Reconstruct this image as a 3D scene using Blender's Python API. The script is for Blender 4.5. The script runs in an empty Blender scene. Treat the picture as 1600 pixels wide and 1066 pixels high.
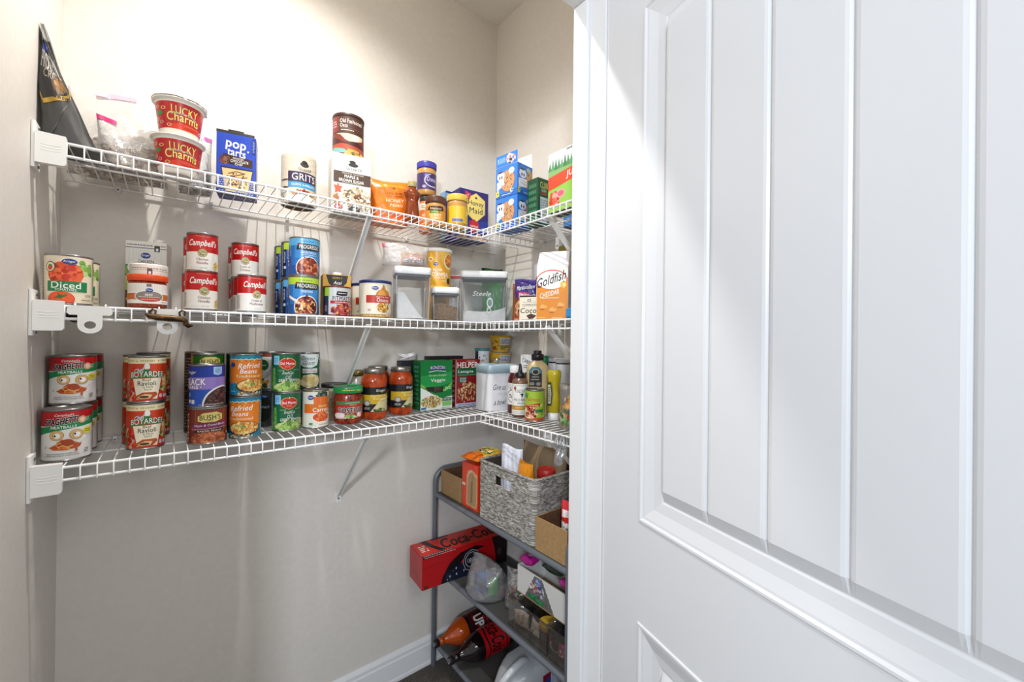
import bpy, math, random
from math import sin, cos, pi, atan2, sqrt, asin
from mathutils import Vector, Matrix
COL = bpy.context.scene.collection

# ---------------------------------------------------------------- materials
def lin(c):
    return c / 12.92 if c <= 0.04045 else ((c + 0.055) / 1.055) ** 2.4
def rgb(h):
    h = h.lstrip('#')
    return tuple(lin(int(h[i:i + 2], 16) / 255) for i in (0, 2, 4)) + (1.0,)
MATS = {}
def mat(h, rough=0.5, metal=0.0, spec=0.5):
    key = (h, rough, metal, spec)
    if key in MATS: return MATS[key]
    m = bpy.data.materials.new('paint_%s_%d' % (h.lstrip('#'), len(MATS)))
    m.use_nodes = True
    b = m.node_tree.nodes['Principled BSDF']
    b.inputs['Base Color'].default_value = rgb(h)
    b.inputs['Roughness'].default_value = rough
    b.inputs['Metallic'].default_value = metal
    b.inputs['Specular IOR Level'].default_value = spec
    MATS[key] = m
    return m
def nmat(name, c1, c2, scale=50, rough=0.6, bump=0.0, detail=4, metal=0.0, stretch=(1, 1, 1), dist=0.001, lo=0.35, hi=0.65):
    m = bpy.data.materials.new(name); m.use_nodes = True
    nt = m.node_tree; b = nt.nodes['Principled BSDF']
    tc = nt.nodes.new('ShaderNodeTexCoord'); mp = nt.nodes.new('ShaderNodeMapping')
    mp.inputs['Scale'].default_value = stretch
    nz = nt.nodes.new('ShaderNodeTexNoise'); nz.inputs['Scale'].default_value = scale; nz.inputs['Detail'].default_value = detail
    cr = nt.nodes.new('ShaderNodeValToRGB')
    cr.color_ramp.elements[0].color = rgb(c1); cr.color_ramp.elements[1].color = rgb(c2)
    cr.color_ramp.elements[0].position = lo; cr.color_ramp.elements[1].position = hi
    L = nt.links.new
    L(tc.outputs['Object'], mp.inputs[0]); L(mp.outputs[0], nz.inputs['Vector']); L(nz.outputs[0], cr.inputs[0]); L(cr.outputs[0], b.inputs['Base Color'])
    if bump:
        bp = nt.nodes.new('ShaderNodeBump'); bp.inputs['Strength'].default_value = bump; bp.inputs['Distance'].default_value = dist
        L(nz.outputs[0], bp.inputs['Height']); L(bp.outputs[0], b.inputs['Normal'])
    b.inputs['Roughness'].default_value = rough; b.inputs['Metallic'].default_value = metal
    return m
def film(name, tint='#ffffff', op=0.22, rough=0.12, body=0.06, fres=.6, bump=0.0, bscale=40, dist=0.004):
    """thin clear plastic: transparent with a glossy sheen and a little milky body"""
    m = bpy.data.materials.new(name); m.use_nodes = True
    nt = m.node_tree; nt.nodes.clear(); L = nt.links.new; N = nt.nodes.new
    out = N('ShaderNodeOutputMaterial'); tr = N('ShaderNodeBsdfTransparent'); tr.inputs[0].default_value = rgb(tint)
    gl = N('ShaderNodeBsdfGlossy'); gl.inputs['Roughness'].default_value = rough
    df = N('ShaderNodeBsdfDiffuse'); df.inputs[0].default_value = rgb(tint)
    lw = N('ShaderNodeLayerWeight'); lw.inputs[0].default_value = 0.25
    mt = N('ShaderNodeMath'); mt.operation = 'MULTIPLY_ADD'; mt.inputs[1].default_value = fres; mt.inputs[2].default_value = op * 0.35
    mx = N('ShaderNodeMixShader'); mx2 = N('ShaderNodeMixShader'); mx2.inputs[0].default_value = body
    L(lw.outputs['Fresnel'], mt.inputs[0]); L(mt.outputs[0], mx.inputs[0]); L(tr.outputs[0], mx.inputs[1]); L(gl.outputs[0], mx.inputs[2])
    L(mx.outputs[0], mx2.inputs[1]); L(df.outputs[0], mx2.inputs[2]); L(mx2.outputs[0], out.inputs[0])
    if bump:
        tc = N('ShaderNodeTexCoord'); nz = N('ShaderNodeTexNoise'); nz.inputs['Scale'].default_value = bscale; nz.inputs['Detail'].default_value = 3
        bp = N('ShaderNodeBump'); bp.inputs['Strength'].default_value = bump; bp.inputs['Distance'].default_value = dist
        L(tc.outputs['Object'], nz.inputs['Vector']); L(nz.outputs[0], bp.inputs['Height'])
        L(bp.outputs[0], gl.inputs['Normal']); L(bp.outputs[0], lw.inputs['Normal'])
    return m

# ---------------------------------------------------------------- mesh builder
class MB:
    def __init__(s): s.v = []; s.f = []; s.m = []; s.mats = []; s.sm = []; s.n = None
    def slot(s, m):
        if m not in s.mats: s.mats.append(m)
        return s.mats.index(m)
    def add(s, verts, faces, m, smooth=False):
        b = len(s.v); k = s.slot(m)
        s.v.extend(tuple(p) for p in verts)
        for f in faces: s.f.append(tuple(b + i for i in f)); s.m.append(k); s.sm.append(smooth)
    def box(s, lo, hi, m):
        (x0, y0, z0), (x1, y1, z1) = lo, hi
        v = [(x0, y0, z0), (x1, y0, z0), (x1, y1, z0), (x0, y1, z0), (x0, y0, z1), (x1, y0, z1), (x1, y1, z1), (x0, y1, z1)]
        s.add(v, [(0, 3, 2, 1), (4, 5, 6, 7), (0, 1, 5, 4), (1, 2, 6, 5), (2, 3, 7, 6), (3, 0, 4, 7)], m)
    def obox(s, c, ax, ay, az, m):
        c, ax, ay, az = map(Vector, (c, ax, ay, az)); v = []
        for k in (-1, 1):
            for (i, j) in ((-1, -1), (1, -1), (1, 1), (-1, 1)): v.append(c + ax * i + ay * j + az * k)
        s.add(v, [(0, 3, 2, 1), (4, 5, 6, 7), (0, 1, 5, 4), (1, 2, 6, 5), (2, 3, 7, 6), (3, 0, 4, 7)], m)
    def rbox(s, lo, hi, r, m, n=4, smooth=True):
        """box with rounded vertical edges"""
        (x0, y0, z0), (x1, y1, z1) = lo, hi
        ring = []
        for (cx, cy, a0) in ((x1 - r, y1 - r, 0), (x0 + r, y1 - r, pi / 2), (x0 + r, y0 + r, pi), (x1 - r, y0 + r, 3 * pi / 2)):
            for i in range(n + 1): a = a0 + pi / 2 * i / n; ring.append((cx + r * cos(a), cy + r * sin(a)))
        s.prism(ring, z0, z1, m, smooth)
    def prism(s, ring, z0, z1, m, smooth=False, ring2=None):
        n = len(ring); ring2 = ring2 or ring
        v = [(x, y, z0) for x, y in ring] + [(x, y, z1) for x, y in ring2]
        s.add(v, [(i, (i + 1) % n, n + (i + 1) % n, n + i) for i in range(n)], m, smooth)
        s.add(v, [tuple(range(n - 1, -1, -1)), tuple(range(n, 2 * n))], m)
    def lathe(s, prof, m, n=40, smooth=True, c=(0, 0, 0), mats=None, axis=None):
        """prof: (r,z) list; closed at r=0 ends by tiny radius"""
        v = []; f = []
        for r, z in prof:
            for i in range(n):
                a = 2 * pi * i / n; v.append((r * cos(a), r * sin(a), z))
        if axis is not None:
            q = Vector((0, 0, 1)).rotation_difference(Vector(axis).normalized()); v = [tuple(q @ Vector(p)) for p in v]
        v = [(p[0] + c[0], p[1] + c[1], p[2] + c[2]) for p in v]
        b = len(s.v); s.v.extend(v)
        for j in range(len(prof) - 1):
            k = s.slot(mats[j] if mats else m)
            for i in range(n):
                s.f.append((b + j * n + i, b + j * n + (i + 1) % n, b + (j + 1) * n + (i + 1) % n, b + (j + 1) * n + i)); s.m.append(k); s.sm.append(smooth)
        for j, rev in ((0, True), (len(prof) - 1, False)):
            if prof[j][0] > 1e-6:
                ids = [b + j * n + i for i in range(n)]
                s.f.append(tuple(reversed(ids)) if rev else tuple(ids)); s.m.append(s.slot(mats[max(0, j - 1)] if mats else m)); s.sm.append(False)
    def tube(s, pts, r, m, n=8, closed=False, rx=None):
        pts = [Vector(p) for p in pts]; N = len(pts); rings = []; prev = None
        rs = r if isinstance(r, (list, tuple)) else [r] * N
        for i, p in enumerate(pts):
            if closed: t = (pts[(i + 1) % N] - pts[i - 1]).normalized()
            else:
                a = pts[max(0, i - 1)]; b = pts[min(N - 1, i + 1)]; t = (b - a).normalized()
            if prev is None:
                up = Vector((0, 0, 1)) if abs(t.z) < 0.9 else Vector((1, 0, 0)); x = t.cross(up).normalized()
            else: x = (prev - t * prev.dot(t)).normalized()
            prev = x; y = t.cross(x)
            rings.append([p + (x * cos(2 * pi * k / n) + y * sin(2 * pi * k / n)) * rs[i] for k in range(n)])
        v = [q for ri in rings for q in ri]; f = []
        for i in range(N if closed else N - 1):
            for k in range(n):
                j = (i + 1) % N; f.append((i * n + k, i * n + (k + 1) % n, j * n + (k + 1) % n, j * n + k))
        s.add(v, f, m, True)
        if not closed: s.add(v, [tuple(range(n - 1, -1, -1)), tuple((N - 1) * n + k for k in range(n))], m)
    def grid(s, P, m, smooth=True, closed_u=False):
        R = len(P); Cn = len(P[0]); v = [q for row in P for q in row]; f = []
        for i in range(R - 1):
            for j in range(Cn if closed_u else Cn - 1):
                k = (j + 1) % Cn; f.append((i * Cn + j, i * Cn + k, (i + 1) * Cn + k, (i + 1) * Cn + j))
        s.add(v, f, m, smooth)
    def build(s, name, parent=None, loc=None, fix=True):
        me = bpy.data.meshes.new(name); me.from_pydata(s.v, [], s.f)
        for m in s.mats: me.materials.append(m)
        me.polygons.foreach_set('material_index', s.m); me.polygons.foreach_set('use_smooth', s.sm)
        me.update()
        if s.n is not None: me.normals_split_custom_set_from_vertices(s.n)
        o = bpy.data.objects.new(name, me); COL.objects.link(o)
        if parent is not None: o.parent = parent
        if loc is not None: o.location = loc
        return o
def solidify(o, t, off=0):
    md = o.modifiers.new('solid', 'SOLIDIFY'); md.thickness = t; md.offset = off; return o
def bevel(o, w, n=2):
    md = o.modifiers.new('bevel', 'BEVEL'); md.width = w; md.segments = n; md.limit_method = 'ANGLE'; md.angle_limit = 0.6; return o
def subsurf(o, n=1):
    md = o.modifiers.new('sub', 'SUBSURF'); md.levels = n; md.render_levels = n; return o
def struct(o): o['kind'] = 'structure'; return o
def tag(o, label, cat, group=None):
    o['label'] = label; o['category'] = cat
    if group: o['group'] = group
    return o
def thing(name, label, cat, loc=(0, 0, 0), rot=0.0, group=None):
    o = bpy.data.objects.new(name, None); COL.objects.link(o); o.location = loc; o.rotation_euler = (0, 0, rot); o.empty_display_size = 0.02
    return tag(o, label, cat, group)
def dup(root, loc, rot, label, group=None, cat=None):
    r = root.copy(); COL.objects.link(r); r.location = loc; r.rotation_euler = (0, 0, rot); r['label'] = label
    if group: r['group'] = group
    for ch in list(root.children):
        c = ch.copy(); COL.objects.link(c); c.parent = r
        for g in ch.children:
            d = g.copy(); COL.objects.link(d); d.parent = c
    return r

# ---------------------------------------------------------------- printed label canvas
TXT = {}
def glyphs(sx, bold, shear):
    key = (sx, bold, shear)
    if key in TXT: return TXT[key]
    c = bpy.data.curves.new('lettering', 'FONT'); c.body = sx; c.resolution_u = 3 if len(sx) < 11 else 2; c.offset = bold; c.shear = shear; c.fill_mode = 'FRONT'; c.space_character = 1.04
    o = bpy.data.objects.new('lettering', c); me = bpy.data.meshes.new_from_object(o)
    me.calc_loop_triangles()
    vs = [(v.co.x, v.co.y) for v in me.vertices]
    tr = [[vs[i] for i in t.vertices] for t in me.loop_triangles]
    bpy.data.objects.remove(o); bpy.data.curves.remove(c); bpy.data.meshes.remove(me)
    xs = [p[0] for t in tr for p in t] or [0, 1]; ys = [p[1] for t in tr for p in t] or [0, 1]
    TXT[key] = (tr, min(xs), max(xs), min(ys), max(ys)); return TXT[key]
class Cv:
    """layers of flat shapes in label units"""
    def __init__(s, rough=0.35): s.p = []; s.o = 0.0; s.rough = rough
    def put(s, polys, col, step=3e-5):
        s.o += step
        m = mat(col, s.rough) if isinstance(col, str) else col
        for q in polys: s.p.append((q, m, s.o))
        return s
    def rect(s, x0, y0, x1, y1, col, rot=0):
        q = [(x0, y0), (x1, y0), (x1, y1), (x0, y1)]
        return s.put([q], col)
    def poly(s, pts, col):
        from mathutils.geometry import tessellate_polygon
        t = tessellate_polygon([[Vector((x, y, 0)) for x, y in pts]])
        return s.put([[pts[i] for i in tri] for tri in t], col)
    def ell(s, cx, cy, rx, ry, col, n=24, a0=0, a1=2 * pi, step=3e-5):
        q = [(cx + rx * cos(a0 + (a1 - a0) * i / n), cy + ry * sin(a0 + (a1 - a0) * i / n)) for i in range(n + (0 if a1 - a0 > 6.2 else 1))]
        return s.put([q], col, step)
    def ring(s, cx, cy, rx, ry, t, col, n=26, a0=0, a1=2 * pi, asp=1.0):
        qs = []
        for i in range(n):
            a, b = a0 + (a1 - a0) * i / n, a0 + (a1 - a0) * (i + 1) / n
            qs.append([(cx + rx * cos(a), cy + ry * sin(a)), (cx + rx * cos(b), cy + ry * sin(b)),
                       (cx + (rx - t * asp) * cos(b), cy + (ry - t) * sin(b)), (cx + (rx - t * asp) * cos(a), cy + (ry - t) * sin(a))])
        return s.put(qs, col)
    def line(s, pts, w, col, asp=1.0):
        """stroke; asp = x-units per y-unit"""
        qs = []
        for (x0, y0), (x1, y1) in zip(pts, pts[1:]):
            dx, dy = (x1 - x0) / asp, y1 - y0; l = sqrt(dx * dx + dy * dy) or 1; nx, ny = -dy / l * w / 2 * asp, dx / l * w / 2
            ex, ey = dx / l * w * .3 * asp, dy / l * w * .3
            qs.append([(x0 - ex + nx, y0 - ey + ny), (x0 - ex - nx, y0 - ey - ny), (x1 + ex - nx, y1 + ey - ny), (x1 + ex + nx, y1 + ey + ny)])
        return s.put(qs, col)
    def text(s, t, cx, cy, w, h, col, bold=0.0, shear=0.0, bow=0.0, rot=0.0, ol=None, olw=0.05, slope=0.0, asp=1.0):
        tr, x0, x1, y0, y1 = glyphs(t, 0.0, shear)
        fx = w / (x1 - x0); fy = h / (y1 - y0); d = bold * .28; e = d + olw * .75
        k4 = [(-1, -.8), (1, -.8), (-1, .8), (1, .8)]
        passes = []
        if ol: passes.append(([(e * cos(i * pi / 5), e * sin(i * pi / 5)) for i in range(10)], ol))
        passes.append(([(p * d, q * d) for p, q in k4] if bold > .012 else [(0, 0)], col))
        for offs, c in passes:
            s.o += 1.2e-5
            for ox, oy in offs:
                qs = []
                for q in tr:
                    r = []
                    for x, y in q:
                        X = (x + ox - (x0 + x1) / 2) * fx; Y = (y + oy - (y0 + y1) / 2) * fy
                        k = 2 * X / w
                        r.append((cx + X, cy + Y + bow * (1 - k * k) + slope * X))
                    qs.append(r)
                s.put(qs, c, 9e-6)
        return s
    def blobs(s, cx, cy, rx, ry, pal, n, br, seed=1, asp=1.0, elong=1.0, half=None, shade=True):
        rnd = random.Random(seed)
        for i in range(n):
            a = rnd.random() * 2 * pi; q = sqrt(rnd.random()) * 0.93
            if half == 'top': a = rnd.random() * pi
            if half == 'bot': a = -rnd.random() * pi
            x, y = cx + rx * q * cos(a), cy + ry * q * sin(a)
            b = br * (0.7 + 0.6 * rnd.random()); th = rnd.random() * pi; el = 1 + (elong - 1) * rnd.random()
            poly = []
            for k in range(9):
                u, w = b * el * cos(2 * pi * k / 9), b / el * sin(2 * pi * k / 9)
                poly.append((x + (u * cos(th) - w * sin(th)) * asp, y + u * sin(th) + w * cos(th)))
            s.put([poly], rnd.choice(pal), 4e-6)
        s.o += 2e-5; return s
    def bits(s, x0, y0, x1, y1, n, col, rows=1, seed=3, fill=0.7):
        """rows of small illegible print"""
        rnd = random.Random(seed); qs = []; hh = (y1 - y0) / rows
        for r in range(rows):
            x = x0; yb = y0 + r * hh + hh * 0.2
            while x < x1:
                w = (x1 - x0) / n * (0.5 + rnd.random()); qs.append([(x, yb), (min(x1, x + w * fill), yb), (min(x1, x + w * fill), yb + hh * 0.55), (x, yb + hh * 0.55)]); x += w
        return s.put(qs, col)
def clip(poly, ax, v, keep_less):
    out = []
    for i in range(len(poly)):
        a, b = poly[i - 1], poly[i]
        ia, ib = (a[ax] <= v) == keep_less, (b[ax] <= v) == keep_less
        if ia != ib:
            t = (v - a[ax]) / (b[ax] - a[ax]); out.append((a[0] + (b[0] - a[0]) * t, a[1] + (b[1] - a[1]) * t))
        if ib: out.append(b)
    return out
def strips(poly, step, ax=0):
    lo = min(p[ax] for p in poly); hi = max(p[ax] for p in poly); res = []
    i0 = math.floor(lo / step); i1 = math.ceil(hi / step)
    for i in range(i0, i1):
        q = poly
        if lo < i * step: q = clip(q, ax, i * step, False)
        if hi > (i + 1) * step and q: q = clip(q, ax, (i + 1) * step, True)
        if len(q) > 2: res.append(q)
    return res
KX = 1.25
def wrap_label(cv, name, parent, rfun, z0, z1, base=0.00025, step=0.03, ystep=None, y0=None, xlim=2.52):
    """print the canvas round a lathe: x 1 = 1.25 rad, y 0..1 = z0..z1; rfun(z) radius"""
    mb = MB(); nrm = []
    for q, m, o in cv.p:
        for fx in (-xlim, xlim):
            if min(p[0] for p in q) < -xlim: q = clip(q, 0, -xlim, False)
            if q and max(p[0] for p in q) > xlim: q = clip(q, 0, xlim, True)
        for lim, less in ((0, False), (1, True)):
            if q and (min(p[1] for p in q) < 0 if not less else max(p[1] for p in q) > 1): q = clip(q, 1, lim, less)
        if len(q) < 3: continue
        parts = strips(q, step)
        if ystep: parts = [b for a in parts for b in strips(a, ystep, 1)]
        for a in parts:
            if y0 is not None and max(p[1] for p in a) <= 0: continue
            v = []
            for x, y in a:
                z = z0 + (z1 - z0) * y; th = -pi / 2 + KX * x; r = rfun(z) + base + o
                dr = (rfun(z + .002) - rfun(z - .002)) / .004
                v.append((r * cos(th), r * sin(th), z)); nv = Vector((cos(th), sin(th), -dr)).normalized(); nrm.append(nv)
            ar = sum(a[i - 1][0] * a[i][1] - a[i][0] * a[i - 1][1] for i in range(len(a)))
            idx = tuple(range(len(v)))
            mb.add(v, [idx if ar > 0 else idx[::-1]], m, True)
    mb.n = nrm
    return mb.build(name, parent)
def flat_label(cv, mb, org, ux, uy, base=0.0002, fun=None, step=None):
    """print the canvas on a rectangle: origin, edge vectors (x 0..1, y 0..1)"""
    org, ux, uy = Vector(org), Vector(ux), Vector(uy); n = ux.cross(uy).normalized()
    for q, m, o in cv.p:
        for ax in (0, 1):
            if q and min(p[ax] for p in q) < 0: q = clip(q, ax, 0, False)
            if q and max(p[ax] for p in q) > 1: q = clip(q, ax, 1, True)
        if len(q) < 3: continue
        parts = [q]
        if step: parts = [b for a in strips(q, step) for b in strips(a, step, 1)]
        for a in parts:
            v = []
            for x, y in a:
                p = org + ux * x + uy * y + n * (base + o)
                if fun: p = fun(x, y, base + o)
                v.append(tuple(p))
            ar = sum(a[i - 1][0] * a[i][1] - a[i][0] * a[i - 1][1] for i in range(len(a)))
            idx = tuple(range(len(v)))
            mb.add(v, [idx if ar > 0 else idx[::-1]], m, bool(fun))
    return mb
def face(x, y, extra=0.0):
    """rotation that turns a thing's front (-Y) to the camera's side of the pantry door, plus a turn"""
    return atan2(-y, -x) + pi / 2 + extra
# ---------------------------------------------------------------- setting
ZU, ZM, ZL = 1.850, 1.4927, 1.138          # shelf decks above the floor
YF, YB = 1.335, 1.650                      # long shelves: front lip and wall side
XF, XB = 0.933, 1.236                      # short shelves on the right wall
CEIL = 2.969
wall_m = nmat('wall_paint', '#e0dbd3', '#ddd7ce', 60, 0.55, 0.05, 6, dist=0.0006)
ceil_m = nmat('ceiling_paint', '#e3dfd6', '#e0dcd2', 80, 0.8, 0.08, 6)
trim_m = mat('#e6e7e8', 0.32)
door_m = mat('#e2e4e7', 0.33)
carpet_m = nmat('floor_carpet', '#2c2724', '#6d655d', 220, 0.95, 0.8, 5, dist=0.004)
wire_m = mat('#efefee', 0.35)
brkt_m = mat('#ecece9', 0.4)
chrome_m = mat('#c9c9c9', 0.25, 1.0)
gscrew = mat('#777a7d', 0.35, 0.8)

def slab(name, lo, hi, m):
    b = MB(); b.box(lo, hi, m); return struct(b.build(name))
slab('floor', (-3.2, -3.2, -0.05), (2.4, 1.80, 0.0), carpet_m)
slab('wall_back', (-0.4, 1.656, 0), (1.4, 1.78, CEIL), wall_m)
slab('wall_right', (1.240, 0.8, 0), (1.36, 1.656, CEIL), wall_m)
slab('wall_left', (-0.34, 0.718, 0), (-0.2298, 1.656, CEIL), wall_m)
slab('ceiling', (-0.4, 0.6, CEIL), (1.4, 1.78, CEIL + .06), ceil_m)
b = MB()
b.box((-2.6, 0.722, 0), (-0.34, 0.818, CEIL), wall_m); b.box((0.925, 0.722, 0), (2.4, 0.818, CEIL), wall_m); b.box((-0.34, 0.722, 2.42), (0.925, 0.818, CEIL), wall_m)
struct(b.build('wall_front'))
# door frame lining: right leg, head, stop strips and casing
b = MB()
b.box((0.900, 0.716, 0), (0.925, 0.822, 2.410), trim_m)
b.box((0.888, 0.772, 0), (0.900, 0.822, 2.385), trim_m)
struct(bevel(b.build('trim_1'), 0.002))
b = MB(); b.box((-0.2298, 0.716, 2.385), (0.900, 0.822, 2.410), trim_m); b.box((-0.2298, 0.772, 2.374), (0.888, 0.822, 2.385), trim_m)
struct(bevel(b.build('trim_2'), 0.002))
b = MB(); b.box((0.905, 0.698, 0), (0.985, 0.716, 2.47), trim_m); b.box((-0.3, 0.698, 2.41), (0.905, 0.716, 2.49), trim_m)
struct(bevel(b.build('trim_3'), 0.004))
def baseboard(name, p0, p1, nrm):
    p0, p1, nrm = Vector(p0), Vector(p1), Vector(nrm); b = MB()
    prof = [(0, 0), (.016, 0), (.016, .012), (.013, .018), (.013, .086), (.010, .092), (.010, .105), (.006, .114), (.003, .12), (0, .12)]
    P = [[p0 + nrm * d + Vector((0, 0, z)) for d, z in prof], [p1 + nrm * d + Vector((0, 0, z)) for d, z in prof]]
    b.grid(P, trim_m, False); return struct(b.build(name))
baseboard('baseboard_back', (-0.2298, 1.656, 0), (1.24, 1.656, 0), (0, -1, 0))
baseboard('baseboard_left', (-0.2298, 0.82, 0), (-0.2298, 1.656, 0), (1, 0, 0))
baseboard('baseboard_right', (1.24, 1.656, 0), (1.24, 0.83, 0), (-1, 0, 0))

# the open door: stiles and rails, a planked upper panel and a lower panel, swung back towards the camera side
DD = Vector((-0.2844, -0.9587, 0)); DN = Vector((-0.9587, 0.2844, 0))     # along the leaf, out of its visible face
DO = Vector((0.903, 0.706, 0.012))
def dp(s, d, z): return DO + DD * s + DN * d + Vector((0, 0, z - 0.012))
W, H = 1.02, 2.36
def door_leaf():
    b = MB()
    def panel(s0, s1, z0, z1, planks):
        # sticking: slope, step and cove running down to the sunk field, then the planks standing up from it
        prof = [(0, 0), (.003, .003), (.008, .003), (.013, -.0005), (.018, -.001), (.042, -.0075), (.064, -.0095), (.068, -.0115), (.070, -.0115)]
        rings = []
        for t, d in prof:
            rings.append([dp(s0 + t, d, z0 + t), dp(s1 - t, d, z0 + t), dp(s1 - t, d, z1 - t), dp(s0 + t, d, z1 - t)])
        for r0, r1 in zip(rings, rings[1:]):
            for k in range(4):
                b.add([r0[k], r0[(k + 1) % 4], r1[(k + 1) % 4], r1[k]], [(0, 3, 2, 1)], door_m)
        t = .070
        xs = [s0 + t]; g = s0 + t + 0.03
        n = planks
        for i in range(n):
            a = s0 + t + (s1 - s0 - 2 * t) * i / n; c = s0 + t + (s1 - s0 - 2 * t) * (i + 1) / n
            lo, hi = z0 + t, z1 - t; gv = .0045
            S = [(a, -.0065), (a + gv, -.0018), (a + gv * 2.2, -.0005), (c - gv * 2.2, -.0005), (c - gv, -.0018), (c, -.0065)]
            ch = .026
            for (sa, da), (sb, db) in zip(S, S[1:]):
                b.add([dp(sa, da, lo + ch), dp(sb, db, lo + ch), dp(sb, db, hi - ch), dp(sa, da, hi - ch)], [(0, 3, 2, 1)], door_m)
                b.add([dp(sa, -.0115, lo), dp(sb, -.0115, lo), dp(sb, db, lo + ch), dp(sa, da, lo + ch)], [(0, 3, 2, 1)], door_m)
                b.add([dp(sa, da, hi - ch), dp(sb, db, hi - ch), dp(sb, -.0115, hi), dp(sa, -.0115, hi)], [(0, 3, 2, 1)], door_m)
    S0, S1 = 0.136, 0.890
    U0, U1, L0, L1 = 1.000, 2.22, 0.24, 0.765
    panel(S0, S1, U0, U1, 5); panel(S0, S1, L0, L1, 5)
    for (a, c, lo, hi) in ((0, S0, 0.012, H), (S1, W, 0.012, H), (S0, S1, 0.012, L0), (S0, S1, L1, U0), (S0, S1, U1, H)):
        b.add([dp(a, 0, lo), dp(c, 0, lo), dp(c, 0, hi), dp(a, 0, hi)], [(0, 3, 2, 1)], door_m)
    v = [dp(s, d, z) for d in (0, -.035) for s, z in ((0, .012), (W, .012), (W, H), (0, H))]
    b.add(v, [(4, 5, 6, 7), (0, 4, 7, 3), (1, 2, 6, 5), (3, 7, 6, 2), (0, 1, 5, 4)], door_m)
    o = b.build('door_1'); return struct(o)
door = door_leaf()
for zz in (0.25, 1.2, 2.15):
    h = MB(); p = dp(-0.004, -0.018, zz); h.tube([p + Vector((0, 0, -.045)), p + Vector((0, 0, .045))], .006, mat('#b9bcc0', .3, .9), 10)
    h.build('hinge', door)

# ---------------------------------------------------------------- wire shelving
def brace(parent, a, bpt, side):
    """flat channel strut from under the front rail down to a foot plate on the wall"""
    m = MB(); a, bpt, side = Vector(a), Vector(bpt), Vector(side).normalized()
    d = (bpt - a).normalized(); n = d.cross(side).normalized()
    m.obox((a + bpt) / 2, d * (bpt - a).length / 2, side * .0075, n * .0016, brkt_m)
    for sg in (-1, 1): m.obox((a + bpt) / 2 + side * sg * .0068 + n * .004, d * (bpt - a).length / 2, side * .0009, n * .0045, brkt_m)
    o = m.build('support_brace', parent)
    into = Vector((0, 1, 0)) if abs(side.x) > .5 else Vector((1, 0, 0))
    f = MB(); f.obox(bpt + into * .001 - Vector((0, 0, .008)), side * .012, Vector((0, 0, .019)), into * .0018, brkt_m)
    f.tube([bpt - into * .0035 - Vector((0, 0, .012)), bpt + into * .001 - Vector((0, 0, .012))], .0035, gscrew, 10)
    f.build('foot_plate', parent)
def shelf_long(z, label):
    t = thing('wire_shelf', label, 'shelf', (0, 0, 0), group='white wire shelves on the long wall')
    x0, x1 = -0.2225, 1.236
    f = MB(); f.tube([(x0, YF, z - .0034), (x1, YF, z - .0034)], .0032, wire_m, 10); f.tube([(x0, YF, z - .031), (x1, YF, z - .031)], .0032, wire_m, 10); f.build('front_rail', t)
    f = MB(); n = int((x1 - x0 - .01) / .0272)
    for i in range(n):
        x = x0 + .018 + i * .0272
        f.tube([(x, YB - .003, z - .0017), (x, YF, z - .0017), (x, YF - .0042, z - .0035), (x, YF - .0042, z - .0345)], .0015, wire_m, 6)
    f.build('deck_wires', t)
    f = MB(); f.tube([(x0, YB - .003, z - .0046), (x1, YB - .003, z - .0046)], .0026, wire_m, 8); f.build('back_rail', t)
    f = MB(); f.tube([(x0, 1.475, z - .0052), (x1, 1.475, z - .0052)], .0026, wire_m, 8); f.build('middle_rod', t)
    # end bracket screwed to the left wall
    e = MB(); e.rbox((-0.2296, -.017, -.068), (-0.2226, .030, .030), .003, brkt_m); 
    for v in range(len(e.v)): e.v[v] = (e.v[v][0], e.v[v][1] + 1.342, e.v[v][2] + z)
    eb = e.build('end_bracket', t)
    e = MB(); xz = []
    X0, X1, Z0, Z1, r = -.2228, -.177, z - .057, z + .008, .006
    for (cx, cz, a0) in ((X1 - .002, Z1 - .002, 0), (X0 + .001, Z1 - .001, pi / 2), (X0 + .001, Z0 + .001, pi), (X1 - r, Z0 + r, 3 * pi / 2)):
        rr = r if a0 > 4 else .0015
        for i in range(5): a = a0 + pi / 2 * i / 4; xz.append((cx + rr * cos(a), cz + rr * sin(a)))
    k = len(xz); v = [(x, 1.3235, q) for x, q in xz] + [(x, 1.3400, q) for x, q in xz]
    e.add(v, [tuple(range(k - 1, -1, -1)), tuple(range(k, 2 * k))] + [(i, k + i, k + (i + 1) % k, (i + 1) % k)[::-1] for i in range(k)], brkt_m)
    for q in (z - .016, z - .022, z - .028):
        e.tube([(-.215 + .003 * i, 1.3237, q - .0015 * sin(pi * i / 10)) for i in range(11)], .0006, brkt_m, 5)
    e.build('rail_socket', eb)
    for q in (z + .020, z - .062):
        s = MB(); s.tube([(-.2230, 1.352, q), (-.2205, 1.352, q)], .0036, gscrew, 10); s.build('screw', eb)
    for x in (-.116, .1, .32, .55, .77, .97, 1.11):
        c = MB(); c.rbox((-.005, -.012, -.014), (.005, .0055, .002), .002, brkt_m); c.tube([(0, -.0125, -.009), (0, -.0115, -.009)], .0025, gscrew, 8)
        c.build('wall_clip', t, (x, YB - .0005, z))
    brace(t, (.4985, YF + .006, z - .024), (.506, 1.652, z - .312), (1, 0, 0))
    return t
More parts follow.
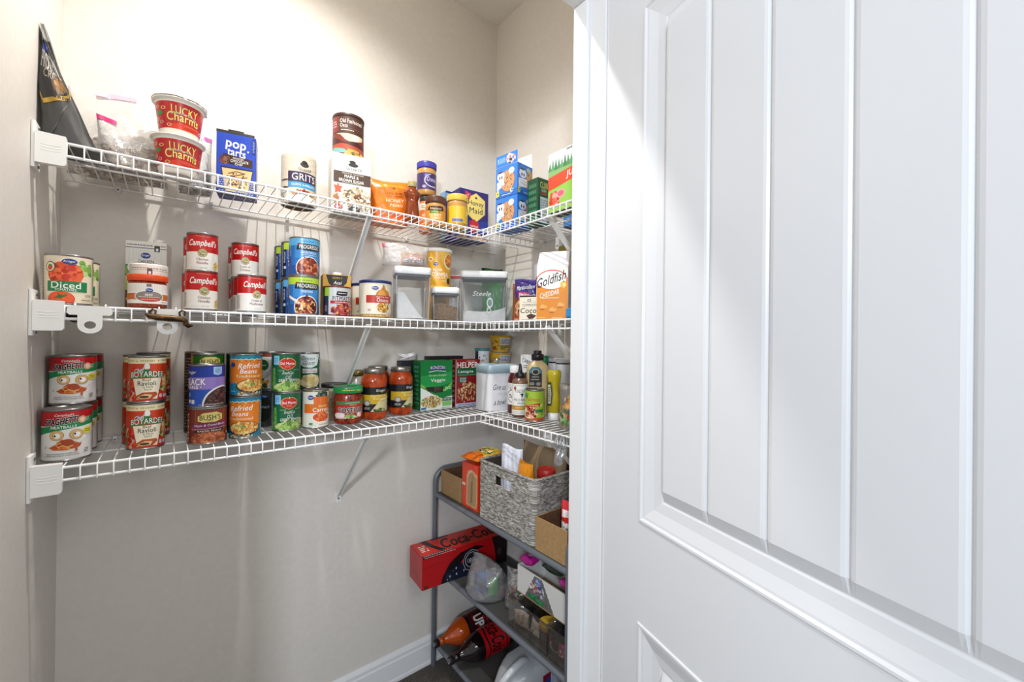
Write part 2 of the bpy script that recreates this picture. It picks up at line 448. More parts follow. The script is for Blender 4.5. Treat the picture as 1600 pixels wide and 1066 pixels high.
def shelf_short(z, label):
    t = thing('wire_shelf', label, 'shelf', (0, 0, 0), group='white wire shelves on the right wall')
    y0, y1 = 0.826, 1.3285
    f = MB(); f.tube([(XF, y0, z - .0034), (XF, y1, z - .0034)], .0032, wire_m, 10); f.tube([(XF, y0, z - .031), (XF, y1, z - .031)], .0032, wire_m, 10); f.build('front_rail', t)
    f = MB(); n = int((y1 - y0 - .004) / .0272)
    for i in range(n):
        y = y1 - .012 - i * .0272
        f.tube([(XB - .003, y, z - .0017), (XF, y, z - .0017), (XF - .0042, y, z - .0035), (XF - .0042, y, z - .0345)], .0015, wire_m, 6)
    f.build('deck_wires', t)
    f = MB(); f.tube([(XB - .003, y0, z - .0046), (XB - .003, y1, z - .0046)], .0026, wire_m, 8); f.build('back_rail', t)
    f = MB(); f.tube([(1.075, y0, z - .0052), (1.075, y1, z - .0052)], .0026, wire_m, 8); f.build('middle_rod', t)
    brace(t, (XF + .006, .974, z - .024), (1.2365, .974, z - .300), (0, 1, 0))
    c = MB(); c.rbox((-.012, -.020, -.045), (.006, .020, .000), .003, brkt_m); c.tube([(-.0135, .008, -.032), (-.011, .008, -.032)], .0035, gscrew, 8)
    c.build('wall_bracket', t, (1.2335, 1.20, z - .008))
    for y in (.9, 1.1, 1.3):
        c = MB(); c.rbox((-.012, -.005, -.014), (.0055, .005, .002), .002, brkt_m); c.build('wall_clip', t, (XB - .003, y, z))
    return t
for z, w in ((ZU, 'top'), (ZM, 'middle'), (ZL, 'bottom')):
    shelf_long(z, 'white wire shelf along the long wall, %s one of three' % w)
    shelf_short(z, 'short white wire shelf on the right wall, %s one of three' % w)

# ---------------------------------------------------------------- grey metal rack under the shelves
rack_m = mat('#6f757d', 0.38, 0.35)
sheet_m = nmat('rack_sheet', '#3d3d3c', '#484846', 300, 0.5, 0.1, 3)
RX0, RX1, RY0, RY1 = 0.908, 1.205, 0.836, 1.628
R1, R2, R3 = 0.757, 0.440, 0.112
t = thing('storage_rack', 'grey tubular metal rack standing on the floor in the corner', 'rack', (0, 0, 0))
for yy in (RY1, RY0):
    pts = [(RX0, yy, 0), (RX0, yy, .80)]
    for i in range(1, 8): a = pi / 2 * i / 7; pts.append((RX0 + .055 * (1 - cos(a)), yy, .80 + .055 * sin(a)))
    for i in range(0, 8): a = pi / 2 * i / 7; pts.append((RX1 - .055 + .055 * sin(a), yy, .80 + .055 * cos(a)))
    pts.append((RX1, yy, 0))
    f = MB(); f.tube(pts, .0105, rack_m, 12); f.build('end_frame', t)
for z in (R1, R2, R3):
    s = MB(); s.box((RX0 + .004, RY0 + .012, z - .006), (RX1 - .004, RY1 - .012, z), sheet_m)
    o = s.build('rack_shelf', t)
    s = MB(); s.tube([(RX0, RY0 + .006, z - .010), (RX0, RY1 - .006, z - .010)], .010, rack_m, 10); s.tube([(RX1, RY0 + .006, z - .010), (RX1, RY1 - .006, z - .010)], .010, rack_m, 10)
    s.build('shelf_rail', o)

# ---------------------------------------------------------------- camera and light
yaw, pitch, roll = math.radians(50.7068), math.radians(0.1231), math.radians(0.6265)
F = Vector((cos(yaw) * cos(pitch), sin(yaw) * cos(pitch), sin(pitch))); R = Vector((sin(yaw), -cos(yaw), 0)); U = R.cross(F)
Rr = R * cos(roll) + U * sin(roll); Ur = U * cos(roll) - R * sin(roll)
cd = bpy.data.cameras.new('camera'); cam = bpy.data.objects.new('camera', cd); COL.objects.link(cam)
cam.matrix_world = Matrix(((Rr.x, Ur.x, -F.x, 0), (Rr.y, Ur.y, -F.y, 0), (Rr.z, Ur.z, -F.z, 1.4283), (0, 0, 0, 1)))
cd.sensor_width = 36; cd.lens = 655.208 / 1600 * 36; cd.shift_y = (528.2875 - 533) / 1600; cd.clip_start = 0.02
bpy.context.scene.camera = cam
def light(name, kind, loc, energy, col, size=None, rot=None, size_y=None):
    l = bpy.data.lights.new(name, kind); l.energy = energy; l.color = col
    if kind == 'AREA':
        l.size = size
        if size_y: l.shape = 'RECTANGLE'; l.size_y = size_y
    elif size is not None: l.shadow_soft_size = size
    o = bpy.data.objects.new(name, l); COL.objects.link(o); o.location = loc
    if rot is not None: o.rotation_euler = (Vector(rot) - Vector(loc)).to_track_quat('-Z', 'Y').to_euler()
    return o
dl = light('pantry_downlight', 'SPOT', (0.28, 1.12, 2.94), 74, (1.0, .965, .92), 0.03, (0.28, 1.12, 0)); dl.data.spot_size = math.radians(140); dl.data.spot_blend = 1.0
light('room_window', 'AREA', (-1.7, -1.9, 2.5), 56, (.80, .89, 1.0), 0.32, (0.8, 1.5, 1.0))
light('door_fill', 'AREA', (-2.7, -0.1, 1.7), 18, (.90, .95, 1.0), 1.3, (0.8, 0.25, 1.4))  # unseen fill added to light the door evenly; no window stands here
light('front_fill', 'AREA', (0.15, -1.25, 2.6), 10, (1.0, .97, .93), 0.7, (0.25, 1.5, 1.2))  # soft front fill added to brighten the shelved goods, not a real fixture
w = bpy.data.worlds.new('room_daylight'); bpy.context.scene.world = w; w.use_nodes = True
w.node_tree.nodes['Background'].inputs[0].default_value = (.93, .96, 1.0, 1); w.node_tree.nodes['Background'].inputs[1].default_value = 0.49
sc = bpy.context.scene
sc.view_settings.view_transform = 'Standard'; sc.view_settings.look = 'None'; sc.view_settings.exposure = 0.22; sc.view_settings.gamma = 1.0
# ---------------------------------------------------------------- makers
steel = mat('#9b9a98', 0.28, 0.9); tin_dk = mat('#6d6c6b', 0.3, 0.9)
WHITE, INK = '#f4f2ec', '#1c1a19'
def can_body(r, h, metal=None):
    metal = metal or steel; b = MB()
    b.lathe([(.0005, .003), (r - .005, .003), (r - .0035, .0), (r - .0008, .0), (r, .0012), (r, .0028), (r - .0014, .0045), (r - .0014, h - .0045), (r, h - .0028), (r, h - .001), (r - .0008, h), (r - .002, h), (r - .0026, h - .0035), (r - .0032, h - .0037)], metal, 44)
    return b
def can(name, label, cat, cv, r, h, loc, rot, group=None, metal=None):
    t = thing(name, label, cat, loc, rot, group)
    can_body(r, h, metal).build('can_body', t)
    b = MB(); b.lathe([(.0004, h - .0034), (r * .45, h - .0034), (r * .47, h - .0026), (r * .52, h - .0026), (r * .54, h - .0036), (r * .8, h - .0036), (r * .82, h - .0028), (r * .87, h - .0028), (r - .003, h - .0038)], metal or steel, 40)
    b.build('lid', t)
    wrap_label(cv, 'label', t, lambda z: r - .0010, .0048, h - .0048)
    return t
def kro(cv, x, y, w, h):
    cv.ell(x, y, w / 2, h / 2, '#1d3f8f'); cv.text('Kroger', x, y, w * .78, h * .46, WHITE, .02, .25); return cv
def jarlid(t, r, z0, z1, col, rough=.35, metal=0.0, ribs=0, name='lid', dome=.0012):
    b = MB(); b.lathe([(r * .97, z0), (r, z0 + .0015), (r, z1 - .002), (r - .0012, z1 - .0004), (r * .9, z1), (r * .86, z1 - dome), (.0004, z1 - dome)], mat(col, rough, metal), 40)
    for i in range(ribs):
        a = 2 * pi * i / ribs; b.tube([(r * cos(a), r * sin(a), z0 + .002), (r * cos(a), r * sin(a), z1 - .002)], .0006, mat(col, rough, metal), 5)
    return b.build(name, t)
def interp(prof):
    def f(z):
        for (r0, z0), (r1, z1) in zip(prof, prof[1:]):
            if z0 <= z <= z1: return r0 + (r1 - r0) * (z - z0) / max(1e-6, z1 - z0)
        return prof[-1][0] if z > prof[-1][1] else prof[0][0]
    return f
def carton(name, label, cat, loc, rot, w, d, h, col, front=None, left=None, right=None, top=None, group=None, back=True, edge=.0012, rough=.45, bottom=None):
    """box standing with its front at local -Y; origin at the bottom centre of the front face"""
    t = thing(name, label, cat, loc, rot, group)
    b = MB(); b.box((-w / 2, 0, 0), (w / 2, d, h), mat(col, rough)); bevel(b.build('carton', t), edge, 2)
    m = MB(); e = .0010
    if front: flat_label(front, m, (-w / 2 + e, 0, e), (w - 2 * e, 0, 0), (0, 0, h - 2 * e))
    if left: flat_label(left, m, (-w / 2, d - e, e), (0, -(d - 2 * e), 0), (0, 0, h - 2 * e))
    if right: flat_label(right, m, (w / 2, e, e), (0, d - 2 * e, 0), (0, 0, h - 2 * e))
    if top: flat_label(top, m, (-w / 2 + e, e, h), (w - 2 * e, 0, 0), (0, d - 2 * e, 0))
    if bottom: flat_label(bottom, m, (-w / 2 + e, d - e, 0), (w - 2 * e, 0, 0), (0, -(d - 2 * e), 0))
    if m.f: m.build('printed_label', t)
    return t
def pouch_fun(w, h, d, wob=.0, seed=1, top=.12, bot=.0, pinch=.08, gus=1.0):
    """half thickness of a filled bag over its face; returns P(u,v,side,off)"""
    rnd = random.Random(seed); ph = [rnd.random() * 6.28 for _ in range(8)]
    def P(u, v, side, off=0.0):
        tt = min(1.0, max(0.0, (1 - v) / top)) if top else 1; tb = min(1.0, max(0.0, v / bot)) if bot else 1
        tt = sin(tt * pi / 2) ** .8 if tt > 0 else 0; tb = sin(tb * pi / 2) ** .7 if tb > 0 else 0
        e = max(0.0, 1 - abs(2 * u - 1) ** 2.6) ** .5
        y = d / 2 * e * tt * tb * (1 + (.55 * (1 - v) if gus else 0))
        wv = wob * (sin(9 * u + 7 * v + ph[0]) * .5 + sin(17 * v - 11 * u + ph[1]) * .35 + sin(31 * u + 23 * v + ph[2]) * .2) * (1 - abs(2 * u - 1) ** 6) * min(1, (1 - v) * 14 + .15)
        ww = w * (1 - pinch * sin(pi * v) * .6)
        return Vector(((u - .5) * ww, side * (y + off) + wv * (-1 if side < 0 else 1) * .6, max(v * h * .02, v * h + (.003 * sin(5 * u + ph[3]) * wob / .004 * min(1, v * 4) if wob else 0))))
    return P
def pouch(t, P, m, name='bag', nu=20, nv=26, t_off=.0):
    b = MB(); F = [[P(i / nu, j / nv, -1) for i in range(nu + 1)] for j in range(nv + 1)]
    B = [[P(i / nu, j / nv, 1) + Vector((0, .0006, 0)) for i in range(nu, -1, -1)] for j in range(nv + 1)]
    b.grid([f + k for f, k in zip(F, B)], m, True, closed_u=True)
    b.add([F[0][i] for i in range(nu + 1)] + [B[0][i] for i in range(nu + 1)], [tuple(range(nu, -1, -1)) + tuple(range(2 * nu + 1, nu, -1))][:1], m)
    return b.build(name, t)
def pouch_label(cv, t, P, name='printed_label', step=.035, off=.0004):
    m = MB(); flat_label(cv, m, (0, 0, 0), (1, 0, 0), (0, 0, 1), fun=lambda x, y, o: P(x, y, -1, off + o), step=step)
    return m.build(name, t)
def lumps(t, name, n, region, size, pal, seed=1, squash=.6, rough=.6, kind=True, seg=7):
    """loose pieces too many to count: one mesh of small lumps; region(rnd) gives a point"""
    rnd = random.Random(seed); b = MB()
    for i in range(n):
        c = region(rnd); s = size * (.7 + .6 * rnd.random()); q = Matrix.Rotation(rnd.random() * 6.28, 3, Vector((rnd.random() - .5, rnd.random() - .5, rnd.random() - .5)).normalized())
        v = []; f = []
        for j in range(1, 4):
            th = pi * j / 4
            for k in range(seg): a = 2 * pi * k / seg; v.append(Vector(c) + q @ Vector((s * sin(th) * cos(a), s * sin(th) * sin(a) * (.7 + .3 * rnd.random()), s * squash * cos(th))))
        for j in range(2):
            for k in range(seg): f.append((j * seg + k, j * seg + (k + 1) % seg, (j + 1) * seg + (k + 1) % seg, (j + 1) * seg + k))
        f.append(tuple(range(seg))[::-1]); f.append(tuple(2 * seg + k for k in range(seg)))
        b.add(v, [g[::-1] for g in f], mat(rnd.choice(pal), rough), True)
    o = b.build(name, t)
    if kind: o['kind'] = 'stuff'
    return o
clear_m = film('clear_film', '#ffffff', .34, .14, .20, .8, .9, 55, .006)
rigid_m = film('clear_rigid_plastic', '#f1f3f5', .14, .05, .05, fres=.38)
edge_glint_m = film('milky_edge_highlight', '#ffffff', .5, .08, .32, fres=.5)  # milky white corner tubes: box edge highlights put into the colour
# ---------------------------------------------------------------- middle shelf
Z = ZM + .0004
# diced tomatoes
def cv_diced():
    c = Cv(.35); c.rect(-2.52, 0, 2.52, 1, '#e9dcc2')
    c.blobs(.50, .74, .42, .16, ['#7fae4c', '#9cc46a', '#5f9440', '#b9d48a'], 26, .05, 4, 2.2)
    c.ell(-.15, .62, .62, .26, '#cf3b1c', 40)
    c.blobs(-.15, .62, .60, .25, ['#e4552a', '#c93417', '#ef7240', '#b92b12', '#e8653a'], 130, .05, 5, 2.2)
    c.rect(-.78, .24, .62, .46, '#14804a'); c.text('Diced', -.12, .375, .98, .135, WHITE, .04); c.text('TOMATOES.', -.12, .275, .74, .05, WHITE, .03)
    c.ell(-.28, .08, .46, .16, '#d8401c', 30); c.ell(-.28, .09, .42, .14, '#e65a2c', 30); c.blobs(-.24, .13, .16, .05, ['#3f7f35', '#2f6a2c'], 8, .03, 7, 2.2, 2.5)
    kro(c, .0, .885, .50, .125); c.ell(-.66, .76, .20, .115, '#1f5a35'); c.ell(-.66, .76, .17, .098, '#e9dcc2'); c.ell(-.66, .745, .10, .06, '#d8481f'); c.ell(-.66, .79, .07, .02, '#3f7f35')
    c.text('USA', .68, .17, .26, .055, INK, .01); c.bits(.40, .05, .80, .09, 9, '#6b6255')
    c.rect(.88, .02, .90, .98, '#cbbda2'); c.bits(.93, .06, 1.12, .95, 3, '#4c463d', 22)
    c.bits(-2.3, .1, -1.3, .9, 8, '#6b6255', 12)
    return c
d0 = can('food_can', 'diced tomatoes can at the left end of the middle shelf front', 'can', cv_diced(), .0395, .1125, (-.1775, 1.3815, Z), face(-.1775, 1.3815, .02))
dup(d0, (-.1745, 1.468, Z), face(-.17, 1.468, .1), 'tomato can hidden behind the diced tomatoes can on the middle shelf')
# chicken broth carton with stout cap
def cv_broth():
    c = Cv(.4); c.rect(0, 0, 1, 1, '#e6e5e0')
    c.put([[(.01 + i * .029, .62), (.018 + i * .029, .62), (.018 + i * .029, .9), (.01 + i * .029, .9)] for i in range(34)], '#c7c6c0')
    c.rect(0, .905, 1, .915, '#3b3a38'); c.bits(.03, .935, .66, .965, 14, '#5c5a56', 1, 4); c.bits(.86, .935, .98, .965, 3, '#5c5a56')
    c.rect(.70, .865, .84, .955, '#3b3a38'); c.rect(.74, .875, .80, .915, '#e6e5e0'); 
    c.rect(0, .02, 1, .66, '#3f8f45'); c.blobs(.05, .30, .2, .3, ['#b6c46a', '#7ba04a', '#d7cf9a', '#3a3a25', '#6f4a2c'], 60, .05, 8, 1.6)
    c.ell(.5, .62, .45, .13, '#f2f1ec', 36); c.ell(.5, .62, .43, .115, '#dedcd6', 36)
    kro(c, .49, .80, .24, .085); c.text('CHICKEN', .5, .715, .38, .05, INK, .02); c.text('BROTH', .5, .665, .3, .034, INK, .02)
    c.blobs(.3, .14, .3, .12, ['#d7cf9a', '#3a3a25', '#6f4a2c', '#c9a35e'], 50, .04, 9, 1.6)
    return c
def cv_side(col, ink='#d8d8d2', rows=16, seed=2, x0=.12, x1=.88, y0=.08, y1=.92, n=5):
    c = Cv(.45); c.rect(0, 0, 1, 1, col); c.bits(x0, y0, x1, y1, n, ink, rows, seed); return c
t = carton('broth_carton', 'tall chicken broth carton with a white cap behind the seasoning jars', 'carton', (-.0500, 1.520, Z), -.20, .088, .062, .190, '#e6e5e0', cv_broth(), cv_side('#3f8f45'))
jarlid_o = MB(); jarlid_o.lathe([(.0125, 0), (.0125, .010), (.011, .012), (.0004, .012)], mat('#f2f2ee', .4), 24); jarlid_o.build('cap', t, (.020, .031, .190))
# seasoning jars
def cv_bouillon():
    c = Cv(.3); c.rect(-2.52, .10, 2.52, 1, '#f1efe9')
    c.put([[(-2.5 + i * .072, .62), (-2.475 + i * .072, .62), (-2.475 + i * .072, .95), (-2.5 + i * .072, .95)] for i in range(70)], '#d9d3c8')
    c.rect(-2.52, .27, 2.52, .55, '#c8692c'); c.ell(.05, .42, .62, .27, '#f1efe9', 34); c.ell(.05, .42, .58, .24, '#8d8177', 34)
    c.ell(.05, .30, .44, .10, '#b8482a', 26); c.text('BEEF', .03, .49, .30, .10, WHITE, .04); c.bits(-.38, .37, .46, .41, 10, WHITE); c.bits(-.3, .27, .40, .31, 8, WHITE)
    kro(c, .04, .70, .30, .17); c.rect(-.07, .86, .13, .98, '#77726b'); c.bits(.55, .16, .85, .21, 6, '#77726b')
    return c
def glassjar(t, prof, m, n=40, name='jar_body'):
    b = MB(); b.lathe(prof, m, n); return b.build(name, t)
beefm = nmat('seasoning_fill', '#7e2a18', '#b8553a', 160, .35)
def bouillon(label, loc, rot):
    t = thing('seasoning_jar', label, 'jar', loc, rot)
    pr = [(.0005, .001), (.034, .001), (.0375, .004), (.0375, .060), (.034, .066)]
    glassjar(t, pr, beefm); wrap_label(cv_bouillon(), 'label', t, lambda z: .0376, .006, .060)
    jarlid(t, .0385, .0665, .083, '#e2501b', ribs=48); return t
bouillon('beef seasoning jar with an orange lid at the front of the middle shelf', (-.0415, 1.3850, Z), face(-.04, 1.385, .02))
def cv_whitejar():
    c = Cv(.35); c.rect(-2.52, 0, 2.52, 1, '#f1efe8')
    c.put([[(-2.5 + i * .072, .5), (-2.475 + i * .072, .5), (-2.475 + i * .072, .84), (-2.5 + i * .072, .84)] for i in range(70)], '#d9d5cb')
    c.rect(-2.52, .865, 2.52, .88, '#b8b4aa'); c.rect(-.11, .78, .11, .92, '#55514d'); c.rect(-.05, .79, .05, .85, WHITE)
    kro(c, 0, .66, .44, .17); c.bits(-.9, .90, .9, .94, 14, '#8d887e'); return c
t = thing('seasoning_canister', 'white striped canister between the seasoning jar and the broth carton', 'canister', (-.0415, 1.4660, Z), face(-.04, 1.46, .02))
b = MB(); b.lathe([(.0005, .001), (.037, .001), (.0385, .004), (.0385, .116), (.037, .119), (.0005, .119)], mat('#efede6', .4), 40); b.build('canister', t)
wrap_label(cv_whitejar(), 'label', t, lambda z: .0385, .004, .116)

# condensed soups
def cv_soup(l1, l2, garnish):
    c = Cv(.3); c.rect(-2.52, 0, 2.52, .5, '#efece4'); c.rect(-2.52, .5, 2.52, 1, '#c01513'); c.rect(-2.52, .965, 2.52, 1, '#8f1010')
    c.bits(-.36, .925, .36, .955, 11, '#e88f6a')
    c.text("Campbell's", .02, .735, 1.52, .225, WHITE, .06, .32, slope=.0)
    c.bits(.9, .78, 1.3, .84, 2, '#d04a40')
    c.ell(0, .475, .245, .118, '#8f7f4a', 30); c.ell(0, .475, .215, .103, '#c9bd8a', 30); c.ring(0, .475, .17, .082, .012, '#8f8256', asp=2)
    c.blobs(0, .475, .12, .06, ['#8a8a62', '#a89a6a', '#d9d0a8', '#6f7a5c'], 14, .022, 3, 2.0, 1.6)
    c.text(l1, 0, .30, .58 if len(l1) < 9 else .62, .07, '#7b1f1c', .02); c.text(l2, 0, .20, .56 if len(l2) < 8 else .78, .07, '#7b1f1c', .02)
    c.text('SOUP', .05, .06, .38, .04, '#a9a49a', .01); c.bits(-.62, .05, -.2, .07, 6, '#bdb8ae')
    if garnish == 'noodle': c.blobs(.78, .14, .2, .10, ['#e6c96a', '#f0dfa0', '#c9a23e'], 20, .03, 5, 2.1, 2); c.ell(.72, .13, .045, .025, '#8f5a1e')
    elif garnish == 'mush': c.ell(.98, .2, .13, .16, '#b9bcbc'); c.blobs(1.0, .2, .1, .05, ['#8d2a1c', '#a8442e'], 8, .03, 5, 2.1)
    else: c.ell(1.0, .30, .14, .11, '#bfc1bd'); c.ell(1.0, .30, .10, .08, '#e4dcc6')
    c.bits(-1.4, .05, -.98, .45, 4, '#8d887e', 13); c.bits(-2.3, .1, -1.6, .42, 6, '#8d887e', 8); c.bits(1.4, .1, 2.2, .42, 6, '#8d887e', 8)
    return c
g = 'red and white soup cans'
RS, HS = .0358, .1050
n0 = can('soup_can', 'chicken noodle soup can at the front of the middle shelf, bottom of its stack', 'can', cv_soup('Chicken', 'Noodle', 'noodle'), RS, HS, (.0655, 1.3780, Z), face(.0655, 1.378, .17), g)
dup(n0, (.0610, 1.4530, Z), face(.064, 1.453, -.1), 'chicken noodle soup can peeping out behind the bottom front one', g)
dup(n0, (.0690, 1.4240, Z + HS + .0004), face(.066, 1.424, .0), 'chicken noodle soup can on top of its stack', g)
dup(n0, (.0640, 1.5000, Z + HS + .0004), face(.066, 1.5, -.1), 'chicken noodle soup can behind the top of the stack', g)
m0 = can('soup_can', 'cream of mushroom soup can at the front of the middle shelf', 'can', cv_soup('Cream of', 'Mushroom', 'mush'), RS, HS, (.1800, 1.3780, Z), face(.18, 1.378, .34), g)
dup(m0, (.1770, 1.4510, Z), face(.177, 1.451, .34), 'second cream of mushroom soup can back from the front', g)
dup(m0, (.1790, 1.5240, Z), face(.179, 1.524, .34), 'third cream of mushroom soup can back from the front', g)
dup(m0, (.1800, 1.6000, Z), face(.180, 1.600, -.1), 'rearmost soup can of the mushroom row, against the wall', g)
c0 = can('soup_can', 'cream of chicken soup can raised on the mushroom soup row', 'can', cv_soup('Cream of', 'Chicken', 'chick'), RS, HS, (.1755, 1.4850, Z + HS + .0004), face(.1755, 1.485, .0), g)
dup(c0, (.1745, 1.5620, Z + HS + .0004), face(.1745, 1.562, -.05), 'red soup can behind the cream of chicken can on the upper tier', g)

# big soup cans, two high and three deep
def cv_big(top, tcol, name, pal, seed):
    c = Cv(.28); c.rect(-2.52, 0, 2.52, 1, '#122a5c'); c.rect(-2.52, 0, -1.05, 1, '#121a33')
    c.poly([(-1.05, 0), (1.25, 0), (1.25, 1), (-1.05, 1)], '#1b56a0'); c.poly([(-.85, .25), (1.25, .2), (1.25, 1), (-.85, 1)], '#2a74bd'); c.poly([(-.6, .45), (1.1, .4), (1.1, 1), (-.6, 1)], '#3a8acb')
    c.rect(-1.25, .80, 2.52, 1, tcol); c.bits(-.25, .90, .45, .94, 10, '#5f7a33' if tcol != '#5fb0de' else '#1d4f80')
    c.poly([(-.50, .68), (-.42, .86), (.92, .84), (.86, .68), (.16, .66)], '#17191d'); c.poly([(-.5, .82), (-.22, .86), (-.3, .8)], '#b5301f')
    c.text('PROGRESSO', .21, .765, 1.10, .105, WHITE, .03)
    c.text(name, .18, .605, .82 if len(name) > 12 else .60, .062, WHITE, .03)
    if len(name) > 12: c.bits(-.2, .525, .62, .55, 12, WHITE)
    c.ell(.16, .17, .68, .33, '#e9e6df', 40); c.ell(.16, .17, .62, .30, pal[0], 40); c.blobs(.16, .17, .60, .285, pal, 120, .045, seed, 2.1, 1.8)
    if name == 'MINESTRONE': c.line([(-.85, .46), (-.35, .33)], .07, '#e9e6df', 2.1)
    c.bits(-.98, .50, -.84, .80, 2, '#9fb4d6', 7); c.bits(.95, .3, 1.15, .6, 2, '#cfe0f2', 8)
    c.ell(-1.12, .27, .09, .045, '#c9cede'); c.bits(-1.20, .40, -1.08, .74, 1, '#b9c4dc', 9, 5); c.bits(-1.34, .05, -1.28, .95, 1, '#cfd6e4', 30, 6); c.bits(-2.3, .1, -1.5, .9, 6, '#8791ab', 16)
    return c
chk = cv_big(1, '#5fb0de', 'CHICKEN TORTELLINI', ['#7d2a1a', '#a8442a', '#c96a44', '#8f3320', '#d98a5c', '#5f1d12'], 4)
mins = cv_big(1, '#b7d63a', 'MINESTRONE', ['#5f1d14', '#8f2f1e', '#c9492c', '#d9a85c', '#7a1f2a', '#e8cf9a', '#3a1512'], 6)
RP, HP = .0425, .1148; g = 'tall blue soup cans'
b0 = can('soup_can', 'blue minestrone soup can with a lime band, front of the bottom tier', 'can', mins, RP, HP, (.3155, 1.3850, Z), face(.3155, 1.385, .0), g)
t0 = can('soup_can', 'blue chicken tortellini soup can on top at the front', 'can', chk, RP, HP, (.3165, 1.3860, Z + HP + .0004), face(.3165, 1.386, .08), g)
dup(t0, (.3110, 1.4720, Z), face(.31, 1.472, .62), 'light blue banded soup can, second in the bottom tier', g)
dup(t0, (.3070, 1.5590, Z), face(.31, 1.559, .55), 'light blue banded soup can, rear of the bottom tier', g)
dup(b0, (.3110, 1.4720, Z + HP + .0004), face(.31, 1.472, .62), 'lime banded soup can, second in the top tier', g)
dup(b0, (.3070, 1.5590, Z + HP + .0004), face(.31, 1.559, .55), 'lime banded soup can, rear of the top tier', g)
# chilli can
def cv_pit():
    c = Cv(.22); c.rect(-2.52, 0, 2.52, 1, '#1a1d26'); c.rect(-.62, 0, 1.35, 1, '#c9cacb'); c.rect(-.92, .68, -.55, 1, '#9cc23a'); c.rect(-.92, .0, -.60, .68, '#2b3547')
    c.poly([(-.16, .72), (-.10, .86), (.54, .86), (.5, .72), (.2, .68)], '#22201f'); c.bits(-.05, .77, .45, .81, 7, WHITE)
    c.text('PITMASTER', .32, .59, 1.36, .17, '#15130f', .02); c.rect(-.48, .40, 1.05, .51, '#b3202a'); c.bits(-.2, .435, .85, .475, 12, WHITE); c.rect(.12, .36, .5, .41, '#8f1a22')
    c.blobs(.30, .18, .80, .21, ['#8a1f24', '#a8323a', '#c9653a', '#e0a04c', '#5f1518', '#b0404a'], 110, .05, 3, 1.9); c.bits(-.85, .1, -.68, .34, 2, '#b98fa0', 8)
    c.bits(-1.3, .05, -1.0, .92, 2, '#b0643c', 22, 5); return c
can('soup_can', 'silver and black chilli soup can with a dark red rim, right of the blue cans', 'can', cv_pit(), .0425, .0930, (.4120, 1.3830, Z), face(.412, 1.383, .14), metal=mat('#8f4a44', .3, .7))
# yellow juice carton
def cv_acai():
    c = Cv(.4); c.rect(0, 0, 1, 1, '#d9a63c'); c.poly([(.10, 1), (.20, .80), (.36, .70), (.66, .70), (.84, .82), (.90, 1)], '#26231f'); c.text('SIMPLY', .51, .93, .36, .04, '#d9a63c', .03); c.text('Acai', .52, .82, .30, .075, WHITE, .04, .3)
    c.blobs(.5, .3, .4, .25, ['#c98f2a', '#e8c25c', '#b5782a'], 40, .06, 3); return c
t = carton('juice_carton', 'yellow and black carton with a white cap behind the chilli can', 'carton', (.4400, 1.478, Z), -.16, .090, .065, .146, '#d9a63c', cv_acai(), cv_side('#c9963a', '#5c4a22'))
b = MB(); b.lathe([(.015, 0), (.015, .009), (.013, .011), (.0004, .011)], mat('#f2f0ea', .4), 24); b.build('cap', t, (.004, .03, .146))
# fried onions canisters
def cv_onion():
    c = Cv(.4); c.rect(-2.52, 0, 2.52, 1, '#ece4d2')
    c.put([[(-2.5 + i * .06, .0), (-2.488 + i * .06, .0), (-2.488 + i * .06, 1), (-2.5 + i * .06, 1)] for i in range(84)], '#ddd4bf')
    c.ell(.38, .60, .40, .20, '#c9812c', 30); c.poly([(.22, .76), (.36, .93), (.42, .93), (.54, .76)], '#c9812c'); c.ell(.30, .60, .22, .17, '#dda04a', 26); c.line([(.38, .95), (.37, .80)], .02, '#b5782a', 1.8)
    c.ell(.38, .21, .41, .19, '#f6f2e8', 32); c.ell(.38, .21, .36, .165, '#c98f3a', 30); c.blobs(.38, .21, .34, .15, ['#e8c25c', '#c98f2a', '#f0d88a', '#a86a1e'], 60, .035, 4, 1.8, 2.2)
    c.rect(-.50, .36, .92, .60, '#b8301f'); c.text('FRENCH FRIED', .36, .545, .72, .05, '#f0d8c8', .02); c.text('Onions', .36, .45, .66, .12, WHITE, .03)
    kro(c, -.05, .83, .34, .12); c.bits(-.40, .10, -.26, .16, 2, '#55504a', 3); c.bits(.55, .03, .95, .06, 8, '#7a746a'); c.bits(-2.2, .1, -1.2, .9, 7, '#8f887a', 14); return c
fo_m = nmat('fried_onion_fill', '#a8783a', '#e0bf7a', 120, .4)
def onion(label, loc, rot, grp):
    t = thing('snack_canister', label, 'canister', loc, rot, grp); r, h = .0520, .1250
    b = MB(); b.lathe([(.0005, .001), (r - .004, .001), (r - .001, .004), (r - .001, .012)], fo_m, 44); b.lathe([(r - .0008, .012), (r - .0008, h - .010)], mat('#e9e2d0', .4), 44); b.build('canister', t)
    wrap_label(cv_onion(), 'label', t, lambda z: r - .0006, .012, h - .010); jarlid(t, r + .001, h - .011, h, '#1d2a62', .35); return t
on = onion('crispy onion canister with a navy lid at the front of the middle shelf', (.5410, 1.3960, Z), face(.541, 1.396, .05), 'crispy onion canisters')
dup(on, (.5450, 1.5040, Z), face(.545, 1.504, .0), 'crispy onion canister half hidden behind the front onion canister', 'crispy onion canisters')

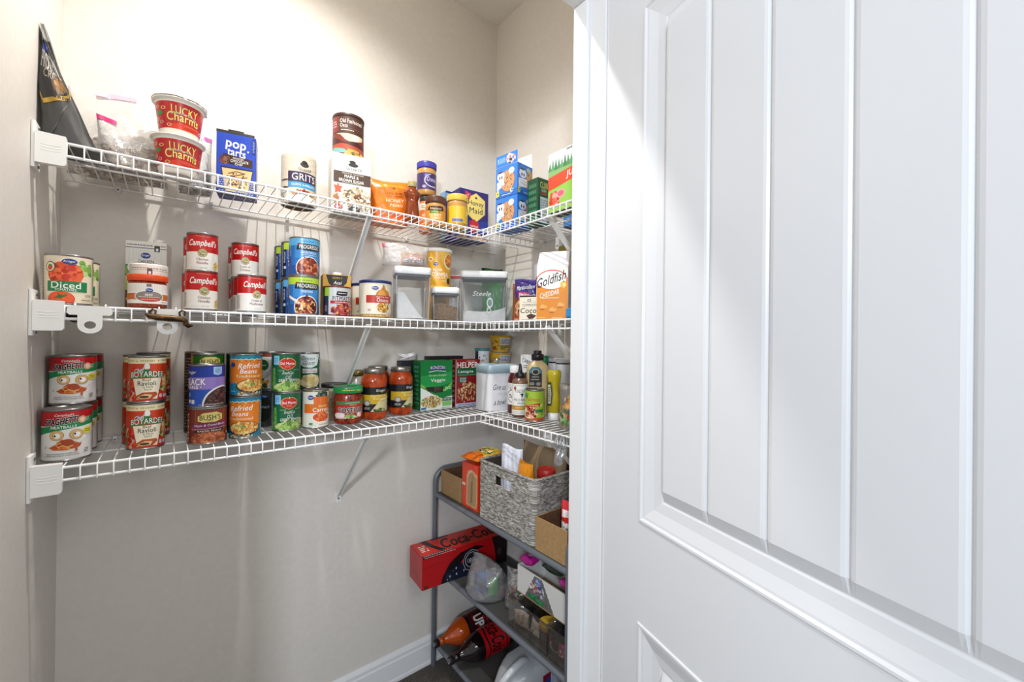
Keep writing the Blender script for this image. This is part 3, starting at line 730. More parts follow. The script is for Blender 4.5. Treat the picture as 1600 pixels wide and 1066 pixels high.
# clear storage boxes with white lids
lid_w = mat('#f3f3f2', .35); flour_m = nmat('flour', '#efece6', '#f7f5f1', 60, .9, .3, dist=.002); sugar_m = nmat('brown_sugar', '#6e5236', '#9a7a52', 140, .9, .4, dist=.002)
seal_m = mat('#5c6068', .5)
def rr(w, d, r, n=5):
    ring = []
    for (cx, cy, a0) in ((w / 2 - r, d / 2 - r, 0), (-w / 2 + r, d / 2 - r, pi / 2), (-w / 2 + r, -d / 2 + r, pi), (w / 2 - r, -d / 2 + r, 3 * pi / 2)):
        for i in range(n + 1): a = a0 + pi / 2 * i / n; ring.append((cx + r * cos(a), cy + r * sin(a)))
    return ring
def storage(label, loc, rot, w, d, h, hi, fill, fm):
    """hi: height of the clear part; fill(x,y)-> height of the contents"""
    t = thing('food_storage_box', label, 'storage box', loc, rot); r = .013
    b = MB(); o = rr(w, d, r); i2 = rr(w - .004, d - .004, r - .002); n = len(o)
    ob = rr(w * .94, d * .94, r); V = [(x, y, 0) for x, y in ob] + [(x, y, .004) for x, y in rr(w * .97, d * .97, r)] + [(x, y, hi) for x, y in o]
    b.add(V, [tuple(range(n - 1, -1, -1))] + [(k * n + i, k * n + (i + 1) % n, (k + 1) * n + (i + 1) % n, (k + 1) * n + i) for k in (0, 1) for i in range(n)], rigid_m, True)
    for sx in (-1, 1):
        for sy in (-1, 1): b.tube([(sx * (w * .47 - .0045), sy * (d * .47 - .0045), .003), (sx * (w / 2 - .0045), sy * (d / 2 - .0045), hi - .008)], .0022, edge_glint_m, 8)
    b.build('clear_body', t)
    s = MB(); s.prism(rr(w - .006, d - .006, r - .003), hi - .007, hi + .002, seal_m, True); so = s.build('seal', t)
    s = MB(); L = rr(w + .004, d + .004, r + .002); L2 = rr(w + .001, d + .001, r + .002); L3 = rr(w - .006, d - .006, r)
    z0, z1 = hi, h; V = []
    for ring, z in ((L2, z0), (L, z0 + .003), (L, z1 - .006), (L2, z1 - .002), (L3, z1)): V += [(x, y, z) for x, y in ring]
    s.add(V, [tuple(range(n - 1, -1, -1)), tuple(4 * n + i for i in range(n))] + [(k * n + i, k * n + (i + 1) % n, (k + 1) * n + (i + 1) % n, (k + 1) * n + i) for k in range(4) for i in range(n)], lid_w, True)
    lo = s.build('lid', t)
    s = MB(); s.lathe([(.017, z1 - .001), (.017, z1 + .0025), (.015, z1 + .0035), (.0004, z1 + .0035)], lid_w, 28); s.build('push_button', lo)
    G = 18; s = MB(); W2, D2 = w * .93 - .006, d * .93 - .006
    top = [[Vector(((i / G - .5) * W2, (j / G - .5) * D2, .004 + max(.0015, fill(i / G, j / G)))) for i in range(G + 1)] for j in range(G + 1)]
    s.grid(top, fm); 
    for edge in ([top[0][i] for i in range(G + 1)], [top[j][G] for j in range(G + 1)], [top[G][i] for i in range(G, -1, -1)], [top[j][0] for j in range(G, -1, -1)]):
        s.grid([[Vector((p.x, p.y, .004)) for p in edge], edge], fm, False)
    o = s.build('contents', t); o['kind'] = 'stuff'; return t
storage('tall clear storage box with a white slope of flour, left one', (.6830, 1.4170, Z), face(.683, 1.417, .12), .124, .118, .1860, .160,
        lambda u, v: .090 * max(0, 1 - max(0, (u - .22)) / .62) ** 1.2, flour_m)
storage('short clear storage box of brown sugar under the cornmeal tub', (.8130, 1.4020, Z), face(.813, 1.402, .10), .100, .100, .1250, .102,
        lambda u, v: .050 + .006 * sin(5 * u) + .004 * cos(7 * v), sugar_m)
st = storage('largest clear storage box, flour banked in the bottom, right of the brown sugar', (1.0480, 1.4750, Z), face(1.048, 1.475, .04), .196, .120, .2180, .190,
        lambda u, v: .034 + .030 * u ** 3 + .012 * sin(6 * v + 2 * u) * (1 - u) + .02 * v * (1 - u), flour_m)
c = Cv(.5)   # pale swirly lettering on the box
c.text('Steele', .44, .66, .40, .12, '#c9cccd', 0, .3); c.ring(.62, .44, .07, .12, .035, '#c9cccd', asp=.6); c.ring(.60, .25, .05, .08, .03, '#c9cccd', asp=.6)
m = MB(); flat_label(c, m, (-.095, -.0605, .01), (.19, 0, 0), (0, 0, .17)); m.build('lettering', st)
# cornmeal tub on the brown sugar box
def cv_corn():
    c = Cv(.35); c.rect(-2.52, 0, 2.52, 1, '#dda42a'); c.poly([(.12, 1), (.3, .62), (.7, .44), (1.3, .5), (1.3, 1)], '#e9bd4c'); c.ell(.70, .72, .34, .22, '#f0e4c4', 30); c.ell(.72, .74, .29, .19, '#4c4a2a', 30)
    c.blobs(.74, .76, .26, .16, ['#e0883a', '#c9692a', '#f0a84c', '#d97830'], 40, .05, 3, 2.0); kro(c, -.12, .62, .30, .10); c.ell(-.42, .76, .14, .07, '#efe0b0'); c.ell(-.42, .76, .08, .04, '#c97a2a')
    c.text('YELLOW', -.02, .44, .54, .085, WHITE, .03); c.text('CORNMEAL', .18, .31, 1.02, .12, WHITE, .04); c.bits(-.2, .19, .5, .23, 9, WHITE); c.ell(.72, .13, .13, .09, '#2c2a3a'); c.bits(.25, .1, .55, .14, 4, WHITE); return c
t = thing('cornmeal_tub', 'yellow cornmeal tub with a white lid standing behind the brown sugar box', 'tub', (.8385, 1.5060, Z), face(.8385, 1.506, .03))
hT = .290; b = MB(); b.lathe([(.0005, .001), (.046, .001), (.048, .006), (.0555, hT - .014)], mat('#dda42a', .4), 44); b.build('tub', t)
wrap_label(cv_corn(), 'label', t, interp([(.048, .006), (.0555, hT - .014)]), hT - .145, hT - .014); jarlid(t, .0590, hT - .014, hT, '#f0ede4', .4)
# bags behind and on the boxes
def zipbag(label, loc, rot, w, h, d, zipcol, seed, content=None, name='zip_bag', zip_h=.012, top=.5, wob=.006, cat='bag', tilt=0, zu=(0, 1), bot=.12):
    t = thing(name, label, cat, loc, rot); t.rotation_euler[0] = tilt
    P = pouch_fun(w, h, d, wob, seed, top=top, bot=bot, pinch=.1); pouch(t, P, clear_m, 'clear_bag', 22, 28)
    m = MB(); n = 16; v0 = 1 - zip_h / h - .02; a, e = zu
    for side in (-1, 1):
        m.grid([[P(a + (e - a) * i / n, v, side, .0006) for i in range(n + 1)][::1 if side < 0 else -1] for v in (v0, .985)], mat(zipcol, .35))
    m.build('zip_strip', t)
    if content: content(t, P)
    return t
def candy(t, P):
    c = Cv(.3); c.rect(.03, .04, .97, .75, '#b8894a'); c.poly([(.08, .10), (.95, .06), (.95, .6), (.5, .7), (.08, .55)], '#e06a2a'); c.poly([(.1, .1), (.4, .08), (.55, .4), (.2, .5)], '#2c2f52'); c.poly([(.5, .1), (.95, .1), (.95, .5), (.6, .3)], '#2c2f52')
    c.poly([(.1, .3), (.5, .42), (.9, .3), (.9, .4), (.5, .55), (.1, .4)], '#efe7da'); c.text('NUTTY', .5, .40, .5, .12, '#b8301f', .04, .2); c.text('BAR', .75, .24, .25, .12, WHITE, .05)
    m = MB(); Q = pouch_fun(.088, .048, .040, .003, 9, top=.3, bot=.3); 
    flat_label(c, m, (0, 0, 0), (1, 0, 0), (0, 0, 1), fun=lambda x, y, o: Q(x, y, -1, .0004 + o) + Vector((.026, 0, .004)), step=.045); m.build('candy_wrapper', t)
    b = MB(); nu = 14; F = [[Q(i / nu, j / nu, -1) for i in range(nu + 1)] + [Q(i / nu, j / nu, 1) for i in range(nu, -1, -1)] for j in range(nu + 1)]
    b.grid([[p + Vector((.026, 0, .004)) for p in r] for r in F], mat('#b8894a', .4), True, closed_u=True); b.build('candy', t)
zipbag('clear zip bag holding an orange candy wrapper on the left storage box lid', (.6560, 1.4100, Z + .1906), face(.67, 1.40, .05), .165, .080, .044, '#c24a5c', 5, candy, top=.45, zu=(0, .15))
zipbag('clear bag with a dull red zip wedged beside the cornmeal tub', (.9250, 1.5850, Z), -.3, .13, .215, .04, '#a84a58', 12, None)
def bagthing(name, label, cat, loc, rot, w, h, d, col, cv, seed=1, wob=.004, top=.16, bot=.0, rough=.28, tilt=0, group=None, pinch=.08, gus=1.0):
    t = thing(name, label, cat, loc, rot, group); t.rotation_euler[0] = tilt
    P = pouch_fun(w, h, d, wob, seed, top=top, bot=bot, pinch=pinch, gus=gus); pouch(t, P, mat(col, rough), 'bag')
    if cv: pouch_label(cv, t, P)
    return t
c = Cv(.3); c.rect(.02, .02, .98, .97, '#1f9a35'); c.poly([(.0, .84), (1, .97), (1, 1), (0, 1)], '#15251a'); c.blobs(.5, .3, .4, .25, ['#2fb04a', '#7fd08a', '#188a2c'], 30, .06, 3)
bagthing('snack_bag', 'bright green bag standing behind the largest storage box', 'bag', (1.1690, 1.5800, Z), -.55, .10, .262, .042, '#1f9a35', c, 4)
c = Cv(.3); c.rect(.02, .02, .98, .95, '#b9642a'); c.blobs(.5, .5, .4, .4, ['#c9742f', '#a8541f', '#d98a44'], 40, .08, 2)
bagthing('snack_bag', 'brown orange bag leaning by the wall behind the purple cookie bag', 'bag', (1.1700, 1.3600, Z), -1.0, .09, .17, .045, '#b9642a', c, 6)
def cv_cookie():
    c = Cv(.25); c.rect(.01, .01, .99, .98, '#3b2a7a'); c.poly([(.01, .01), (.99, .01), (.99, .5), (.6, .6), (.01, .52)], '#6f3f22')
    c.text('Marshmallow', .5, .80, .72, .10, WHITE, .02, .3, slope=.12); c.rect(.22, .52, .66, .68, '#b03a6a'); c.text('S\'MORE', .44, .60, .38, .09, WHITE, .03)
    c.ell(.4, .30, .36, .2, '#c49468', 30); c.blobs(.4, .30, .34, .19, ['#b9835a', '#d9b08a', '#8f5a36', '#3f2416'], 60, .04, 4); c.poly([(.02, .02), (.9, .02), (.95, .12), (.45, .2), (.02, .1)], '#a8442a'); c.bits(.08, .04, .7, .08, 10, '#e8d0b0'); return c
bagthing('cookie_bag', 'purple and brown cookie bag right of the largest storage box', 'bag', (1.0700, 1.2150, Z), -1.02, .105, .165, .05, '#3b2a7a', cv_cookie(), 7, gus=.4)
def cv_tub():
    c = Cv(.35); c.rect(-2.52, 0, 2.52, 1, '#efedf0'); kro(c, -.1, .80, .40, .10); c.blobs(0, .35, 1.0, .28, ['#efedf0', '#7a4a8a', '#5c2f6a', '#e8b0c0', '#2c1f33'], 50, .07, 3, 2); c.text('Vanilla', 0, .62, .9, .12, '#7a3a8a', .03, .2); c.text('wafers', .05, .5, .8, .11, '#7a3a8a', .03, .2); c.ell(.2, .22, .2, .1, '#2c1f22'); return c
t = thing('wafer_canister', 'white and purple canister behind the cheese cracker bag', 'canister', (1.1650, 1.2300, Z), face(1.165, 1.23, -.2))
b = MB(); b.lathe([(.0005, .001), (.038, .001), (.038, .232), (.036, .236), (.0005, .236)], mat('#efedf0', .4), 40); b.build('canister', t); wrap_label(cv_tub(), 'label', t, lambda z: .038, .09, .23)
def cv_cocoa():
    c = Cv(.4); c.rect(0, 0, 1, 1, '#e4ddca'); c.rect(0, .93, 1, 1, '#2b211c'); c.ell(.42, .80, .08, .05, INK); c.ell(.42, .80, .05, .03, '#e4ddca'); c.bits(.15, .72, .72, .74, 10, '#4a4036'); c.text('COMPLETE', .45, .615, .66, .09, INK, .0, .15); c.text('Cocoa', .46, .40, .84, .20, INK, .02, .1)
    c.poly([(.3, .2), (.5, .28), (.74, .2), (.6, .08), (.42, .06)], '#4a2f20'); c.bits(.1, .02, .8, .06, 10, '#8f8470'); c.rect(.90, 0, 1, .92, '#7a6f4a'); return c
carton('cocoa_box', 'cream cocoa box with black lettering in front of the cookie bag', 'box', (1.0000, 1.1170, Z), -1.05, .088, .036, .093, '#e4ddca', cv_cocoa(), cv_side('#d9d0b8', '#6b6255', 8), cv_side('#7a6f4a', '#c9bf9a', 8))
# cheese cracker bag with a folded gable top
def cv_fish():
    c = Cv(.32); c.rect(.0, .0, 1, .78, '#ece9e6'); c.poly([(0, 0), (1, 0), (1, .60), (.86, .57), (.62, .47), (.35, .49), (.0, .50)], '#e38f22'); c.poly([(0, 0), (1, 0), (1, .42), (.5, .38), (0, .4)], '#e08a1c')
    c.ell(.48, .575, .50, .145, '#d9643a', 40); c.ell(.48, .572, .47, .132, '#f6f3ef', 40)
    c.text('Goldfish', .47, .585, .92, .135, '#1f1a18', .03, .18, slope=.14); c.ell(.86, .50, .10, .05, '#f0b83c'); c.ell(.88, .50, .05, .025, '#f8e0a0'); c.poly([(.84, .56), (.9, .55), (.87, .53)], '#3f6a2a')
    c.text('CHEDDAR', .42, .375, .62, .070, WHITE, .04, slope=.10); c.bits(.18, .305, .72, .325, 9, WHITE)
    for x, y in ((.2, .19), (.5, .145), (.76, .215)): c.ell(x, y, .085, .035, '#f0b05c'); c.poly([(x + .07, y), (x + .13, y + .03), (x + .13, y - .03)], '#f0b05c'); c.ell(x - .01, y - .035, .08, .012, '#b5661a')
    c.bits(.05, .02, .30, .045, 6, '#f0c88a'); c.bits(.5, .02, .82, .045, 7, '#f0c88a'); return c
t = thing('cracker_bag', 'white and orange cheese cracker bag with a folded top at the shelf front', 'bag', (.9920, 1.0020, Z), -1.05)
w2, dd, hb, ht = .054, .052, .178, .234
b = MB(); wm = mat('#efedec', .4)
V = [(-w2, 0, 0), (w2, 0, 0), (w2, dd, 0), (-w2, dd, 0), (-w2 - .001, -.003, hb * .5), (w2 + .001, -.003, hb * .5), (w2, dd, hb * .5), (-w2, dd, hb * .5), (-w2, 0, hb), (w2, 0, hb), (w2, dd, hb), (-w2, dd, hb), (-w2 + .002, dd * .5 - .001, ht), (w2 - .002, dd * .5 - .001, ht), (w2 - .002, dd * .5 + .001, ht), (-w2 + .002, dd * .5 + .001, ht), (w2 - .014, dd * .5, hb + .012), (-w2 + .014, dd * .5, hb + .012)]
b.add(V, [(3, 2, 1, 0), (0, 1, 5, 4), (1, 2, 6, 5), (2, 3, 7, 6), (3, 0, 4, 7), (4, 5, 9, 8), (5, 6, 10, 9), (6, 7, 11, 10), (7, 4, 8, 11), (8, 9, 13, 12), (10, 11, 15, 14), (12, 13, 14, 15), (9, 16, 13), (16, 10, 14), (9, 10, 16), (13, 16, 14), (11, 17, 15), (17, 8, 12), (8, 17, 11), (12, 17, 15)][:], wm)
b.build('paper_bag', t)
m = MB(); flat_label(cv_fish(), m, (0, 0, 0), (1, 0, 0), (0, 0, 1), fun=lambda x, y, o: Vector(((x - .5) * 2 * w2 * .995, -.003 * (1 - abs(2 * min(1, y * ht / hb) - 1)) - .0004 - o, min(y * ht, hb))), step=.04)
flat_label(cv_side('#e4e1e2', '#77707f', 30, 4, .1, .9, .05, .95, 4), m, (w2 + .0012, .001, .004), (0, dd - .002, 0), (0, 0, hb - .01)); m.build('printed_label', t)
c = Cv(.25); c.rect(.02, .02, .98, .97, '#5a1a7a'); c.blobs(.5, .5, .45, .45, ['#6f2a92', '#4a1266', '#8f4ab0', '#c9a0d8'], 50, .05, 4)
bagthing('snack_bag', 'shiny purple bag behind the cheese cracker bag, by the door frame', 'bag', (1.1150, 1.0500, Z), -1.25, .11, .215, .05, '#5a1a7a', c, 3, rough=.2)
c = Cv(.3); c.rect(.02, .02, .98, .97, '#8a7a1e'); c.blobs(.5, .5, .4, .4, ['#9c8c2a', '#786a16'], 30, .08, 2)
bagthing('snack_bag', 'olive yellow bag rising behind the shiny purple bag', 'bag', (1.2050, 1.1250, Z), -1.40, .10, .305, .030, '#8a7a1e', c, 5)
t = thing('plastic_tub', 'round bright blue plastic tub beside the cheese cracker bag', 'tub', (1.0000, .9040, Z), 0)
b = MB(); b.lathe([(.0005, .001), (.026, .001), (.030, .004), (.031, .030), (.029, .034), (.0005, .034)], mat('#2486c4', .35), 36); b.build('tub', t)
c = Cv(.4); c.rect(-2.5, .1, 2.5, .9, '#2a90d0'); c.bits(-1, .3, 1, .7, 8, '#8fd0f0', 3); wrap_label(c, 'label', t, lambda z: .0308, .006, .028)

# clips and handle hung on the front of the middle shelf
def hang_clip(x, w, label, grp):
    t = thing('hanging_clip', label, 'clip', (x, YF - .0085, Z), 0, grp); m = brkt_m
    xz = []; hw = w / 2
    out = [(-hw, -.008), (-hw + .008, -.001), (hw - .008, -.001), (hw, -.008), (hw, -.018), (hw - .004, -.022), (.020, -.022)]
    for i in range(13): a = -pi * i / 12; out.append((.020 * cos(a), -.045 + .018 * sin(a)))
    out += [(-.020, -.022), (-hw + .004, -.022), (-hw, -.018)]
    hole = [(.0095 * cos(2 * pi * i / 20), -.044 + .0085 * sin(2 * pi * i / 20)) for i in range(20)]
    from mathutils.geometry import tessellate_polygon
    V = out + hole; tri = tessellate_polygon([[Vector((a, c, 0)) for a, c in out], [Vector((a, c, 0)) for a, c in hole]])
    b = MB(); n = len(V); T = .0022
    v3 = [(a, 0, c) for a, c in V] + [(a, T, c) for a, c in V]
    f = []
    for q in tri:
        a = sum(V[q[i - 1]][0] * V[q[i]][1] - V[q[i]][0] * V[q[i - 1]][1] for i in range(3)); q = tuple(q) if a > 0 else tuple(q)[::-1]
        f.append(q); f.append(tuple(i + n for i in q[::-1]))
    k = len(out); f += [(i, (i + 1) % k, n + (i + 1) % k, n + i)[::-1] for i in range(k)]
    j = len(hole); f += [(k + i, k + (i + 1) % j, n + k + (i + 1) % j, n + k + i) for i in range(j)]
    b.add(v3, f, m); b.build('plate', t)
    h = MB()
    for s in (-hw + .012, hw - .012): h.tube([(s, .001, -.002), (s, .004, .0006), (s, .009, .0030), (s, .014, .0022), (s, .0155, -.004)], .0016, m, 6)
    h.build('hook', t); return t
g = 'white hanging clips on the middle shelf rail'
hang_clip(-.1370, .073, 'larger white plastic clip with a hole, hooked nearest the left bracket', g)
hang_clip(-.0030, .056, 'white plastic clip with a hole behind the bronze handle', g)
t = thing('door_handle', 'bronze curved door handle wired onto the middle shelf rail', 'handle', (-.003, YF - .0105, Z), 0)
bz = nmat('aged_bronze', '#3f2e1c', '#6b5034', 90, .38, .1, 3, .85)
b = MB(); b.tube([(-.040, -.006, -.014), (-.034, -.008, -.0195), (-.02, -.009, -.0225), (.005, -.009, -.024), (.024, -.008, -.025), (.033, -.007, -.029), (.036, -.007, -.037), (.041, -.008, -.0415), (.050, -.009, -.0405)], [.003, .0060, .0074, .0078, .0072, .0062, .0066, .0055, .0015], bz, 12); b.build('grip', t)
b = MB()
for s in (-.026, .0295): b.tube([(s - .005, -.004, -.019), (s - .007, -.003, -.009), (s - .002, -.003, -.003), (s + .004, -.003, -.006), (s + .003, -.004, -.017)], .0022, bz, 8)
b.build('mounting_loop', t)
t = thing('rubber_wheel', 'black rubber wheel hanging under the left end of the middle shelf', 'wheel', (-.1630, 1.3600, Z), 0)
b = MB(); b.lathe([(.004, -.007), (.0135, -.007), (.0155, -.004), (.0155, .004), (.0135, .007), (.004, .007)], mat('#17181b', .45), 28, axis=(.25, 1, .1), c=(0, 0, -.0230)); b.build('tyre', t)
b = MB(); b.tube([(0, -.003, -.0205), (.003, -.002, -.009), (.003, 0, -.006)], .003, mat('#2b2c30', .4), 8); b.build('stem', t)
# ---------------------------------------------------------------- bottom shelf
Z = ZL + .0004
def cv_rings():
    c = Cv(.3); c.rect(-2.52, 0, 2.52, 1, '#e9e8e4'); c.rect(-2.52, .66, 2.52, 1, '#b5141c')
    c.rect(-1.25, .60, 1.2, .7, '#e9e8e4'); c.poly([(-1.25, .49), (-.9, .54), (-.4, .60), (.1, .635), (.6, .665), (1.2, .695), (1.2, .88), (.7, .85), (.2, .79), (-.4, .72), (-1.25, .65)], '#128a50')
    c.poly([(-2.52, .48), (-1.25, .49), (-1.25, .66), (-2.52, .66)], '#128a50'); c.poly([(1.2, .70), (2.52, .6), (2.52, .84), (1.2, .88)], '#128a50')
    c.text("Campbell's", -.12, .915, .62, .065, WHITE, .01, .32)
    c.text('SPAGHETTI', -.22, .795, 1.08, .125, '#17120f', .17, .12, slope=.05, ol=WHITE, olw=.05); c.text('S', .70, .80, .12, .075, '#17120f', .03, .1, ol=WHITE, olw=.06)
    c.ring(.47, .80, .155, .075, .028, '#e2a88a', asp=2.1); c.ell(.47, .80, .09, .045, '#f0d0b8')
    c.text('MEATBALLS', -.14, .672, .82, .055, WHITE, .05, slope=.015)
    for x in (-.36, .27):
        c.ell(x, .505, .235, .105, '#a87a3c', 30); c.ell(x, .507, .215, .095, '#dcb676', 30); c.ell(x, .503, .135, .062, '#b98d4e', 26); c.ell(x + .015, .50, .115, .055, '#f7f5f0', 26)
    c.ell(-.41, .50, .035, .022, INK); c.ell(.22, .515, .035, .022, INK)
    c.poly([(-.62, .26), (-.4, .31), (-.2, .42), (.05, .40), (.30, .33), (.45, .30), (.38, .235), (-.05, .19), (-.45, .205)], '#c4561f')
    c.blobs(-.05, .30, .34, .085, ['#b8461a', '#d9752f', '#a83a18', '#e0a04c'], 40, .03, 3, 2.1, 1.8); c.ell(-.02, .35, .20, .07, '#a8421c'); c.line([(-.3, .26), (-.15, .29), (0, .25), (.15, .28)], .022, '#e8b05c', 2.1)
    c.line([(.34, .31), (.98, .50)], .010, '#c9c6c2', 2.1); c.rect(.22, .15, .30, .24, '#c4561f'); c.line([(-.75, .25), (-.72, .29)], .012, '#2a6a8a', 2.1)
    c.ell(.68, .56, .20, .075, '#e8d84a'); c.bits(.55, .52, .82, .60, 4, '#5f5a1e', 2); c.text('MADE WITH MEATBALLS MADE WITH', -.2, .125, 1.0, .026, '#3a3733', .01); c.text('CHICKEN AND PORK IN TOMATO SAUCE', -.2, .085, 1.1, .026, '#3a3733', .01)
    c.bits(.55, .09, .72, .19, 2, '#6b6762', 3); c.bits(1.05, .06, 1.18, .95, 2, '#5f5b57', 20); c.rect(1.0, 0, 1.01, 1, '#c9c6c2'); c.ell(1.5, .62, .2, .08, '#e8d84a'); c.bits(1.3, .1, 2.2, .5, 6, '#8a8782', 10)
    return c
g = 'green and red pasta ring cans'; r, h = .0418, .1190
s0 = can('pasta_can', 'pasta rings and meatballs can, bottom front at the left end', 'can', cv_rings(), r, h, (-.1820, 1.4190, Z), face(-.182, 1.419, .03), g)
dup(s0, (-.1810, 1.5040, Z), face(-.18, 1.504, -.05), 'pasta rings can behind the bottom front one', g)
dup(s0, (-.1790, 1.5890, Z), face(-.18, 1.589, -.05), 'pasta rings can at the back of the bottom row', g)
dup(s0, (-.1830, 1.4990, Z + h + .0004), face(-.184, 1.499, .03), 'pasta rings and meatballs can on the top tier at the front', g)
dup(s0, (-.1780, 1.5850, Z + h + .0004), face(-.175, 1.585, -.1), 'pasta rings can on the top tier at the back', g)
def cv_ravioli():
    c = Cv(.3); c.rect(-2.52, 0, 2.52, 1, '#cf3d18'); c.rect(-2.52, .865, 2.52, 1, '#efe2b8'); c.bits(-1.0, .92, -.55, .96, 6, '#8a7d4a', 2); c.bits(-.3, .91, .3, .95, 8, '#8a7d4a', 2, 5); c.bits(.62, .92, 1.1, .96, 6, '#8a7d4a', 2, 7)
    for x in (-.45, .48): c.ell(x, .925, .03, .014, '#b5572a')
    c.blobs(-.82, .22, .38, .22, ['#c9251a', '#e04a28', '#a81a14', '#4f8a3a', '#d9b08a'], 50, .05, 3, 2.0); c.blobs(.92, .36, .34, .20, ['#d99a5c', '#efc890', '#c97a3a', '#6f8a3a'], 36, .055, 4, 2.0); c.poly([(.5, .02), (1.4, .02), (1.4, .18), (.5, .13)], '#b8152a')
    for x in (.6, .82, 1.02): c.ell(x, .10, .09, .05, '#e8c0c4')
    c.ell(-.02, .80, .12, .08, WHITE); c.poly([(-.12, .74), (.1, .74), (.16, .64), (.3, .66), (.3, .6), (-.28, .6)], '#2f7a3c')
    c.poly([(-.80, .50), (-.3, .545), (.3, .545), (.80, .53), (.78, .60), (-.78, .585)], '#3f7f35')
    c.poly([(-.62, .52), (.62, .53), (.42, .04), (-.42, .04)], '#f3ead0'); c.text('Chef', -.34, .715, .46, .10, WHITE, .02, .25, slope=.16, ol='#1f7a8a', olw=.05)
    c.text('BOYARDEE', 0, .605, 1.42, .125, WHITE, .02, ol='#2f6a35', olw=.06, bow=.02)
    c.text('Beef', -.02, .49, .34, .055, '#2a201a', .01); c.text('Ravioli', -.02, .41, .74, .105, '#2a201a', .02); c.text('in Pasta', .02, .325, .42, .045, '#4a3a30', .0); c.text('Sauce', .02, .27, .30, .045, '#4a3a30', .0)
    c.poly([(-.52, .10), (-.2, .20), (.36, .20), (.44, .14), (.2, .04), (-.3, .03)], '#b8501f'); c.poly([(-.40, .09), (-.1, .16), (.2, .14), (.10, .06), (-.25, .05)], '#e8c890'); c.ell(-.12, .095, .20, .03, '#4a3a1e'); c.line([(.5, .2), (.7, .36)], .014, '#3a342c', 2.1)
    c.bits(-2.2, .08, -1.4, .78, 6, '#efc0a8', 14); c.bits(1.5, .08, 2.2, .78, 6, '#efc0a8', 14); return c
g = 'red ravioli cans'; r, h = .0386, .1180
v0 = can('ravioli_can', 'red beef ravioli can at the front, bottom of its stack', 'can', cv_ravioli(), r, h, (-.0440, 1.4400, Z), face(-.044, 1.44, .10), g)
dup(v0, (-.0420, 1.4400, Z + h + .0004), face(-.042, 1.44, .0), 'red beef ravioli can on top of the front stack', g)
dup(v0, (-.0560, 1.5190, Z), face(-.055, 1.519, .15), 'ravioli can peeping out left behind the bottom front ravioli', g)
dup(v0, (-.0560, 1.5190, Z + h + .0004), face(-.055, 1.519, .15), 'ravioli can peeping out left behind the top ravioli', g)
dup(v0, (-.0330, 1.5980, Z), face(-.03, 1.598, .0), 'rear bottom ravioli can hidden against the wall', g)
dup(v0, (-.0330, 1.5980, Z + h + .0004 + .004), face(-.03, 1.598, .0), 'rear ravioli can showing only its lid above the stack', g)
# bean cans
def cv_baked():
    c = Cv(.3); c.rect(-2.52, 0, 2.52, 1, '#6f2014'); c.rect(-.52, 0, .74, 1, '#85301c'); 
    for x in (-.54, .75): c.rect(x, 0, x + .012, 1, '#c98a4c')
    c.poly([(-.42, .66), (-.42, .80), (-.2, .90), (.34, .92), (.62, .84), (.62, .68), (.3, .62), (-.2, .62)], '#e3d27a'); c.text("BUSH'S", .10, .765, .88, .16, '#17120f', .03); c.text('BEST', .10, .665, .26, .04, '#4a3a1e', .02)
    c.poly([(-.72, .44), (.9, .47), (.9, .61), (-.60, .57)], '#7a2062'); c.text('Maple & Cured Bacon', .10, .525, 1.36, .085, WHITE, .0, .3, slope=.02); c.line([(-.7, .41), (.9, .44)], .012, '#d9b0c0', 2.2)
    c.poly([(-.55, .31), (.72, .33), (.72, .41), (-.55, .39)], '#201410'); c.text('BAKED BEANS', .08, .36, 1.0, .045, '#e8e0d0', .03)
    c.ell(.08, .12, .82, .20, '#a8562f', 34); c.blobs(.08, .12, .80, .19, ['#b8653a', '#d98a5c', '#a04a28', '#c9784a', '#8a3a1e'], 130, .035, 3, 2.0, 2.2)
    for k in range(5): c.ell(-.93, .86 - .18 * k, .045, .035, '#d9c0a8'); c.bits(-1.02, .76 - .18 * k, -.85, .80 - .18 * k, 2, '#c9a890', 2)
    c.rect(.82, .18, 1.1, .30, '#3a1a14'); c.bits(.86, .2, 1.06, .28, 3, '#d9c0a8', 2); c.bits(-2.3, .1, -1.4, .9, 7, '#b98a70', 12); return c
bk = can('bean_can', 'wide maroon baked bean can at the front of the bottom shelf', 'can', cv_baked(), .0446, .0975, (.0845, 1.4165, Z), face(.0845, 1.4165, .02))
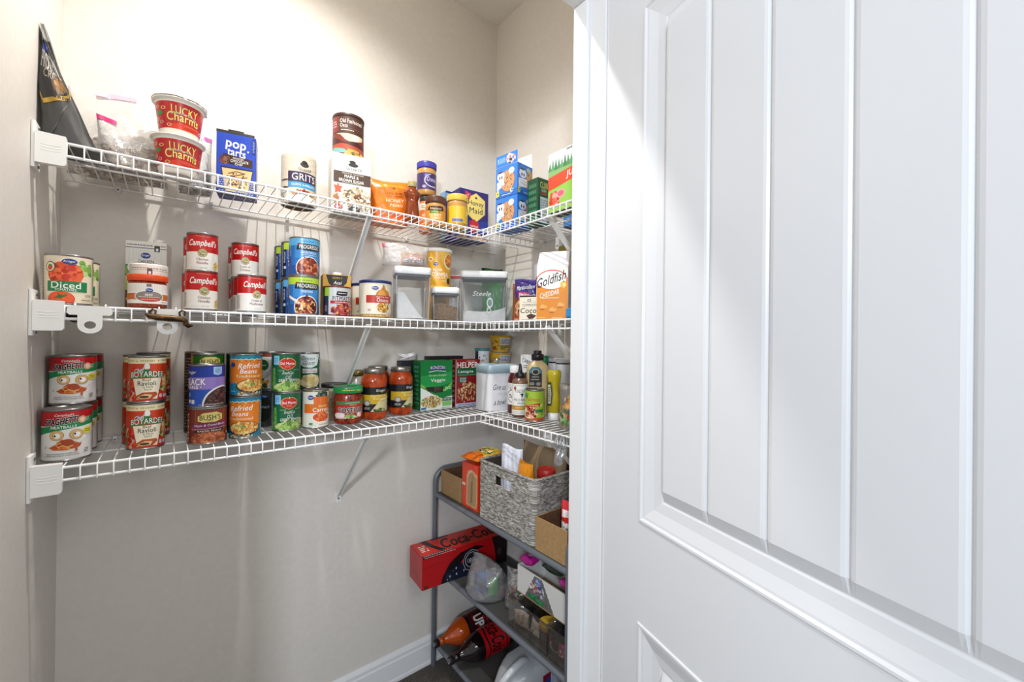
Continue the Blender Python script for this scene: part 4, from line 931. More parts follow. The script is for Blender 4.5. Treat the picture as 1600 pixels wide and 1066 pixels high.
def cv_black():
    c = Cv(.3); c.rect(-2.52, 0, 2.52, 1, '#1c4fb0'); c.rect(-2.52, .72, 2.52, 1, '#17369a'); c.rect(-2.52, .42, 2.52, .72, '#8f78c0'); c.rect(-2.52, 0, -1.02, 1, '#1a1a22')
    c.text('Kroger', -.80, .84, .62, .10, WHITE, .01, .2); c.poly([(.30, .80), (.30, .98), (.76, .98), (.76, .80), (.53, .76)], '#a8cdee'); c.text('BEST', .53, .91, .30, .055, '#3f78c0', .03); c.text('PRICE', .53, .85, .32, .05, '#3f78c0', .03)
    c.text('BLACK', -.60, .61, 1.10, .16, WHITE, .035); c.text('BEANS', -.80, .475, .84, .085, WHITE, .03); c.rect(-.28, .47, -.22, .49, WHITE)
    c.ell(.82, .0, 1.02, .50, '#e6e2dc', 44); c.ell(.84, -.01, .96, .47, '#3a1c1a', 44)
    rnd = random.Random(4)
    for k in range(150):
        x, y = rnd.uniform(-.1, 1.15), rnd.uniform(.01, .44)
        if ((x - .84) / .90) ** 2 + ((y + .01) / .44) ** 2 < 1: c.ell(x, y, .075, .024, rnd.choice(['#3f1f1f', '#5a2f2c', '#2c1414', '#6b403a', '#7a4f48']), 9, step=3e-6)
    c.bits(-.35, .02, .9, .05, 16, '#d9cfc8'); c.ell(-.86, .12, .09, .05, '#d5dcf0'); c.rect(-.72, .06, -.55, .16, '#d5dcf0'); c.bits(-.92, .24, -.80, .34, 1, '#c9d5f0', 3)
    c.bits(1.08, .05, 1.16, .9, 1, '#e0dcea', 26); c.bits(-2.3, .1, -1.2, .9, 7, '#8a88a0', 14); return c
can('bean_can', 'blue and lilac black bean can standing on the maroon baked beans', 'can', cv_black(), .0408, .1150, (.0820, 1.4130, Z + .0980), face(.082, 1.413, -.02))
def cv_green():
    c = Cv(.3); c.rect(-2.52, 0, 2.52, 1, '#1f6a1f'); c.rect(-2.52, 0, -.9, 1, '#c98a2a'); c.poly([(-.44, .72), (-.44, .88), (-.2, .955), (.34, .955), (.60, .89), (.60, .72)], '#e3d27a'); c.text("BUSH'S", .08, .835, .92, .13, '#17120f', .03); c.blobs(0, .3, .8, .28, ['#c9a35c', '#e0c48a', '#a87a3a'], 60, .05, 3, 2.0, 1.6); return c
g2 = can('bean_can', 'green bean can behind the blue black bean can', 'can', cv_green(), .0400, .1190, (.0890, 1.5030, Z + .1194), face(.09, 1.503, .05))
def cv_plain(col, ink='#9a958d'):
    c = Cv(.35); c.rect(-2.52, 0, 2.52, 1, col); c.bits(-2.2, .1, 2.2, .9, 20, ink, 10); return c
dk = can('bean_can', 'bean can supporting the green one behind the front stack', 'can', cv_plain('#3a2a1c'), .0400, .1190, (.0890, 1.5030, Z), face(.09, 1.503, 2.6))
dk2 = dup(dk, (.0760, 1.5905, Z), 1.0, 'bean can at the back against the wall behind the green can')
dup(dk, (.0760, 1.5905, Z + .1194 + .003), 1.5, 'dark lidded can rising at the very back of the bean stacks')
def cv_refried():
    c = Cv(.3); c.rect(-2.52, 0, 2.52, 1, '#1b7d9c'); top = [(-1.05 + .14 * i, .905 + (.018 if i % 2 else -.006)) for i in range(17)]
    c.poly([(-1.1, .30)] + [(-1.1, .90)] + top + [(1.2, .90), (1.2, .30)] + [(1.1 - .14 * i, .30 + (.015 if i % 2 else -.012)) for i in range(15)], '#dd7a1c'); c.line(top, .016, '#bfe0e0', 2.2)
    for i in range(9): c.ell(-.75 + i * .22, .868, .035, .018, ['#a8321c', '#2f7a4a', '#e8c25c'][i % 3])
    c.ell(-.80, .77, .16, .065, '#1d3f8f'); c.text('Refried', .12, .745, 1.20, .135, WHITE, .02, .25, slope=.02); c.text('Beans', .05, .60, .88, .115, WHITE, .02, .25); c.text('Traditional', .06, .475, 1.32, .065, '#f6e2c0', .02)
    c.ell(.28, .22, .86, .185, '#2a1a14', 36); c.ell(.28, .235, .80, .155, '#d9a85c', 36); c.blobs(.28, .235, .76, .145, ['#d99a4c', '#e8c070', '#c9863a', '#b5672a', '#e8d08a'], 90, .035, 3, 2.1, 1.8); c.blobs(.15, .26, .28, .05, ['#6f8a3a', '#e8cf5c', '#a8b04c'], 14, .025, 5, 2.1)
    c.blobs(.1, .03, .7, .05, ['#c9b48a', '#8a6a3a', '#e0d0a8'], 24, .03, 6, 2.1); c.bits(-.95, .08, -.6, .11, 5, '#bfe0e8'); c.bits(1.22, .1, 1.36, .9, 2, '#cfe6ee', 22); c.bits(-2.3, .1, -1.4, .9, 6, '#7fb8c8', 14); return c
g = 'teal and orange refried bean cans'; r, h = .0404, .1190
f0 = can('bean_can', 'teal and orange refried bean can, bottom of the pair', 'can', cv_refried(), r, h, (.1735, 1.4290, Z), face(.1735, 1.429, -.42), g)
dup(f0, (.1745, 1.4310, Z + h + .0004), face(.1735, 1.429, .10), 'teal and orange refried bean can, top of the pair', g)
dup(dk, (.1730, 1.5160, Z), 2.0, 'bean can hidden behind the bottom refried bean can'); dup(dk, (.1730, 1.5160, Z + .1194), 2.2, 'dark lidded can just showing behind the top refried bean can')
# vegetable cans
def cv_mix():
    c = Cv(.35); c.rect(-2.52, 0, 2.52, 1, '#d8d4cc'); c.rect(-2.52, .9, 2.52, 1, '#8a3a22'); c.ell(-.55, .66, .36, .16, '#1f5a33'); c.bits(-.8, .64, -.35, .68, 5, '#cfe0d0'); c.ell(-.55, .4, .36, .12, '#b9b6ae'); c.blobs(-.6, .14, .5, .14, ['#24301f', '#3a4a2a', '#c9742f', '#b8a83a'], 30, .06, 3, 2.0); c.bits(.3, .1, 2.2, .8, 10, '#9a958d', 12); return c
can('vegetable_can', 'white can with a rust red band behind the green bean cans', 'can', cv_mix(), .0384, .1210, (.2610, 1.5530, Z + .1194), face(.261, 1.553, .0))
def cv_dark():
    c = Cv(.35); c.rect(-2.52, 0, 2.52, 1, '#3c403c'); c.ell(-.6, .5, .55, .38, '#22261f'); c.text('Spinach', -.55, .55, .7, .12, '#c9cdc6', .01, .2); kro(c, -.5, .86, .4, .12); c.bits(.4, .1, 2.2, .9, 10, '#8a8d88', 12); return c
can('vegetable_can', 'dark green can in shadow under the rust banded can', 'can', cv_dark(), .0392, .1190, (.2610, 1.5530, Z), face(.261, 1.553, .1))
def cv_beans():
    c = Cv(.28); c.rect(-2.52, 0, 2.52, 1, '#14603a'); c.rect(-2.52, 0, -1.02, 1, '#8d8c8a'); c.rect(-.98, .68, -.72, .97, '#0f3f3a'); c.rect(-.78, .72, -.40, .97, '#8cc4e4'); c.bits(-.7, .78, -.48, .92, 2, '#3f8fc0', 3)
    c.poly([(-1.0, .02), (-.9, .62), (-.66, .64), (-.56, .02)], '#4f8a3c'); c.rect(-.80, .05, -.70, .62, '#7fb05c'); c.blobs(-.85, .3, .12, .25, ['#3f7f35', '#6fa04c'], 14, .04, 8, 2.1, 2)
    heart = [(.0, .86), (.15, .885), (.30, .855), (.44, .80), (.44, .70), (.25, .63), (.02, .585), (-.21, .63), (-.40, .70), (-.40, .80), (-.26, .855), (-.12, .885)]
    c.poly([((x - .02) * 1.14 + .07, (y - .735) * 1.14 + .735) for x, y in heart], '#d9b85c'); c.poly([((x - .02) * 1.06 + .07, (y - .735) * 1.05 + .735) for x, y in heart], '#c4281f')
    c.text('Del Monte', .07, .755, .78, .075, WHITE, .03, .0, bow=.0); c.text('Quality', .07, .665, .30, .045, '#f0c8a0', .0, .25); c.ell(.07, .90, .03, .02, '#f0e4c0')
    c.bits(-.45, .545, -.1, .575, 6, '#9fc0a0'); c.bits(.42, .56, .8, .59, 6, '#9fc0a0'); c.text('FreshCut', .10, .495, .62, .085, WHITE, .0, .4); c.text('CUT', .13, .375, .32, .085, WHITE, .0); c.text('GREEN BEANS', .13, .285, 1.10, .075, WHITE, .0, bow=.012)
    c.blobs(.12, .10, .85, .13, ['#6f9a3a', '#8fb85c', '#a8c46a', '#5a8430', '#c9cf8a'], 80, .05, 3, 2.0, 2.4); c.blobs(.85, .2, .2, .09, ['#c9c48a', '#b8b46a'], 14, .04, 4, 2, 2); c.bits(-1.4, .1, -1.1, .9, 3, '#b9b8b4', 18); c.bits(1.3, .1, 2.2, .9, 6, '#7fa88a', 14); return c
g = 'green bean cans'; r, h = .0406, .1195
e0 = can('vegetable_can', 'cut green bean can with a red heart emblem, bottom of the pair', 'can', cv_beans(), r, h, (.2865, 1.4580, Z), face(.2865, 1.458, .10), g)
dup(e0, (.2840, 1.4575, Z + h + .0004), face(.284, 1.4575, .02), 'cut green bean can with a red heart emblem, top of the pair', g)
def cv_carrot():
    c = Cv(.35); c.rect(-2.52, 0, 2.52, 1, '#e9e4d6')
    for x in (-.62, -.60, .98): c.rect(x, 0, x + .008, 1, '#cfc8b8')
    c.blobs(.5, .90, .40, .10, ['#2f4a33', '#44604a', '#5f7a6a', '#27382a'], 50, .04, 3, 2.0, 1.8)
    for x, w in ((.05, .17), (.33, .2), (.62, .2), (.84, .16)): c.poly([(x - w, .86), (x + w, .86), (x + w * .6, .55), (x - w * .6, .55)], '#dd6a2a'); c.line([(x, .84), (x, .6)], .012, '#e8905c', 2)
    c.ell(.42, .27, .62, .15, '#f6f2e8', 34); c.ell(.42, .28, .56, .13, '#d9561f', 34); c.blobs(.42, .27, .5, .10, ['#e0682a', '#c94a1a', '#e8804a'], 36, .04, 5, 2, 1.4)
    c.rect(-.72, .40, 1.12, .66, '#d9731a'); c.text('SLICED', .48, .59, .58, .045, '#f4dcc0', .03); c.text('Carrots', .42, .49, 1.12, .115, WHITE, .035)
    kro(c, -.28, .84, .38, .13); c.rect(-.36, .06, -.14, .13, '#4a9a7a'); c.bits(.25, .05, .85, .08, 10, '#8a857a'); c.bits(-2.3, .1, -1.2, .9, 6, '#a8a296', 14); return c
can('vegetable_can', 'cream and orange sliced carrots can beside the green bean cans', 'can', cv_carrot(), .0394, .1205, (.3700, 1.4510, Z), face(.37, 1.451, -.04))
def cv_potato():
    c = Cv(.3); c.rect(-2.52, 0, 2.52, 1, '#1a5f3f'); c.poly([(-.9, 1), (-.75, .72), (-.3, .60), (.2, .58), (.65, .66), (.9, 1)], '#dfe8e4'); c.text('Green', -.05, .87, .95, .12, '#1c4a3a', .0, .3); c.text('Giant', .02, .73, .86, .12, '#1c4a3a', .0, .3); c.ell(1.05, .88, .16, .08, '#dfe8e4'); c.ell(1.05, .88, .1, .05, '#1a5f3f')
    c.blobs(-.85, .35, .3, .3, ['#4f8a2a', '#6fa83a', '#2f5a24'], 30, .06, 4, 2); c.rect(-.42, .42, .66, .56, '#e8e0dc'); c.text('SLICED', .1, .53, .4, .03, '#7a3a5a', .02); c.text('POTATOES', .1, .47, .96, .055, '#7a2a5a', .02)
    c.ell(.2, .18, .72, .20, '#e3d3a4', 30); c.blobs(.2, .18, .68, .19, ['#efe2bc', '#d9c48a', '#e8d8a8', '#c9b070'], 34, .08, 3, 2.0, 1.3); return c
can('vegetable_can', 'slim green and white potato can raised behind the carrots', 'can', cv_potato(), .0364, .1180, (.3650, 1.5320, Z + .1190), face(.365, 1.532, .05))
can('vegetable_can', 'plain sided can under the green and white potato can', 'can', cv_plain('#9a9890', '#6b6962'), .0372, .1185, (.3655, 1.5330, Z), face(.365, 1.532, .3))
# jars
def cv_beige():
    c = Cv(.4); c.rect(-2.52, 0, 2.52, 1, '#b8ab92'); c.bits(-1, .35, .8, .7, 8, '#8a7d64', 5); return c
t = thing('coffee_canister', 'beige canister with a black lid between the carrots and the salsa jar', 'canister', (.4530, 1.5400, Z), face(.466, 1.548))
b = MB(); b.lathe([(.0005, .001), (.040, .001), (.041, .004), (.041, .114), (.0005, .114)], mat('#b8ab92', .4), 40); b.build('canister', t); wrap_label(cv_beige(), 'label', t, lambda z: .041, .01, .11); jarlid(t, .0425, .113, .1275, '#1d1c1e', .4)
salsa_m = nmat('salsa_fill', '#4f1408', '#a83a18', 130, .22, 0, 5)
def cv_salsa():
    c = Cv(.3); c.rect(-.85, .02, 1.15, .98, '#b3281c'); c.rect(-.85, .80, 1.15, .96, '#2f7f48'); c.bits(-.25, .85, .62, .91, 10, '#d9ecd9'); c.text('SALSA', .2, .77, .42, .06, '#e8d890', .03); c.ell(-.6, .20, .34, .16, '#e6ddd4'); c.ell(.62, .22, .20, .15, '#e9e0dc'); c.ell(.95, .2, .2, .2, '#cf3a24')
    c.poly([(-.35, .06), (.1, .30), (.55, .06)], '#6fa04c'); c.blobs(.1, .12, .36, .08, ['#8fb85c', '#4f8a3c', '#b5cf8a'], 18, .05, 4, 2.4, 2); c.rect(-.85, .03, -.2, .09, '#d9d0c4'); c.bits(-.8, .035, -.25, .08, 10, '#55504a')
    c.text('TOSTITOS', .13, .47, 1.56, .26, '#17161c', .14, 0, slope=.0, ol=WHITE, olw=.06); c.ell(.20, .63, .05, .035, '#e8c23c'); return c
t = thing('salsa_jar', 'squat salsa jar with a bright green lid', 'jar', (.4720, 1.4490, Z), face(.472, 1.449, .12))
pr = [(.0005, .002), (.040, .002), (.0445, .007), (.0455, .014), (.0455, .088), (.042, .098), (.040, .104)]
glassjar(t, pr, salsa_m); wrap_label(cv_salsa(), 'label', t, lambda z: .0456, .020, .080)
lo = jarlid(t, .0462, .1035, .1260, '#1f8f4c', .3, ribs=60)
c = Cv(.35); c.bits(-.4, .35, .3, .65, 6, '#e8dc6a'); c.text('MILD', .55, .45, .34, .4, '#e8dc6a', .03); wrap_label(c, 'lettering', lo, lambda z: .0470, .107, .122)
sauce_m = nmat('tomato_sauce_fill', '#8f2a0a', '#c8501a', 40, .15, 0, 5)
def cv_sauce():
    c = Cv(.3); c.rect(-2.52, 0, 2.52, 1, '#1b1b20'); c.rect(-.95, .32, 1.3, .70, '#d3ac28'); c.poly([(-.2, .02), (1.3, .02), (1.3, .5), (.5, .42), (.1, .25)], '#d8cf9a'); c.poly([(.1, .25), (.5, .45), (1.3, .5), (1.3, .62), (.4, .5)], '#e6dcae')
    c.text('Kroger', .45, .85, .62, .14, WHITE, .02, .2); c.text('Parmesan', .36, .645, 1.05, .085, '#f4e6a8', .0); c.text('Romano', .36, .54, .80, .085, '#f4e6a8', .0); c.bits(.0, .45, .8, .475, 10, '#a8862a')
    c.ell(-.42, .36, .22, .12, '#77756f'); c.ell(-.42, .36, .16, .085, '#c9c5bc'); c.bits(-.62, .10, -.22, .2, 4, '#d0ccc2', 2); c.blobs(.35, .08, .4, .05, ['#3a5a24', '#5f7a3a', '#1f2a18'], 18, .035, 3, 1.8, 2); return c
def sauce(label, loc, rot, first=None, grp='tomato sauce jars'):
    if first: return dup(first, loc, rot, label, grp)
    t = thing('sauce_jar', label, 'jar', loc, rot, grp)
    pr = [(.0005, .002), (.040, .002), (.0435, .006), (.0448, .014), (.0448, .128), (.0440, .140), (.0385, .154), (.0352, .158), (.0352, .163)]
    glassjar(t, pr, sauce_m); wrap_label(cv_sauce(), 'label', t, lambda z: .0449, .030, .116)
    jarlid(t, .0372, .1625, .1790, '#9b978f', .28, .9); return t
j0 = sauce('tomato sauce jar with a yellow and black label, nearest the salsa', (.5695, 1.4720, Z), face(.5695, 1.472, .0))
sauce('tomato sauce jar with a yellow and black label, beside the green pasta box', (.6850, 1.5040, Z), face(.685, 1.504, .32), j0)
sauce('dark tomato sauce jar lid showing behind the two labelled sauce jars', (.6340, 1.6015, Z), face(.63, 1.6, 1.6), j0)
t = thing('spread_jar', 'small pale jar with a gold lid behind the salsa and sauce jars', 'jar', (.5490, 1.5860, Z), face(.549, 1.586))
glassjar(t, [(.0005, .001), (.030, .001), (.0325, .004), (.0325, .136), (.028, .146)], nmat('pale_fill', '#b9b3a2', '#d9d4c4', 60, .2)); jarlid(t, .0305, .1455, .166, '#8f7d46', .3, .8)
# pasta box, red dinner box and dark boxes behind
def cv_pasta():
    c = Cv(.3); c.rect(0, 0, 1, 1, '#0f7f3c'); c.poly([(0, .42), (.3, .40), (1, .55), (1, .78), (.6, .72), (0, .70)], '#1f9a4a'); c.poly([(0, .48), (.35, .36), (.8, .37), (1, .5), (1, .56), (.78, .41), (.36, .40), (0, .54)], '#7fc04c')
    c.poly([(.28, .80), (.30, .885), (.5, .91), (.78, .885), (.76, .795), (.5, .82)], '#173a7a'); c.line([(.25, .775), (.5, .80), (.79, .775)], .012, WHITE, .7); c.text('RONZONI', .53, .855, .46, .065, WHITE, .01, 0, bow=.012)
    c.text('Garden Delight', .53, .70, .56, .050, '#d5ecc0', .0, .2); c.text('Veggie', .54, .595, .46, .085, WHITE, .03)
    c.poly([(0, 0), (1, 0), (1, .26), (.7, .24), (.4, .31), (.18, .40), (0, .47)], '#eef0ea'); c.poly([(.11, .47), (.70, .47), (.70, .345), (.44, .345), (.25, .39)], '#2a2420'); c.blobs(.52, .41, .15, .05, ['#4a3f34', '#2f3a2a', '#5a4a3a'], 30, .025, 5, .7)
    c.poly([(.62, .22), (1, .27), (1, .34), (.7, .325), (.45, .33)], '#0f7f3c'); c.bits(.77, .40, .97, .46, 3, '#bfe8b0', 2)
    c.ell(.34, .165, .34, .125, '#d9cf9a', 30); c.blobs(.34, .165, .33, .12, ['#e0d49a', '#c97a3a', '#b5a05a', '#a8542f', '#efe6bc', '#5f8a3a', '#8a6a3a'], 130, .022, 6, .8, 1.8)
    c.rect(.68, .165, .98, .235, '#164a34'); c.bits(.71, .18, .95, .225, 6, '#cfe0d0', 2); c.rect(.68, .06, .98, .155, '#7fc86a'); c.bits(.66, .015, .95, .035, 10, '#3a3a36'); c.rect(.02, .02, .17, .06, '#2a6aa8'); return c
carton('pasta_box', 'green vegetable pasta box beside the sauce jars', 'box', (.8410, 1.5050, Z), -.03, .143, .072, .1985, '#0f7f3c', cv_pasta(), cv_side('#0c6a32', '#5fae7a', 9, 3, .2, .8, .1, .92, 3), cv_side('#0c6a32'))
def cv_lasagna():
    c = Cv(.3); c.rect(0, 0, 1, 1, '#8f1519'); c.rect(0, .0, .03, 1, '#c9a0a0'); c.text('HELPER', .5, .885, .86, .115, WHITE, .045); c.bits(.45, .96, .8, .98, 8, '#e0c0b8')
    c.rect(.05, .65, 1, .82, '#14633c'); c.text('Lasagna', .42, .74, .62, .075, WHITE, .035); c.bits(.12, .665, .9, .68, 14, '#9fc8a8'); c.poly([(.12, .50), (.14, .62), (.48, .64), (.46, .52)], '#1f4a3a'); c.bits(.18, .52, .44, .62, 3, '#cfe0d8', 4)
    c.blobs(.5, .30, .46, .24, ['#d9c49a', '#b5864c', '#8f3a22', '#efe0c0', '#6f2a1a', '#c9a060'], 150, .028, 3, .8, 1.7); c.rect(0, 0, 1, .07, '#b9c0d9'); c.bits(.1, .02, .8, .05, 10, '#4a5a8a', 2); return c
carton('dinner_box', 'dark red lasagna dinner box between the green pasta box and white tin', 'box', (.9920, 1.5090, Z), -.04, .120, .058, .200, '#8f1519', cv_lasagna(), cv_side('#7a1216', '#c9a090', 8))
carton('pasta_box', 'black box edge showing left behind the green pasta box', 'box', (.7720, 1.5900, Z), 0, .092, .044, .196, '#1d1f24', None, cv_side('#22242a', '#8a8d94', 8))
carton('cracker_box', 'thin black box top showing behind the dark red dinner box', 'box', (.9350, 1.5900, Z), 0, .170, .044, .212, '#1c1b20', cv_side('#1c1b20', '#4a4850', 8))
zipbag('crumpled clear bag lying on the black box behind the sauce jars', (.7640, 1.6150, Z + .1962), .1, .082, .030, .028, '#d5d5d8', 21, None, top=.5, wob=.005)
# white tin with lid and knob
t = thing('bread_tin', 'white square tin with a pale blue lid and metal knob in the corner', 'tin', (1.0640, 1.3380 + .0605, Z), -.09)
w, d, h = .146, .118, .152
tin_m = mat('#e9e8ec', .3); lid_m = mat('#b4ccd6', .3)
b = MB(); b.prism(rr(w, d, .020, 7), 0, h, tin_m, True); b.build('tin_body', t)
b = MB(); n = len(rr(w, d, .02, 7)); V = []
for k, z in ((.003, h - .002), (.003, h + .026), (.0, h + .031), (-.012, h + .034)): V += [(x, y, z) for x, y in rr(w + k, d + k, .021, 7)]
b.add(V, [tuple(range(n - 1, -1, -1)), tuple(3 * n + i for i in range(n))] + [(k * n + i, k * n + (i + 1) % n, (k + 1) * n + (i + 1) % n, (k + 1) * n + i) for k in range(3) for i in range(n)], lid_m, True); lo = b.build('lid', t)
b = MB(); b.lathe([(.006, 0), (.0055, .006), (.007, .008), (.0145, .013), (.0155, .018), (.013, .022), (.0004, .0235)], mat('#b5b2ac', .22, .9), 24, c=(0, 0, h + .0335)); b.build('knob', lo)
c = Cv(.4); c.text('Give us', .34, .64, .44, .17, '#2a2c30', -.008, .45); c.text('this day', .46, .42, .40, .14, '#c3ccd4', -.008, .45); c.text('a bowl', .36, .18, .42, .16, '#2a2c30', -.008, .45)
m = MB(); flat_label(c, m, (-w / 2 + .004, -d / 2, .01), (w - .008, 0, 0), (0, 0, h - .02)); m.build('lettering', t)
# instant noodle cups behind the tin
def cv_noodle():
    c = Cv(.35); c.rect(-2.52, 0, 2.52, 1, '#d3a522'); c.rect(-.1, .45, 1.2, .95, '#c9ccd4'); c.bits(-.02, .5, .95, .9, 6, '#5a6272', 4); c.rect(-.1, .12, .8, .42, '#8a7a2a'); c.blobs(-.55, .45, .3, .3, ['#b8481f', '#e0b83a', '#a8741f'], 20, .08, 3, 1.6); c.bits(-.9, .1, -.3, .25, 4, '#4a2f1a', 2); c.bits(.35, .12, .9, .25, 4, '#d9d0c0', 1); return c
def noodle(label, z, first=None):
    loc = (1.1760, 1.5200, z); g = 'yellow noodle cups'
    if first: return dup(first, loc, face(1.176, 1.52, .03 * (z * 100 % 7)), label, g)
    t = thing('noodle_cup', label, 'cup', loc, face(1.176, 1.52), g); h = .0755
    b = MB(); b.lathe([(.0005, .002), (.036, .002), (.037, 0), (.038, .002), (.0495, h - .006), (.052, h - .005), (.052, h - .002), (.0005, h - .0015)], mat('#d3a522', .4), 40); b.build('cup', t)
    wrap_label(cv_noodle(), 'label', t, interp([(.0383, .004), (.0495, h - .007)]), .004, h - .008); 
    b = MB(); b.lathe([(.0523, h - .0015), (.0523, h - .0005), (.0004, h)], mat('#b9bcc2', .25, .6), 40); b.add([(-.052, -.006, h), (-.066, -.004, h + .008), (-.066, .004, h + .008), (-.052, .006, h)], [(0, 1, 2, 3)], mat('#b9bcc2', .3, .5)); b.build('foil_lid', t); return t
nc = noodle('yellow noodle cup at the foot of the corner stack', Z)
noodle('yellow noodle cup second from the foot of the corner stack', Z + .0765, nc); noodle('yellow noodle cup just above the white tin lid', Z + .1530, nc); noodle('yellow and grey noodle cup on top of the corner stack', Z + .2295, nc)
c = Cv(.35); c.rect(-2.52, 0, 2.52, 1, '#e0dfdc'); c.rect(-1.2, .1, -.45, 1, '#20232b'); c.rect(-.4, .55, .8, .95, '#d0d6dc'); c.blobs(.1, .72, .5, .14, ['#9a5a3a', '#e0d0c0', '#5a3a2c'], 20, .04, 3)
t = thing('drink_mix_canister', 'black and white canister with a teal lid left of the noodle cups', 'canister', (1.0870, 1.5380, Z), face(1.087, 1.538))
b = MB(); b.lathe([(.0005, .001), (.0305, .001), (.0315, .004), (.0315, .236), (.0005, .236)], mat('#e0dfdc', .4), 36); b.build('canister', t); wrap_label(c, 'label', t, lambda z: .0315, .12, .234); jarlid(t, .0335, .235, .247, '#3f7a7c', .35)
# sauces on the short shelf
bbq_m = mat('#54141a', .12)
def cv_bbq(main):
    c = Cv(.35); c.rect(-2.52, 0, 2.52, 1, '#eceae6')
    if main:
        c.text('KINDERS', .30, .80, 1.25, .115, INK, .01, bow=-.04); c.ell(-.32, .86, .14, .06, '#a83a24'); c.poly([(.22, .66), (.42, .70), (.62, .66), (.50, .64), (.46, .57), (.38, .57), (.34, .64)], INK); c.bits(-.3, .93, .7, .96, 10, '#8a8782')
        c.text('MILD BBQ', .22, .48, 1.25, .095, INK, .02); c.text('SAUCE', .35, .38, .8, .06, INK, .02); c.rect(-2.52, .16, 2.52, .30, '#c08a24'); c.text('HONEY HOT', .15, .23, .9, .045, '#f0e0b0', .02); c.bits(-.7, .03, .7, .13, 12, '#b9b6b0', 2)
    else:
        c.text('KINDERS', .1, .74, 1.2, .12, INK, .01, bow=.03); c.ring(0, .40, .9, .32, .03, INK, asp=2.2); c.bits(-.6, .3, .6, .5, 5, INK, 3)
    return c
t = thing('barbecue_bottle', 'dark red barbecue sauce bottle with a white cap against the white tin', 'bottle', (1.0620, 1.2700, Z), face(1.062, 1.27, -.1))
glassjar(t, [(.0005, .001), (.030, .001), (.0330, .005), (.0330, .120), (.031, .135), (.0245, .150), (.0225, .158)], bbq_m, name='bottle'); wrap_label(cv_bbq(False), 'label', t, lambda z: .0331, .035, .118); jarlid(t, .0240, .157, .184, '#f0efec', .4, ribs=30, name='cap')
t = thing('barbecue_bottle', 'white labelled barbecue bottle with a pointed black cap at the shelf front', 'bottle', (1.0200, 1.1960, Z), face(1.02, 1.196, -.25))
glassjar(t, [(.0005, .001), (.0270, .001), (.0295, .004), (.0295, .128), (.027, .138), (.018, .143), (.017, .146)], mat('#7a5844', .2), name='bottle'); wrap_label(cv_bbq(True), 'label', t, lambda z: .0296, .010, .124)
b = MB(); b.lathe([(.0175, .145), (.0185, .147), (.0185, .158), (.016, .162), (.0085, .167), (.0065, .178), (.0045, .196), (.0004, .198)], mat('#1b1a1d', .35), 28); b.build('cap', t)
def cv_chile():
    c = Cv(.3); c.rect(-2.52, 0, 2.52, 1, '#9dbb35'); c.rect(-2.52, 0, 2.52, .10, '#c05528'); c.text('Palmas', -.1, .72, 1.2, .13, '#b5532a', .03); c.poly([(-.9, .52), (.55, .60), (.55, .50), (-.9, .42)], '#b8321f'); c.bits(-.7, .5, .4, .54, 10, '#f0d8b0'); c.blobs(-.75, .86, .3, .06, ['#2f7a3a', '#4f9a4a'], 12, .05, 3, 2)
    c.ell(-.30, .26, .62, .20, '#e8dcc0', 30); c.blobs(-.30, .26, .58, .18, ['#8a2a1a', '#b5482a', '#5f1f14', '#e0b08a'], 50, .05, 4, 2, 1.6); c.rect(.12, .28, .85, .38, '#2f7a4a'); c.ell(.65, .52, .13, .06, '#c9d87a'); c.bits(.6, .2, .9, .26, 4, '#4a5a1e', 2); c.bits(-2.2, .2, -1.2, .9, 6, '#6f8a2a', 12); return c
can('sauce_can', 'lime green red chile sauce can at the front of the short shelf', 'can', cv_chile(), .0362, .1120, (1.0150, 1.1080, Z), face(1.015, 1.108, -.1))
# squeeze bottles
t = thing('mustard_bottle', 'tan dijon mustard squeeze bottle with a black cap behind the lime can', 'bottle', (1.0980, 1.1850, Z), face(1.098, 1.185, .12))
tan = mat('#cdb684', .3)
b = MB(); V = []; rings = [(.040, .030, .001), (.042, .032, .006), (.042, .032, .176), (.040, .030, .188), (.030, .024, .199), (.0205, .0195, .205), (.019, .019, .209)]; n = 24
for a, c2, z in rings: V += [(a * (abs(cos(2 * pi * i / n)) ** .6) * (1 if cos(2 * pi * i / n) >= 0 else -1), c2 * (abs(sin(2 * pi * i / n)) ** .6) * (1 if sin(2 * pi * i / n) >= 0 else -1), z) for i in range(n)]
b.add(V, [(k * n + i, k * n + (i + 1) % n, (k + 1) * n + (i + 1) % n, (k + 1) * n + i) for k in range(len(rings) - 1) for i in range(n)] + [tuple(range(n - 1, -1, -1)), tuple((len(rings) - 1) * n + i for i in range(n))], tan, True); b.build('bottle', t)
b = MB(); b.lathe([(.0195, .208), (.024, .210), (.024, .229), (.0225, .232), (.017, .233), (.0155, .235), (.0155, .244), (.0145, .246), (.0004, .246)], mat('#19181a', .35), 30); b.build('cap', t)
c = Cv(.3); c.poly([(.02, .05), (.98, .02), (.98, .80), (.75, .97), (.25, .99), (.02, .82)], '#1c1d22'); c.poly([(.04, .70), (.96, .68), (.95, .80), (.72, .95), (.27, .97), (.05, .82)], '#3f7f96'); c.ell(.5, .74, .28, .15, '#b5a888'); c.ell(.5, .74, .22, .11, '#1c1d22'); c.text('DIJON', .5, .50, .5, .07, '#e0d8c0', .02); c.text('MUSTARD', .48, .38, .62, .05, '#e0d8c0', .02); c.ell(.72, .17, .18, .09, '#8a8474'); c.bits(.08, .1, .4, .25, 3, '#c9c2b0', 3)
m = MB(); flat_label(c, m, (-.036, -.0328, .108), (.050, 0, 0), (0, 0, .078)); m.build('label', t)
t = thing('mustard_bottle', 'bright yellow mustard squeeze bottle standing on its white cap', 'bottle', (1.0780, 1.0740, Z), face(1.078, 1.074, -.1))
